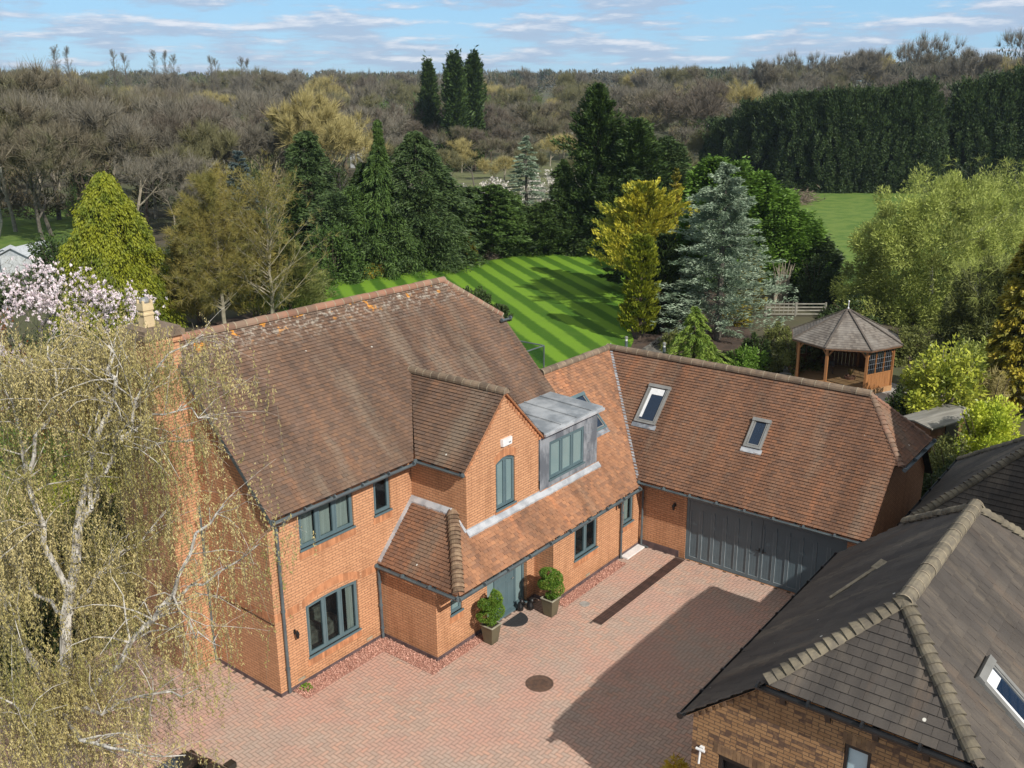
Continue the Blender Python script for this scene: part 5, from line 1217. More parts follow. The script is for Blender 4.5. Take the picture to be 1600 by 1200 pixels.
def bare_tree(name,loc,H,Rr,seed,twm,bk,label,group=None,per=14,levels=4,up=.25,spread=.75,trunk=.3,tw_len=.085,tw_w=.0030,cat='tree',minor=.7,wscale=1.,grav=0.):
    e=empty(name,loc,0,label,cat,group)
    segs,tips,zm=skeleton(seed,H,spread,levels,(3,4),0,up,trunk)
    P=np.array([t[0] for t in tips]); rad=np.percentile(np.hypot(P[:,0],P[:,1]),90); sz=H*.95/zm; sx=Rr/rad
    f=lambda p:p*np.array([sx,sx,sz])
    segs=[(l,f(a),f(b),r,q) for l,a,b,r,q in segs]; tips=[(f(p),d) for p,d in tips]; rg=np.random.RandomState(seed+1)
    extra=[(s[2],(s[2]-s[1])/(np.linalg.norm(s[2]-s[1])+1e-9)) for s in segs if s[0]>=3]
    npmesh('trunk',tubes([s for s in segs if s[0]<=2],6),4,bark[bk],e,smooth=False)
    tq=[tubes([(l,a,b,r*minor,q*minor) for l,a,b,r,q in segs if l>2],3),twigs(tips,per,H*tw_len,H*tw_w*wscale,rg,.6,.6,grav),twigs(extra,max(1,per//4),H*tw_len*.9,H*tw_w*wscale,rg,.7,.5,grav)]
    npmesh('crown',np.concatenate(tq),4,LM[twm],e)
    return e
def copy_tree(e,loc,rz,s,label,group=None,mat=None):
    r=e.copy(); C.objects.link(r); r.location=loc; r.rotation_euler=(0,0,rz); r.scale=s; r['label']=label
    if group: r['group']=group
    for ch in e.children:
        c=ch.copy(); C.objects.link(c); c.parent=r
        if mat and c.name.startswith('crown'):
            c.material_slots[0].link='OBJECT'; c.material_slots[0].material=mat
    return r
def conifer_quads(H,R,rg,nb=160,per=60,L=.4,Wd=.12,p=.9,base=.03,droop=.15,rise=.1,spread=.16,lump=.25,flat=.5,tuft_=.5,dir_up=0.,tmin=.25,jz=.05,hollow=1.):
    s=base+(1-base)*rg.rand(nb)**.9; s=np.sort(s); az=np.arange(nb)*2.39996+rg.normal(0,.35,nb)
    ph=rg.rand(6)*6.28
    l=1+lump*(np.sin(az*2+ph[0]+s*9)*.4+np.sin(az*3+ph[1]-s*14)*.35+rg.normal(0,.45,nb))
    r=R*np.maximum(.04,(1-s)**p*np.minimum(1,(s/.12+.45)))*l+.03*R
    t=tmin+(1-tmin)*rg.rand(nb,per)**.7
    rr=r[:,None]*t; dx=np.cos(az)[:,None];dy=np.sin(az)[:,None]
    side=rg.normal(0,1,(nb,per))*spread*r[:,None]*(1.15-t)**.5
    x=dx*rr-dy*side; y=dy*rr+dx*side
    z=(s*H)[:,None]+rise*rr-droop*rr*t*1.3+rg.normal(0,jz,(nb,per))*np.minimum(1,r[:,None])
    Pp=np.stack([x,y,z],2).reshape(-1,3)
    sg=np.sign(side); D=np.stack([dx+0*t-dy*sg*tuft_,dy+0*t+dx*sg*tuft_,0*t+rise-droop*1.5*t+dir_up],2).reshape(-1,3)+rg.normal(0,.3,(nb*per,3))
    keep=Pp[:,2]>.05
    Pp,D=Pp[keep],D[keep]; n=len(Pp)
    # tops: leader
    return leaves(Pp,D,L*rg.uniform(.6,1.3,n),Wd*rg.uniform(.7,1.3,n),rg,flat)
def conifer(name,loc,H,R,seed,mat,label,bk='brown',group=None,cat='tree',trunk_show=True,wood=0,**kw):
    e=empty(name,loc,0,label,cat,group); rg=np.random.RandomState(seed)
    q=conifer_quads(H,R,rg,**kw)
    npmesh('crown',q,4,LM[mat],e)
    mb=MB(); b=kw.get('lean',0)
    mb.tube([(0,0,0),(.02*H*.2,0,H*.5),(0,0,H*.97)],[H*.018+.05,H*.012+.02,.012],7); mb.build('trunk',bark[bk],e)
    if wood:
        sg=[]; 
        for i in range(wood):
            s=rg.uniform(.08,.93); a=rg.rand()*6.28; r=R*(1-s)**kw.get('p',.9)*rg.uniform(.6,1.1); z=s*H; rs=kw.get('rise',.1); dr=kw.get('droop',.1)
            p0=np.array([0,0,z]); p1=np.array([math.cos(a)*r*.5,math.sin(a)*r*.5,z+rs*r*.5-dr*r*.3]); p2=np.array([math.cos(a)*r,math.sin(a)*r,z+rs*r-dr*r*1.2])
            sg+= [(1,p0,p1,.035,.022),(1,p1,p2,.022,.008)]
        npmesh('branches',tubes(sg,4),4,bark[bk],e)
    return e
def blob_quads(rx,ry,h,rg,n,L,Wd,clumps=60,cs=.22,z0=.05,shell=.55,flat=.3,sq=0):
    """leafy mass made of many leaf clumps inside an uneven dome"""
    d=rg.normal(0,1,(clumps,3)); d/=np.linalg.norm(d,axis=1,keepdims=True); d[:,2]=np.abs(d[:,2])*1.0-.15
    if sq: d=d/((np.abs(d)**sq).sum(1,keepdims=True))**(1/sq)
    rad=rg.uniform(shell,1.0,(clumps,1)); cc=d*rad*np.array([rx,ry,h]); cc[:,2]=np.maximum(cc[:,2],h*z0)
    per=n//clumps; P=np.repeat(cc,per,0); off=rg.normal(0,1,(len(P),3)); off/=np.linalg.norm(off,axis=1,keepdims=True); off*=rg.rand(len(P),1)**.4
    P=P+off*np.array([rx,ry,h*.8])*cs*np.repeat(rg.uniform(.6,1.25,(clumps,1)),per,0); P[:,2]=np.maximum(P[:,2],.03)
    D=off+np.repeat(d,per,0)*.5+rg.normal(0,.5,(len(P),3)); m=len(P)
    return leaves(P,D,L*rg.uniform(.6,1.3,m),Wd*rg.uniform(.7,1.3,m),rg,flat)
def shrub(name,loc,rx,ry,h,seed,mat,label,n=5000,L=.16,Wd=.08,cat='shrub',group=None,rz=0,stems=True,bk='brown',**kw):
    e=empty(name,loc,rz,label,cat,group); rg=np.random.RandomState(seed)
    npmesh('foliage',blob_quads(rx,ry,h,rg,n,L,Wd,**kw),4,LM[mat],e)
    if stems:
        sg=[]
        for i in range(7):
            a=rg.rand()*6.28; d=np.array([math.cos(a)*rx*.6,math.sin(a)*ry*.6,h*.75]); sg+=[(0,np.zeros(3),d*.5+rg.normal(0,.05,3),.05,.03),(0,d*.5,d,.03,.01)]
        npmesh('stems',tubes(sg,5),4,bark[bk],e)
    return e
def spot(u,vb,vt,w,dz=0.):
    x,y=at(u,vb); z=gz(x,y) ; return (x,y,z),hgt(x,y,vt,z),w/2*dist(x,y)/FPX*1.0
# ---- garden conifers, placed by where they stand
G=[ # name,u,vb,vt,width,mat,label,kwargs
('golden_cypress',190,512,272,176,'lime_conifer','tall lime-yellow cypress with bent tip at left behind the magnolia',dict(nb=620,per=150,L=.22,Wd=.075,p=.60,droop=.34,rise=.12,spread=.2,tmin=.6,lump=.32,dir_up=-1.0,jz=.22,flat=.2)),
('weeping_conifer',600,424,188,150,'mid_conifer','tall thin-topped weeping conifer at the back of the lawn with bent bare tip',dict(nb=300,per=110,L=.42,Wd=.08,p=1.35,droop=.42,rise=.12,spread=.12,lump=.5,dir_up=-.3,jz=.14)),
('deodar_cedar',655,416,205,210,'cedar_green','broad dark green cedar with drooping tiers behind the lawn centre-left',dict(nb=360,per=130,L=.42,Wd=.08,p=.62,droop=.25,rise=.06,spread=.15,lump=.5,jz=.12)),
('deodar_cedar',560,424,290,150,'mid_conifer','cedar with sweeping light green lower boughs left of the small blue spruce',dict(nb=260,per=120,L=.42,Wd=.08,p=.5,droop=.26,rise=.04,spread=.15,lump=.5,jz=.1)),
('deodar_cedar',490,418,205,140,'cedar_green','dark blue-green cedar behind the bare larches',dict(nb=300,per=100,L=.45,Wd=.09,p=.6,droop=.15,rise=.08,spread=.16,lump=.5,jz=.12)),
('spruce_tree',700,412,265,120,'dark_conifer','dark spruce directly behind the conical golden topiary',dict(nb=150,per=80,L=.4,Wd=.11,p=.8,droop=.3,rise=.05)),
('spruce_tree',628,412,260,100,'dark_conifer','narrow dark spruce between the weeping conifer and the broad cedar',dict(nb=130,per=80,L=.42,Wd=.12,p=.8,droop=.2,rise=.05)),
('yew_tree',768,404,290,118,'mid_conifer','rounded mid-green conifer on a bare trunk at the lawn head',dict(nb=150,per=90,L=.4,Wd=.14,p=.42,base=.18,droop=.1,rise=.2,lump=.3)),
('blue_cedar',822,392,212,96,'blue_cedar','slim grey-blue cedar at the head of the striped lawn',dict(nb=150,per=75,L=.42,Wd=.07,p=.75,droop=.1,rise=.12,spread=.14,lump=.45,jz=.03)),
('dark_pine',930,392,134,100,'dark_conifer','very tall dark conifer above the far right corner of the lawn',dict(nb=330,per=110,L=.42,Wd=.13,p=.5,droop=.02,rise=.35,spread=.2,lump=.6,jz=.2,dir_up=.4)),
('dark_pine',988,398,190,118,'dark_conifer','broad dark conifer right of the very tall one',dict(nb=320,per=120,L=.42,Wd=.13,p=.42,droop=.05,rise=.3,spread=.2,lump=.5,jz=.2,dir_up=.3)),
('dark_pine',1035,395,215,120,'cedar_green','grey-green cedar behind the golden conifer',dict(nb=260,per=100,L=.42,Wd=.11,p=.5,droop=.08,rise=.2,spread=.18,lump=.5,jz=.15)),
('holly_tree',893,392,285,92,'mid_conifer','broad glossy evergreen left of the tall dark conifer by the lawn',dict(nb=150,per=80,L=.4,Wd=.2,p=.5,droop=.3,rise=.1,lump=.3)),
('yew_tree',858,392,330,50,'dark_conifer','small dark evergreen under the slim grey-blue cedar',dict(nb=60,per=60,L=.35,Wd=.14,p=.5,droop=.1,rise=.1)),
('cypress_column',980,452,262,90,'dark_conifer','dark conifer just behind the golden conifer crown',dict(nb=150,per=80,L=.4,Wd=.14,p=.5,droop=.05,rise=.2)),
('golden_conifer',1000,478,288,165,'gold_conifer','bright golden-yellow conifer at the right edge of the lawn',dict(nb=230,per=110,L=.32,Wd=.10,p=.62,base=.22,droop=-.05,rise=.45,spread=.11,lump=.75,dir_up=.5,tmin=.35,jz=.1)),
('cypress_column',998,530,372,60,'lime_conifer','left narrow green column conifer by the lawn bollard',dict(nb=170,per=80,L=.28,Wd=.1,p=.25,droop=0,rise=.5,spread=.3,lump=.2,dir_up=.8,tmin=.5)),
('cypress_column',1036,523,370,52,'shrub_dark','middle dark green column conifer behind the path steps',dict(nb=160,per=80,L=.28,Wd=.1,p=.25,droop=0,rise=.5,spread=.3,lump=.2,dir_up=.8,tmin=.5)),
('cypress_column',1068,512,340,56,'bright_green','right green column conifer beside the large blue cedar',dict(nb=170,per=80,L=.3,Wd=.1,p=.3,droop=0,rise=.5,spread=.3,lump=.2,dir_up=.8,tmin=.5)),
('gold_column',1048,470,265,40,'gold_yew','slender bronze-gold conifer between golden conifer and large blue cedar',dict(nb=120,per=60,L=.3,Wd=.1,p=.5,droop=0,rise=.4,spread=.3,dir_up=.6)),
('blue_atlas_cedar',1120,530,256,172,'blue_cedar','large silver-blue cedar with layered branches behind the garage roof',dict(nb=400,per=120,L=.27,Wd=.05,p=.72,base=.02,droop=.06,rise=.22,spread=.11,lump=.75,jz=.07,flat=.6)),
('gold_yew_tree',1172,492,392,46,'gold_yew','small bright gold conifer right of the large blue cedar',dict(nb=90,per=70,L=.28,Wd=.1,p=.5,droop=0,rise=.4,dir_up=.5)),
('young_deodar',1082,584,480,120,'fresh_green','young light-green cedar with drooping fronds just behind the garage ridge',dict(nb=120,per=75,L=.32,Wd=.05,p=.85,droop=.42,rise=.30,spread=.09,lump=.45,tmin=.15,dir_up=-.2,jz=.05)),
('blue_spruce',614,421,325,42,'blue_spruce','small narrow blue spruce at the edge of the lawn',dict(nb=110,per=70,L=.26,Wd=.09,p=.7,droop=.05,rise=.15,lump=.18)),
('golden_topiary_cone',726,411,362,44,'gold_yew','clipped green-gold conical topiary by the lawn path',dict(nb=150,per=70,L=.2,Wd=.1,p=.3,droop=0,rise=.1,lump=.05,tmin=.6)),
('golden_conifer_wall',1580,640,348,92,'gold_yew','dark conifer with golden tipped sprays at the right edge',dict(nb=300,per=110,L=.30,Wd=.14,p=.5,droop=.25,rise=.15,spread=.14,lump=.3,tmin=.45,dir_up=-.2)),
('lone_conifer',674,262,101,34,'dark_conifer','single dark conifer left of the far pair against the sky',dict(nb=170,per=70,L=.9,Wd=.3,p=.34,droop=0,rise=.4,lump=.6,spread=.3,jz=.9,dir_up=.5)),
('lone_conifer',713,268,95,38,'dark_conifer','tall dark conifer rising over the far woods, left one of the close pair',dict(nb=200,per=80,L=.9,Wd=.3,p=.30,droop=0,rise=.4,lump=.6,spread=.3,jz=.9,dir_up=.5)),
('lone_conifer',741,266,94,34,'dark_conifer','tall dark conifer rising over the far woods, right one of the close pair',dict(nb=200,per=80,L=.9,Wd=.3,p=.30,droop=0,rise=.4,lump=.6,spread=.3,jz=.9,dir_up=.5)),
]
for i,(nm,u,vb,vt,w,mt,lb,kw) in enumerate(G):
    L_c,H_,R_r=spot(u,vb,vt,w)
    conifer(nm,L_c,H_,R_r,100+i,mt,lb,bk='grey' if 'blue' in nm else 'brown',wood=60 if nm=='blue_atlas_cedar' else 25 if 'cedar' in nm else 0,**kw)
for i,(u,vb,vt,w,mt,kw) in enumerate(((528,428,305,110,'cedar_green',0),(575,420,255,90,'dark_conifer',1),(640,414,300,110,'mid_conifer',0),(690,408,255,90,'cedar_green',1),(735,404,295,90,'dark_conifer',0),(795,398,300,80,'mid_conifer',0),(850,396,318,90,'dark_conifer',0),(880,393,250,70,'dark_conifer',1),(955,400,260,90,'dark_conifer',1),(1010,398,235,90,'cedar_green',1),(460,425,300,100,'dark_conifer',0))):
    L_c,H_,R_r=spot(u,vb,vt,w)
    conifer('garden_conifer',L_c,H_,R_r,700+i,mt,['low spreading cedar at the left end of the conifer belt','slim dark conifer left behind the weeping conifer','drooping mid-green conifer at the foot of the broad cedar','grey-green conifer right behind the broad cedar','short dark conifer right of the topiary cone','small green conifer between the trunked yew and the slim blue cedar','low dark conifer right of the slim blue cedar','slim dark conifer behind the glossy evergreen','dark conifer filling behind the tallest dark one','grey-green conifer right behind the tall dark pair','dark conifer behind the right bare larch'][i],nb=240,per=100,L=.38,Wd=.09,p=.45 if kw==0 else .65,base=.0,droop=.2 if i%2 else .05,rise=.15,spread=.2,lump=.6,jz=.2,flat=.3)
# green thuja bank sloping behind the blue cedar
for i,(u,vb,vt,w) in enumerate(((1105,445,252,110),(1140,448,260,115),(1172,446,276,115),(1202,446,304,110),(1232,446,338,105),(1262,446,372,90))):
    L_c,H_,R_r=spot(u,vb,vt,w); conifer('green_thuja',L_c,H_,R_r,200+i,'bright_green' if i<5 else 'hedge_dark',['tall bright green thuja directly behind the large blue cedar, leftmost of the row','second bright green thuja of the row behind the blue cedar','third bright green thuja of the row, its top level with the field','fourth bright green thuja of the row, beside the brush pile','fifth bright green thuja, above the dead stems','dark end thuja right of the dead stems'][i],group='row of thujas behind the blue cedar',nb=340,per=110,L=.42,Wd=.12,p=.38,base=0.,droop=.1,rise=.3,spread=.22,lump=.4,tmin=.45,jz=.25)
L_c,H_,R_r=spot(1272,470,385,74); shrub('dark_yew',L_c,R_r,R_r,H_,31,'hedge_dark','dark rounded yew left of the gazebo roof','%d'and 7000,.22,.1,clumps=70)
# dead stems
e=empty('dead_hedge_stems',(*at(1218,470),0),0,'cluster of bare grey dead stems in the green hedge','dead shrub'); sg=[]; rgn=np.random.RandomState(8)
for i in range(26):
    x=rgn.uniform(-1.4,1.4); y=rgn.uniform(-.4,.4); h=rgn.uniform(1.6,2.9); a=np.array([x,y,0]); b=np.array([x+rgn.normal(0,.15),y,h*.6]); c=b+np.array([rgn.normal(.1,.3),rgn.normal(0,.2),h*.45]); sg+=[(0,a,b,.07,.05),(0,b,c,.05,.015)]
npmesh('stems',tubes(sg,5),4,bark['pale'],e)
# leylandii screens on the right
DK=dict(nb=820,per=110,L=.50,Wd=.17,p=.22,base=.0,droop=0,rise=.35,spread=.11,lump=.42,dir_up=.5,tmin=.62,jz=.35,flat=0.)
hedge=[(1128,284,188,70),(1168,288,160,80),(1210,292,150,84),(1252,296,146,84),(1295,298,143,84),(1335,298,140,84),(1378,298,140,84),(1418,298,128,88),(1440,297,150,60),(1500,296,128,90),(1540,296,118,92),(1585,296,108,92),(1630,296,106,90)]
HN=['first','second','third','fourth','fifth','sixth','seventh','eighth','ninth']
protoL=None
for i,(u,vb,vt,w) in enumerate(hedge):
    L_c,H_,R_r=spot(u,vb,vt,w*1.08); H_*=.95
    lb=('%s tree from the left in the long dark leylandii screen beyond the field'%HN[i]) if i<9 else ('%s tree from the left in the right-hand leylandii screen'%HN[i-9])
    if i in (0,1): 
        pr=empty('leylandii',L_c,0,lb,'tree','dark leylandii screens beyond the field'); pr['H']=H_; pr['R']=R_r; rg_=np.random.RandomState(300+i)
        npmesh('crown',np.concatenate([blob_quads(R_r*.9,R_r*.9,H_*.9,rg_,70000,.42,.13,clumps=520,cs=.115,z0=.02,shell=.8,flat=0.,sq=2.6),conifer_quads(H_*1.02,R_r*.9,rg_,nb=260,per=60,L=.45,Wd=.14,p=.35,base=.5,droop=0,rise=.5,spread=.12,lump=.6,dir_up=.8,jz=.3,flat=0.)]),4,LM['hedge_dark'],pr)
        tb_=MB(); tb_.tube([(0,0,0),(0,0,H_*.9)],[.3,.05],7); tb_.build('trunk',bark['brown'],pr)
        if i==1: protoL=pr
    else: copy_tree(protoL,L_c,i*1.7,(R_r/protoL['R'],R_r/protoL['R'],H_/protoL['H']),lb,'dark leylandii screens beyond the field')
# brush pile
e=empty('brush_pile',(*at(1242,318),0),0,'heap of brown cut brush beside the dark leylandii','brush pile'); rgn=np.random.RandomState(3); n=900
P=np.stack([rgn.normal(0,2.6,n),rgn.normal(0,1.,n),np.abs(rgn.normal(0,.7,n))+.1],1); npmesh('sticks',leaves(P,rgn.normal(0,1,(n,3))*np.array([1,1,.5]),1.2,.1,rgn,0),4,leafmat('dead_sticks',(.26,.20,.15),(.17,.13,.1)),e)
# big yellow-green willow-like tree on the right
def leafy_tree(name,loc,H,R,seed,twm,lfm,bk,label,nl=26000,L=.22,Wd=.07,squash=1.,grav=.2,per=8,up=.1,spread=.95,gauss=.35):
    e=empty(name,loc,0,label,'tree'); segs,tips,zm=skeleton(seed,H,spread,5,(2,3),0,up,.24,.74)
    P=np.array([t[0] for t in tips]); rad=np.percentile(np.hypot(P[:,0],P[:,1]),88); cx,cy=np.median(P[:,0]),np.median(P[:,1]); f=lambda p:(p-np.array([cx,cy,0])*min(1,p[2]/(zm*.4)))*np.array([R/rad,R/rad,H*.96/zm])
    segs=[(l,f(a),f(b),r,q) for l,a,b,r,q in segs]; tips=[(f(p),d) for p,d in tips]; rg=np.random.RandomState(seed+5)
    npmesh('trunk',tubes([s for s in segs if s[0]<=3],5),4,bark[bk],e)
    T0=np.array([t[0] for t in tips]); idx=rg.randint(0,len(T0),nl); P=T0[idx]+rg.normal(0,gauss,(nl,3))*np.array([1,1,.8]); P[:,2]-=np.abs(rg.normal(0,gauss*.8,nl))*grav*3; P[:,2]=np.maximum(P[:,2],.2)
    D=rg.normal(0,1,(nl,3)); D[:,2]-=grav*2
    o=npmesh('crown',leaves(P,D,L*rg.uniform(.6,1.3,nl),Wd,rg,.2),4,LM[lfm],e)
    tq=np.concatenate([tubes([s for s in segs if s[0]>3],3),twigs(tips,per,.9,.022,rg,.9,.1,.2)]); npmesh('twigs',tq,4,LM[twm],e)
    return e
def round_tree(name,u,vb,vt,w,seed,label,n=90000,lf='willow_green'):
    L_c,H_,R_r=spot(u,vb,vt,w); e=empty(name,L_c,0,label,'tree'); rg=np.random.RandomState(seed)
    npmesh('crown',blob_quads(R_r*.92,R_r*.92,H_*.93,rg,n,.30,.055,clumps=300,cs=.14,z0=.04,shell=.5,flat=0.,sq=2.8),4,LM[lf],e)
    segs,tips,zm=skeleton(seed,H_,.8,5,(2,3),0,.12,.16,.76); P=np.array([t[0] for t in tips]); rad=np.percentile(np.hypot(P[:,0],P[:,1]),92); f=lambda p:p*np.array([R_r*.86/rad,R_r*.86/rad,H_*.97/zm]); segs=[(l,f(a),f(b),r,q) for l,a,b,r,q in segs]; tips=[(f(p),d) for p,d in tips]
    npmesh('trunk',tubes(segs,4),4,bark['silver'],e); npmesh('twigs',twigs(tips,10,.6,.02,rg,.9,.1,.2),4,LM['willow_green'],e); return e
round_tree('yellow_green_tree',1452,490,258,262,41,'large rounded yellow-green tree behind the gazebo',110000)
round_tree('yellow_green_tree',1600,470,240,230,43,'second yellow-green tree cut off by the right edge',70000)
round_tree('yellow_green_tree',1540,560,400,150,47,'lower yellow-green tree in front of the large one beside the golden conifer',40000,'shrub_olive')
# shrubs around the gazebo and the gap beside the garage
SH=[('gardenia_bank',1250,575,512,120,'shrub_olive','low olive shrub bank left of the gazebo',6000,.22,.07),('garden_shrub',1165,582,535,90,'bright_green','spreading bright green juniper behind the garage ridge',7000,.24,.07),
('garden_shrub',1215,545,500,70,'shrub_olive','pale feathery shrub in front of the lattice fence',5000,.22,.05),
('garden_shrub',1180,560,515,60,'shrub_dark','dark low shrub left of the olive bank',3500,.2,.08),('garden_shrub',1150,505,455,60,'gold_yew','bronze-gold shrub under the right side of the blue cedar',3500,.22,.08),
('garden_shrub',1420,560,500,110,'shrub_olive','olive shrub directly behind the gazebo roof on the right',7000,.24,.07),('garden_shrub',1520,600,520,120,'willow_green','yellow-green shrub between the magnolia bush and the golden conifer',7000,.24,.07),('garden_shrub',1330,500,462,120,'shrub_dark','dark shrubs behind the gazebo peak',6000,.25,.09),('garden_shrub',1050,545,512,50,'shrub_olive','low olive shrub at the top of the path steps',3000,.2,.06),('garden_shrub',1025,518,488,40,'shrub_dark','dark low shrub between the green column conifers',2500,.2,.08),('garden_shrub',1130,575,548,50,'shrub_dark','low dark ground cover under the blue cedar',3000,.18,.07),('garden_shrub',1195,580,556,60,'shrub_olive','low olive mound between the juniper and the gazebo',3000,.18,.06),('garden_shrub',1095,600,560,60,'bright_green','low green juniper beside the young cedar',4000,.2,.06),
('glossy_shrub',1467,658,520,170,'glossy_green','glossy yellow-green magnolia bush right of the gazebo',9000,.27,.11),
('laurel_ball',1535,730,618,158,'laurel_yellow','rounded bright yellow-green laurel above the neighbouring roof',24000,.15,.08),
('garden_shrub',1475,725,672,60,'shrub_olive','olive shrub just left of the yellow laurel',3000,.18,.05),
('garden_shrub',1400,660,600,70,'shrub_dark','dark shrub between gazebo and magnolia bush',3500,.2,.07),
('garden_shrub',1545,660,560,80,'gold_twig','straw-coloured bare shrub behind the yellow laurel',2500,.4,.02),
('garden_shrub',585,432,408,46,'gold_yew','low golden conifer shrub left of the topiary cone by the lawn',2500,.25,.1),
('garden_shrub',640,424,398,50,'mid_conifer','small green shrub right of the blue spruce',2500,.25,.1),
('garden_shrub',690,415,392,46,'mid_conifer','low green shrub left of the topiary cone',2500,.25,.1),
('garden_shrub',905,398,352,56,'shrub_dark','dark rounded shrub in the far bed of the lawn',2500,.25,.1),
('garden_shrub',520,440,340,120,'mid_conifer','wide green shrub mass at the far left end of the lawn',7000,.3,.1),
('garden_shrub',470,470,395,110,'shrub_olive','grey-olive shrub under the bare larch at the lawn edge',5000,.3,.06),
('garden_shrub',765,404,384,40,'red_twig','low russet shrubs at the lawn head',1500,.25,.06),
('house_shrub',742,496,440,72,'shrub_dark','dark green rounded shrub behind the main roof against the lawn',6500,.22,.09),
('house_shrub',782,500,470,44,'shrub_dark','smaller dark shrub behind the main roof hip',3000,.22,.09)]
for i,(nm,u,vb,vt,w,mt,lb,n,L,Wd) in enumerate(SH):
    L_c,H_,R_r=spot(u,vb,vt,w); shrub('garden_shrub' if nm=='gardenia_bank' else nm,L_c,R_r,R_r*.8,H_,400+i,mt,lb,n,L,Wd,clumps=60,bk='pale' if 'glossy' in nm else 'brown',cs=.26 if 'glossy' in nm else .24)
for i,(x,y,rx,h,mt,lb) in enumerate(((19.6,-10.2,1.0,3.0,'shrub_dark','dark ivy-like shrub in the gap beside the garage end wall'),(22.6,-10.0,1.6,3.1,'shrub_olive','olive shrub at the far end of the gap beside the garage'),(17.2,-10.38,.32,2.6,'shrub_dark','narrow dark climber against the garage end wall'))):
    shrub('gap_shrub',(x,y,0),rx,rx if rx>.5 else .3,h,450+i,mt,lb,4500,.14,.07,clumps=70)
# blossom and background shrubs
BL=[(640,310,238,60),(690,318,255,60),(722,332,278,44),(775,335,268,70),(600,322,270,50),(850,330,258,90),(1020,300,255,60),(880,352,300,60)]
BLN=['white blossoming shrub behind the narrow dark spruce','white blossoming shrub right of the broad cedar','small white blossom patch above the spruce','pale blossom shrub left of the slim blue cedar','white blossoming shrub left behind the weeping conifer','pinkish-grey blossom shrub behind the slim blue cedar','pale blossom shrub beyond the dark conifers','small pinkish blossom shrub left of the tallest dark conifer']
for i,(u,vb,vt,w) in enumerate(BL):
    L_c,H_,R_r=spot(u,vb,vt,w); shrub('blossom_shrub',L_c,R_r,R_r,H_,470+i,'blossom',BLN[i],2600,.35,.18,clumps=50,group='blossoming shrubs beyond the garden',bk='grey')
for i,(u,vb,vt,w,mt,lb) in enumerate(((345,350,300,0,'blossom','white blossom at the top of the left larch'),)): pass
def leader_tree(name,loc,H,R,seed,twm,bk,label,nb=70,rise=1.0,base=.12,limb=.045,per=60,fol=None):
    e=empty(name,loc,0,label,'tree'); rg=np.random.RandomState(seed); sg=[];bg=[];tips=[]
    n=10; pts=[np.array([rg.normal(0,.05),rg.normal(0,.05),H*i/n]) for i in range(n+1)]; pts[0]*=0
    for i in range(n): sg.append((0,pts[i],pts[i+1],H*.014*(1-i/n)+.02,H*.014*(1-(i+1)/n)+.015))
    for b in range(nb):
        t=base+(.97-base)*rg.rand(); a=rg.rand()*6.28; L=R*(1-t)**.55*rg.uniform(.7,1.15)+.3; p=np.array([0,0,t*H]); rs=rise*rg.uniform(.7,1.25)*(.6+t*.6)
        d=np.array([math.cos(a),math.sin(a),rs]); d/=np.linalg.norm(d); m=5; L*=math.hypot(1,rs); r=limb*(1-t)*.8+.012
        for k in range(m):
            d=d+rg.normal(0,.10,3)+np.array([0,0,.05]); d/=np.linalg.norm(d); q=p+d*L/m; bg.append((1,p,q,r,r*.75)); r*=.72; p=q
            for _ in range(2):
                dd=d+rg.normal(0,.5,3); dd/=np.linalg.norm(dd); l=L*.28*rg.uniform(.5,1.2); bg.append((1,q,q+dd*l,r*.6,.004)); tips.append((q+dd*l*.6,dd))
            tips.append((q,d))
    npmesh('trunk',tubes(sg,7),4,bark[bk],e); npmesh('branches',tubes(bg,3),4,bark[bk],e)
    npmesh('crown',twigs(tips,per,.55,.016,rg,.7,.2,.1),4,LM[twm],e); return e
# ---- bare trees: larches, willow, specimen trees
L_c,H_,R_r=spot(352,515,288,150); leader_tree('bare_larch',L_c,H_,R_r,61,'larch_twig','pale','golden-twigged bare larch with a pale straight trunk, left of the pair',nb=95,rise=.9,per=34)
L_c,H_,R_r=spot(430,510,296,190); leader_tree('bare_larch',L_c,H_,R_r,64,'larch_twig','pale','bare pale-limbed tree right of the golden larch',nb=60,rise=1.1,limb=.07,per=10)
for i,(u,vb,vt,w,mt,lb) in enumerate(((400,498,335,120,'larch_twig','olive feathery conifer filling in between the two bare larches'),(312,505,345,100,'larch_twig','olive-gold conifer left behind the golden larch'),(455,492,380,110,'shrub_olive','grey-green conifer at the left end of the lawn'))):
    L_c,H_,R_r=spot(u,vb,vt,w); conifer('young_conifer',L_c,H_,R_r,660+i,mt,lb,nb=200,per=110,L=.38,Wd=.05,p=.6,droop=.05,rise=.5,dir_up=.4,spread=.2,lump=.3,jz=.15)
L_c,H_,R_r=spot(385,395,238,60); conifer('blue_cedar',L_c,H_,R_r,68,'blue_spruce','small dull blue conifer in the woods behind the larches',nb=110,per=60,L=.6,Wd=.16,p=.5,droop=0,rise=.2)
L_c,H_,R_r=spot(480,345,142,150); bare_tree('golden_willow',L_c,H_,R_r,71,'gold_twig','pale','tall golden bare willow standing out of the brown woods',per=40,levels=4,up=.35,spread=.6,trunk=.26,tw_len=.10,tw_w=.0035)
# left middle distance evergreens
for i,(u,vb,vt,w,mt,lb) in enumerate(((95,455,345,90,'dark_conifer','dark evergreen left of the lime-yellow cypress'),(40,470,415,120,'hedge_dark','dark evergreen shrubbery below the white building'),(-5,480,430,90,'hedge_dark','dark evergreen at the extreme left edge'),(265,470,395,110,'shrub_dark','dark evergreen filling between cypress and larch'),(300,420,330,90,'shrub_dark','dark holly behind the golden larch'))):
    L_c,H_,R_r=spot(u,vb,vt,w); shrub('evergreen_bush',L_c,R_r,R_r,H_,500+i,mt,lb,6500,.3,.12,clumps=80)
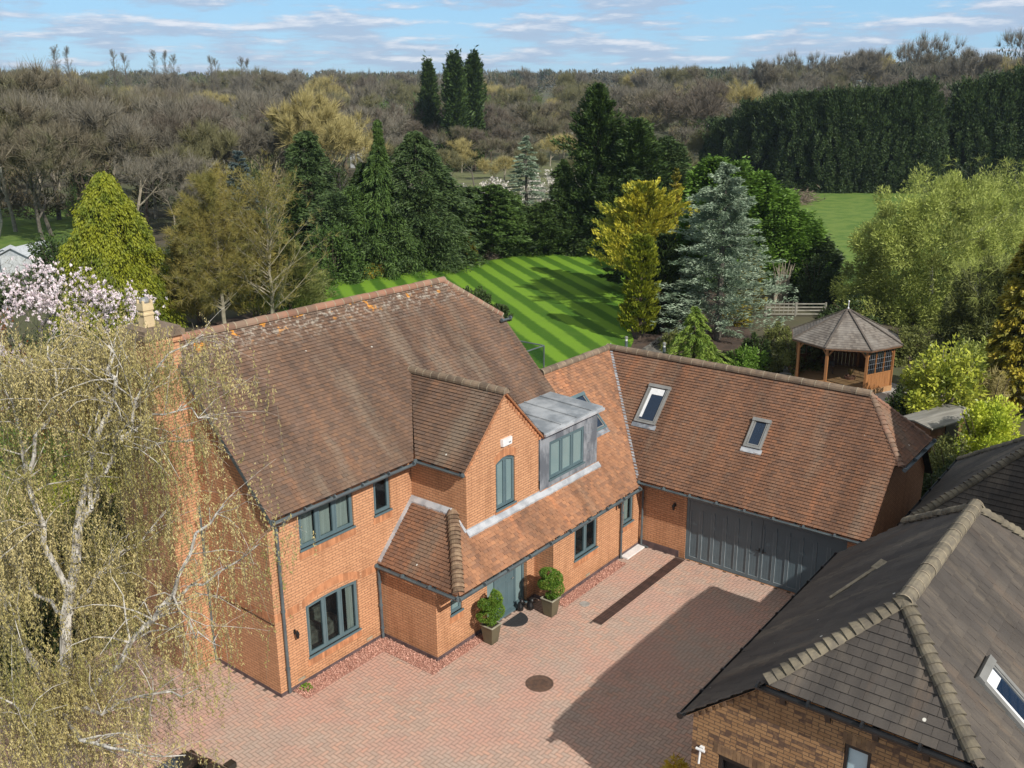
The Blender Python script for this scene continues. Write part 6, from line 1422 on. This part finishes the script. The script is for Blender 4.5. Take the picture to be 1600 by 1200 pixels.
# ---- woodland of individual bare trees
protos=[]
WK=[('brown_twig','grey',.3,.7,.24),('grey_twig','pale',.45,.6,.26),('red_twig','brown',.25,.75,.22),('olive_twig','silver',.5,.55,.26),('brown_twig','pale',.2,.9,.24)]
rgw=random.Random(77)
def wood_label(u,D,mt):
    tint={'brown_twig':'brown','grey_twig':'grey','red_twig':'reddish-brown','olive_twig':'olive-tinged','gold_twig':'straw-coloured'}[mt]
    side='at the left' if u<330 else 'left of centre' if u<640 else 'in the centre' if u<960 else 'right of centre' if u<1280 else 'at the right'
    dep='near edge' if D<200 else 'middle' if D<300 else 'far part'
    return '%s bare tree in the %s of the woods %s'%(tint,dep,side)
pos=[]
def put(u,D,H,R,k=None,mt=None):
    az=math.atan((u-800)/FPX)+YAW; x,y=CAM[0]+D*math.sin(az),CAM[1]+D*math.cos(az)
    k=rgw.randrange(5) if k is None else k; z=gz(x,y)-.1
    mt_=mt or WK[k][0]; lb=wood_label(u,D,mt_)
    base=next((p for p in protos if p[1]==k and p[4]),None)
    cand=[p for p in protos if p[1]==k]
    if len(cand)<2:
        e=bare_tree('bare_tree',(x,y,z),H,R,900+len(protos)*7,WK[k][0],WK[k][1],lb,'bare trees of the woods',per=30,levels=4,up=WK[k][2],spread=WK[k][3],trunk=WK[k][4]*.8,tw_len=.12,tw_w=.0034,minor=.9)
        protos.append((e,k,H,R,True))
        if mt: 
            for c in e.children:
                if c.name.startswith('crown'): c.material_slots[0].link='OBJECT'; c.material_slots[0].material=LM[mt]
    else:
        e,k_,h0,r0,_=rgw.choice(cand); copy_tree(e,(x,y,z),rgw.random()*6.28,(R/r0,R/r0,H/h0),lb,'bare trees of the woods',LM[mt or WK[k][0]])
def ok(x,y,s):
    for a,b in pos:
        if (a-x)**2+(b-y)**2<s*s: return False
    pos.append((x,y)); return True
nput=0
# the large near trees on the left
for (u,D,H,R,k,mt) in ((85,116,15,7,0,None),(150,118,15,7,1,None),(0,118,14.5,7,3,None),(235,118,13,6,2,None),(310,112,12,6,3,'olive_twig'),(275,104,9,5,1,None),(100,132,18.3,8,0,'brown_twig'),(30,122,15,7,4,'brown_twig'),(-30,135,16,8,1,None),(185,138,16,7,1,'brown_twig'),(250,128,14.5,6.5,1,'grey_twig'),(215,112,13,6,4,'grey_twig'),(300,122,13.5,6.5,0,'grey_twig'),(140,112,14,6.5,2,'brown_twig'),
    (360,125,14,6.5,1,'red_twig'),(395,135,15,6.5,0,'grey_twig'),(70,110,12,6,0,'brown_twig'),(330,150,15.5,6.5,2,None),(430,118,12,6,4,'grey_twig'),(540,130,12.5,6,0,'gold_twig'),(265,150,16,7,0,None),(20,150,17,7,3,None),(480,160,15,7,2,None),(570,150,13,6.5,1,'grey_twig'),(420,160,16,7,1,None)):
    put(u,D,H,R,k,mt); nput+=1
# specimen bare trees at centre and right
for (u,D,H,R,k,mt) in ((820,205,13.5,8,0,'brown_twig'),(770,225,13,7,2,None),(640,210,14,7,2,'red_twig'),(590,190,13,7,0,'red_twig'),(700,215,12.5,7,2,'red_twig'),(880,225,13.5,8,4,'brown_twig'),(950,230,14,8,0,'brown_twig'),(1050,190,17.5,9,2,'red_twig'),(1100,215,18,8,2,None),(1005,215,16,8,0,None),(1150,240,17,8,1,'grey_twig'),(1230,250,18,8,1,'grey_twig'),(760,190,9,5,2,'red_twig'),(1592,300,28,9,1,'grey_twig'),(1410,320,27,10,1,'grey_twig'),(1330,340,23,9,0,'grey_twig'),(1235,350,23,8,1,None),(1170,340,21,8,1,None),(1490,330,22,8,1,None),(1050,300,18,9,1,None)):
    put(u,D,H,R,k,mt); nput+=1
for (u,D,H,R,k,mt) in ((600,150,8,4,0,'olive_twig'),(650,165,8.5,4.5,1,'grey_twig'),(700,150,7,4,2,'olive_twig'),(745,160,8,4.5,0,'gold_twig'),(790,175,7.5,4.5,1,'brown_twig'),(840,165,7,4,3,'olive_twig'),(880,180,8,4.5,0,'gold_twig'),(920,190,8.5,5,2,'brown_twig'),(1060,175,9,5,0,'olive_twig'),(1100,180,9,5,1,'grey_twig'),(725,195,9,5,1,'brown_twig'),(810,200,10,5.5,0,'grey_twig'),(670,205,10,5.5,2,'red_twig'),(860,212,10,6,1,'brown_twig'),(905,150,6,3.5,3,'olive_twig'),(655,232,11,6,0,'olive_twig'),(735,228,10,6,1,'grey_twig'),(795,236,11,6.5,4,None),(845,240,11,6,1,'olive_twig'),(900,240,12,6,0,None),(610,225,11,6,1,None),(1085,150,7,4,0,'olive_twig'),(770,145,6,3.5,2,'gold_twig')):
    put(u,D,H,R,k,mt); nput+=1
tries=0
while nput<285 and tries<9000:
    tries+=1; u=rgw.uniform(-80,1680); D=math.sqrt(rgw.uniform(120**2,430**2))
    if u<560:
        if D<150: continue
    elif u<1130:
        if D<235: continue
    elif D<205: continue
    az=math.atan((u-800)/FPX)+YAW; x,y=CAM[0]+D*math.sin(az),CAM[1]+D*math.cos(az)
    if not ok(x,y,11.5 if D<260 else 14.5): continue
    H=rgw.uniform(10.5,18) if D<330 else rgw.uniform(13,20); put(u,D,H,rgw.uniform(5.2,9.2),None,rgw.choice([None,None,None,'gold_twig','olive_twig','grey_twig'])); nput+=1
pc=[]
rgc=random.Random(5)
for i in range(46):
    u=rgc.uniform(-40,1150); D=rgc.uniform(118,165) if u<520 and i%2 else rgc.uniform(245,400); 
    if u<130 and D<170: u+=150
    az=math.atan((u-800)/FPX)+YAW; x,y=CAM[0]+D*math.sin(az),CAM[1]+D*math.cos(az); z=gz(x,y); H=rgc.uniform(6,11) if D<200 else rgc.uniform(11,16); Rr=H*rgc.uniform(.28,.42)
    lb='dark evergreen standing among the bare trees %s'%('near the garden at the left' if D<200 else 'of the far woods at the left' if u<500 else 'of the far woods at the centre')
    if len(pc)<3: e=empty('woodland_evergreen',(x,y,z),0,lb,'tree','evergreens among the woods'); rg_=np.random.RandomState(i+40); npmesh('crown',blob_quads(Rr,Rr,H,rg_,9000,.45,.18,clumps=110,cs=.2,shell=.6),4,LM[('dark_conifer','mid_conifer','shrub_olive')[i]],e); t_=MB(); t_.tube([(0,0,0),(0,0,H*.8)],[.2,.05],6); t_.build('trunk',bark['brown'],e); pc.append((e,H,Rr))
    else: e,h0,r0=rgc.choice(pc); copy_tree(e,(x,y,z),rgc.random()*6,(Rr/r0,Rr/r0,H/h0),lb,'evergreens among the woods')
# skyline poplars
for i,(u,vt) in enumerate(((128,75),(146,78),(214,82),(230,88),(273,83),(290,84),(302,90),(357,92),(364,95),(402,94),(410,96))):
    az=math.atan((u-800)/FPX)+YAW; D=330+ (i%3)*14; x,y=CAM[0]+D*math.sin(az),CAM[1]+D*math.cos(az); z=gz(x,y); H=hgt(x,y,vt,z)
    if i<2: 
        e=leader_tree('bare_poplar',(x,y,z),H,3.0,950+i,'grey_twig','grey','tall thin bare poplar on the left skyline',nb=90,rise=1.7,base=.08,limb=.12,per=16); e['group']='bare poplars on the left skyline'; pp_=(e,H)
    else: copy_tree(pp_[0],(x,y,z),i*1.3,(1,1,H/pp_[1]),'tall thin bare poplar on the left skyline','bare poplars on the left skyline')
# understorey between the woodland trunks and the far-off wood: each one mass
def far_wood(name,D0,D1,n,Hr,per,size,mats,label,seed,u0=-200,u1=1800,shape=None):
    rg=np.random.RandomState(seed); Q=[];cn=[]
    for i in range(n):
        u=rg.uniform(u0,u1); D=math.sqrt(rg.uniform(D0**2,D1**2)); az=math.atan((u-800)/FPX)+YAW; x,y=CAM[0]+D*math.sin(az),CAM[1]+D*math.cos(az)
        if shape and not shape(u,D): continue
        z=gz(x,y); H=rg.uniform(*Hr); R=H*rg.uniform(.38,.6); d=rg.normal(0,1,(per,3)); d/=np.linalg.norm(d,axis=1,keepdims=True); rr=rg.uniform(.4,1,(per,1))**.5
        P=d*rr*np.array([R,R,H*.42])+np.array([x,y,z+H*.58]); P[:,2]=np.maximum(P[:,2],z+.1); Dd=d+np.array([0,0,.9])+rg.normal(0,.4,(per,3)); s=size*max(1,D/500)
        Q.append(leaves(P,Dd,s*rg.uniform(.6,1.3,per),s*.22,rg,0)); cn.append(np.clip(np.full(per,rg.rand())+rg.normal(0,.12,per),0,1))
    return tag(npmesh(name,np.concatenate(Q),4,mats,None,np.concatenate(cn)),label,'woodland',None,'stuff')
def woodmat(name,cs):
    m,nt,b=newmat(name); T=NT(nt); a=T.attr(); cr=T.N.new('ShaderNodeValToRGB'); cr.color_ramp.interpolation='LINEAR'; e=cr.color_ramp.elements
    e[0].color=(*cs[0],1); e[1].color=(*cs[-1],1)
    for i,c in enumerate(cs[1:-1]): q=e.new((i+1)/(len(cs)-1)); q.color=(*c,1)
    T.L.new(a,cr.inputs[0]); T.L.new(cr.outputs[0],b.inputs['Base Color']); b.inputs['Roughness'].default_value=.95; b.inputs['Specular IOR Level'].default_value=.1; return m
wm=woodmat('far_wood',[(.035,.06,.025),(.12,.108,.075),(.145,.13,.092),(.085,.085,.055),(.16,.148,.11),(.10,.12,.05)])
um=woodmat('undergrowth',[(.05,.07,.025),(.15,.12,.075),(.19,.16,.10),(.12,.12,.05)])
far_wood('far_woodland',400,1500,950,(13,19),300,2.0,wm,'continuous brown-grey woodland receding to the horizon',5)
far_wood('woodland_undergrowth',112,400,900,(3.5,8.5),300,.75,um,'tangled brown undergrowth beneath the bare woodland trees',6,shape=lambda u,D:(u<540 and D>(128 if u<130 else 112)) or (u<1130 and D>262) or (u>=1130 and D>215))
# ---- magnolia, red shrub, bushes behind the birch
def magnolia():
    x,y=at(90,610,1.0); e=empty('magnolia_tree',(x,y,0),0,'pink and white flowering magnolia behind the birch','tree'); H=hgt(x,y,418); R=4.9
    segs,tips,zm=skeleton(55,H,.85,4,(3,4),0,.12,.22,.72); P=np.array([t[0] for t in tips]); rad=np.percentile(np.hypot(P[:,0],P[:,1]),90); f=lambda p:p*np.array([R/rad,R/rad,H*.95/zm]); segs=[(l,f(a),f(b),r,q) for l,a,b,r,q in segs]; tips=[(f(p),d) for p,d in tips]
    rg=np.random.RandomState(5); npmesh('trunk',tubes(segs,5),4,bark['grey'],e); T0=np.array([t[0] for t in tips]); n=1500; c=T0[rg.randint(0,len(T0),n)]+rg.normal(0,.28,(n,3))
    k=7; P=np.repeat(c,k,0)+rg.normal(0,.035,(n*k,3)); D=rg.normal(0,.6,(n*k,3)); D[:,2]+=.9
    npmesh('flowers',leaves(P,D,rg.uniform(.11,.17,n*k),rg.uniform(.06,.09,n*k),rg,.1),4,LM['magnolia_bloom'],e)
    m=3500; P=T0[rg.randint(0,len(T0),m)]+rg.normal(0,.35,(m,3)); npmesh('twigs',leaves(P,rg.normal(0,1,(m,3)),.3,.025,rg,0),4,LM['brown_twig'],e)
magnolia()
for i,(u,vb,z,rx,h,mt,lb) in enumerate(((8,640,0,2.4,5.0,'red_leaf','russet red leaved bush at the left edge below the magnolia'),(110,700,0,2.6,2.8,'red_leaf','orange-brown bush showing through the birch twigs'),(60,760,0,2.6,3.4,'bright_green','bright green bush at left behind the birch trunk'),(170,790,0,2.2,2.6,'lime_conifer','yellow-green bush behind the birch, left of the gable'),
    (20,860,0,2.4,3.2,'lime_conifer','yellow-green conifer bush at the left edge behind the birch'),(110,880,0,2.2,2.4,'shrub_olive','olive bush at the foot of the birch'),(215,880,0,1.5,2.0,'shrub_dark','dark low bush near the gable wall'),(30,1010,0,2.0,2.2,'shrub_dark','dark shrub at the left edge under the birch'),(140,960,0,1.8,1.6,'birch_leaf','straw-coloured undergrowth round the birch base'),(205,700,0,1.7,3.4,'shrub_dark','dark shrub in shade beside the chimney'),(70,600,0,3.5,3.4,'shrub_dark','dark shrub beneath the magnolia'))):
    x,y=at(u,vb); 
    shrub('border_bush',(x,y,0),rx,rx,h,600+i,mt,lb,7000,.15,.06,clumps=90)
for i,(x,y,rx,h,mt,lb) in enumerate(((-13,16,2.6,3.6,'shrub_dark','dark evergreen hedge bush beyond the left side of the birch'),(-15,11,2.4,3.6,'bright_green','green hedge bush far left of the birch'),(-17,5,2.4,3.8,'shrub_olive','olive hedge bush left of the birch beside the drive'),(-9,22,3,5,'mid_conifer','green hedge mass left of the magnolia'),(-5,29,3.2,5,'dark_conifer','dark hedge mass behind the left of the magnolia'),(0,37,3.4,5.5,'mid_conifer','mid green hedge mass beyond the magnolia'),(4,46,3.5,5,'dark_conifer','dark hedge mass near the white building'),(-13,30,3,4.5,'shrub_olive','olive bush mass at the far left border'),(-8,42,3.4,5,'shrub_dark','dark bush mass at the far left border'),(-19,22,3,4,'mid_conifer','green bush mass at the far left border'))):
    shrub('hedge_bush',(x,y,0),rx,rx,h,640+i,mt,lb,6000,.26,.11,clumps=80,group='hedge bushes closing the left border')
# ---- weeping birch in the left foreground
def birch():
    bx,by=-4.6,1.3; e=empty('weeping_birch',(bx,by,0),0,'large weeping birch with white trunks and golden hanging foliage in the left foreground','tree'); rg=np.random.RandomState(12)
    segs=[];tips=[]
    def limb(pts,r0,r1,sub=True,dens=1.):
        pts=[np.array(p,float) for p in pts]; n=len(pts)-1; fine=[]
        for i in range(n):
            for t in (0,.33,.66): fine.append(pts[i]*(1-t)+pts[i+1]*t+rg.normal(0,.05,3)*(0 if (i==0 and t==0) else 1))
        fine.append(pts[-1]); m=len(fine)-1
        for i in range(m):
            ra=(r0+(r1-r0)*i/m)*.7; rb=(r0+(r1-r0)*(i+1)/m)*.7; segs.append((0,fine[i],fine[i+1],ra,rb))
            if sub and i>m*.25:
                for _ in range(int(rg.poisson(2.6*dens))):
                    d=fine[i+1]-fine[i]; d/=np.linalg.norm(d); s=rg.normal(0,1,3); s[2]=abs(s[2])*.5; q=d*.6+s*.8; q/=np.linalg.norm(q); L=rg.uniform(.7,1.9); p=fine[i]
                    prev=p; rr=min(rb*.38+.003,.022)
                    for k in range(4):
                        q=q+rg.normal(0,.18,3)+np.array([0,0,.02-.13*k]); q/=np.linalg.norm(q); nx=prev+q*L/4; segs.append((1,prev,nx,rr,rr*.7)); rr*=.7; prev=nx
                        tips.append((nx,q)); tips.append((prev*.5+nx*.5,q))
        tips.append((fine[-1],fine[-1]-fine[-2]))
    # limbs drawn through sight lines, each at its own distance from the camera
    def Pp(u,v,dd): r=ray(u,v); return CAM+r*dd-np.array([bx,by,0])
    b0=np.array([0,0,0.]); 
    d0=19.3
    t1=Pp(95,1110,d0); t2=Pp(110,960,d0-.2); t3=Pp(122,820,d0-.5); t4=Pp(150,690,d0-.9); t5=Pp(185,600,d0-1.2)
    limb([b0,t1,t2,t3],.21,.13,False); limb([t3,t4,t5,Pp(170,540,d0-1)],.11,.03)
    limb([t2,Pp(75,850,d0-.8),Pp(45,740,d0-1),Pp(30,640,d0-1.2),Pp(50,560,d0-1.)],.10,.02)
    limb([Pp(45,740,d0-1),Pp(75,650,d0-1.4),Pp(90,590,d0-1.5),Pp(75,540,d0-1.4)],.06,.02)
    limb([t1,Pp(35,1010,d0-1),Pp(-10,900,d0-1.5),Pp(-40,780,d0-1.5)],.12,.04)
    limb([t1,Pp(165,1060,d0-.6),Pp(230,980,d0-1.1),Pp(270,930,d0-1.5),Pp(305,830,d0-1.7),Pp(350,790,d0-1.9)],.11,.02)
    limb([Pp(230,980,d0-1.1),Pp(300,920,d0-1.4),Pp(350,890,d0-1.6),Pp(405,850,d0-1.8)],.05,.015,dens=.8)
    limb([t3,Pp(160,750,d0-.3),Pp(200,700,d0+.2),Pp(260,690,d0+.3),Pp(325,680,d0+.3)],.07,.012)
    limb([t3,Pp(150,760,d0-.6),Pp(190,690,d0-.9),Pp(215,620,d0-1),Pp(265,545,d0-1.1),Pp(318,522,d0-1.2)],.08,.012)
    limb([Pp(190,690,d0-.9),Pp(240,650,d0-.9),Pp(295,645,d0-1),Pp(340,655,d0-1)],.04,.01,dens=.9)
    limb([t2,Pp(150,900,d0+.6),Pp(210,850,d0+1.2),Pp(260,800,d0+1.4)],.07,.015)
    limb([t4,Pp(110,640,d0+.5),Pp(70,590,d0+.9),Pp(20,560,d0+1.)],.05,.015)
    limb([t2,Pp(60,930,d0+.8),Pp(10,860,d0+1.2),Pp(-30,820,d0+1.3)],.07,.02)
    limb([t1,Pp(160,1110,d0-1.5),Pp(240,1080,d0-2.2),Pp(310,1075,d0-2.6)],.06,.012)
    limb([t1,Pp(60,1130,d0-2.),Pp(0,1090,d0-2.6)],.07,.02); limb([t1,Pp(120,1160,d0-2.5),Pp(200,1180,d0-3.2),Pp(290,1180,d0-3.4)],.06,.012)
    limb([Pp(270,930,d0-1.5),Pp(300,990,d0-1.8),Pp(345,1010,d0-2)],.03,.01,dens=.7)
    npmesh('trunk',tubes([s for s in segs if s[0]==0],8),4,bark['birch'],e); npmesh('branches',tubes([s for s in segs if s[0]==1],4),4,bark['birch'],e)
    def filler(n,c,rad):
        d=rg.normal(0,1,(n,3)); d/=np.linalg.norm(d,axis=1,keepdims=True); return np.array(c)+d*np.array(rad)*rg.uniform(.35,1,(n,1))**.5
    fl=[filler(300,Pp(120,740,d0+.7),(2.2,2.4,2.6)),filler(330,Pp(230,625,d0-.2),(1.5,1.5,1.5)),filler(240,Pp(215,560,d0-.4),(1.0,1.0,.7)),filler(260,Pp(250,860,d0-.1),(1.7,1.8,1.9)),filler(260,Pp(60,960,d0+.3),(2.2,2.2,1.8)),filler(260,Pp(180,1050,d0-.4),(1.8,1.8,1.2)),filler(230,Pp(60,1120,d0-1.4),(1.8,1.6,.9)),filler(60,Pp(350,820,d0-1.5),(.8,.8,.9)),filler(70,Pp(330,560,d0-.9),(.5,.6,.4))]
    for q in fl:
        for p in q:
            if p[2]>.6: tips.append((p,np.array([0,0,-1.])))
    # hanging strings of leaves
    tp=np.array([t[0] for t in tips]); ns=10500; idx=rg.randint(0,len(tp),ns); st=tp[idx]+rg.normal(0,.14,(ns,3)); gr=np.linalg.norm(st[:,:2],axis=1)
    sr=st@AR; kp=rg.rand(ns)<np.interp(sr,[.9,1.9,3.0,4.4],[1,.42,.26,.24]); st=st[kp]; ns=len(st)
    Ls=rg.uniform(.3,1.35,ns); drift=rg.normal(0,.16,(ns,2)); k=26; tt=np.sort(rg.rand(ns,k),1)
    X=st[:,None,0]+drift[:,None,0]*tt; Y=st[:,None,1]+drift[:,None,1]*tt; Z=st[:,None,2]-Ls[:,None]*tt+.05
    P=np.stack([X,Y,Z],2).reshape(-1,3)+rg.normal(0,.018,(ns*k,3)); P=P[P[:,2]>.1]; n=len(P)
    D=np.stack([rg.normal(0,.65,n),rg.normal(0,.65,n),np.full(n,-1.)],1)
    cl=np.clip(.5+.5*np.sin(P[:,0]*1.3)*np.cos(P[:,1]*1.1+P[:,2]*.6)+rg.normal(0,.25,n),0,1)
    npmesh('foliage',leaves(P,D,rg.uniform(.04,.08,n),rg.uniform(.015,.026,n),rg,0),4,LM['birch_leaf'],e,cl)
    S0=st; S1=st+np.stack([drift[:,0],drift[:,1],-Ls],1); keep=S1[:,2]>.1; S0,S1=S0[keep],S1[keep]; w=rg.normal(0,1,(len(S0),3)); w[:,2]=0; w/=np.linalg.norm(w,axis=1,keepdims=True); w*=.0035
    npmesh('twigs',np.stack([S0-w,S0+w,S1+w*.4,S1-w*.4],1),4,LM['grey_twig'],e)
birch()

# ================================================================== AIR
def haze():
    mb=MB(); mb.box(-900,2600,-900,2600,-1.2,75)
    m=bpy.data.materials.new('air'); m.use_nodes=True; nt=m.node_tree; N=nt.nodes
    for n in list(N): N.remove(n)
    o=N.new('ShaderNodeOutputMaterial'); v=N.new('ShaderNodeVolumePrincipled'); v.inputs['Color'].default_value=(.66,.82,1,1); v.inputs['Density'].default_value=.00014; v.inputs['Anisotropy'].default_value=.2
    nt.links.new(v.outputs[0],o.inputs['Volume']); tag(mb.build('haze',m),'thin blue air haze over the distant woods','haze',None,'stuff')
haze()
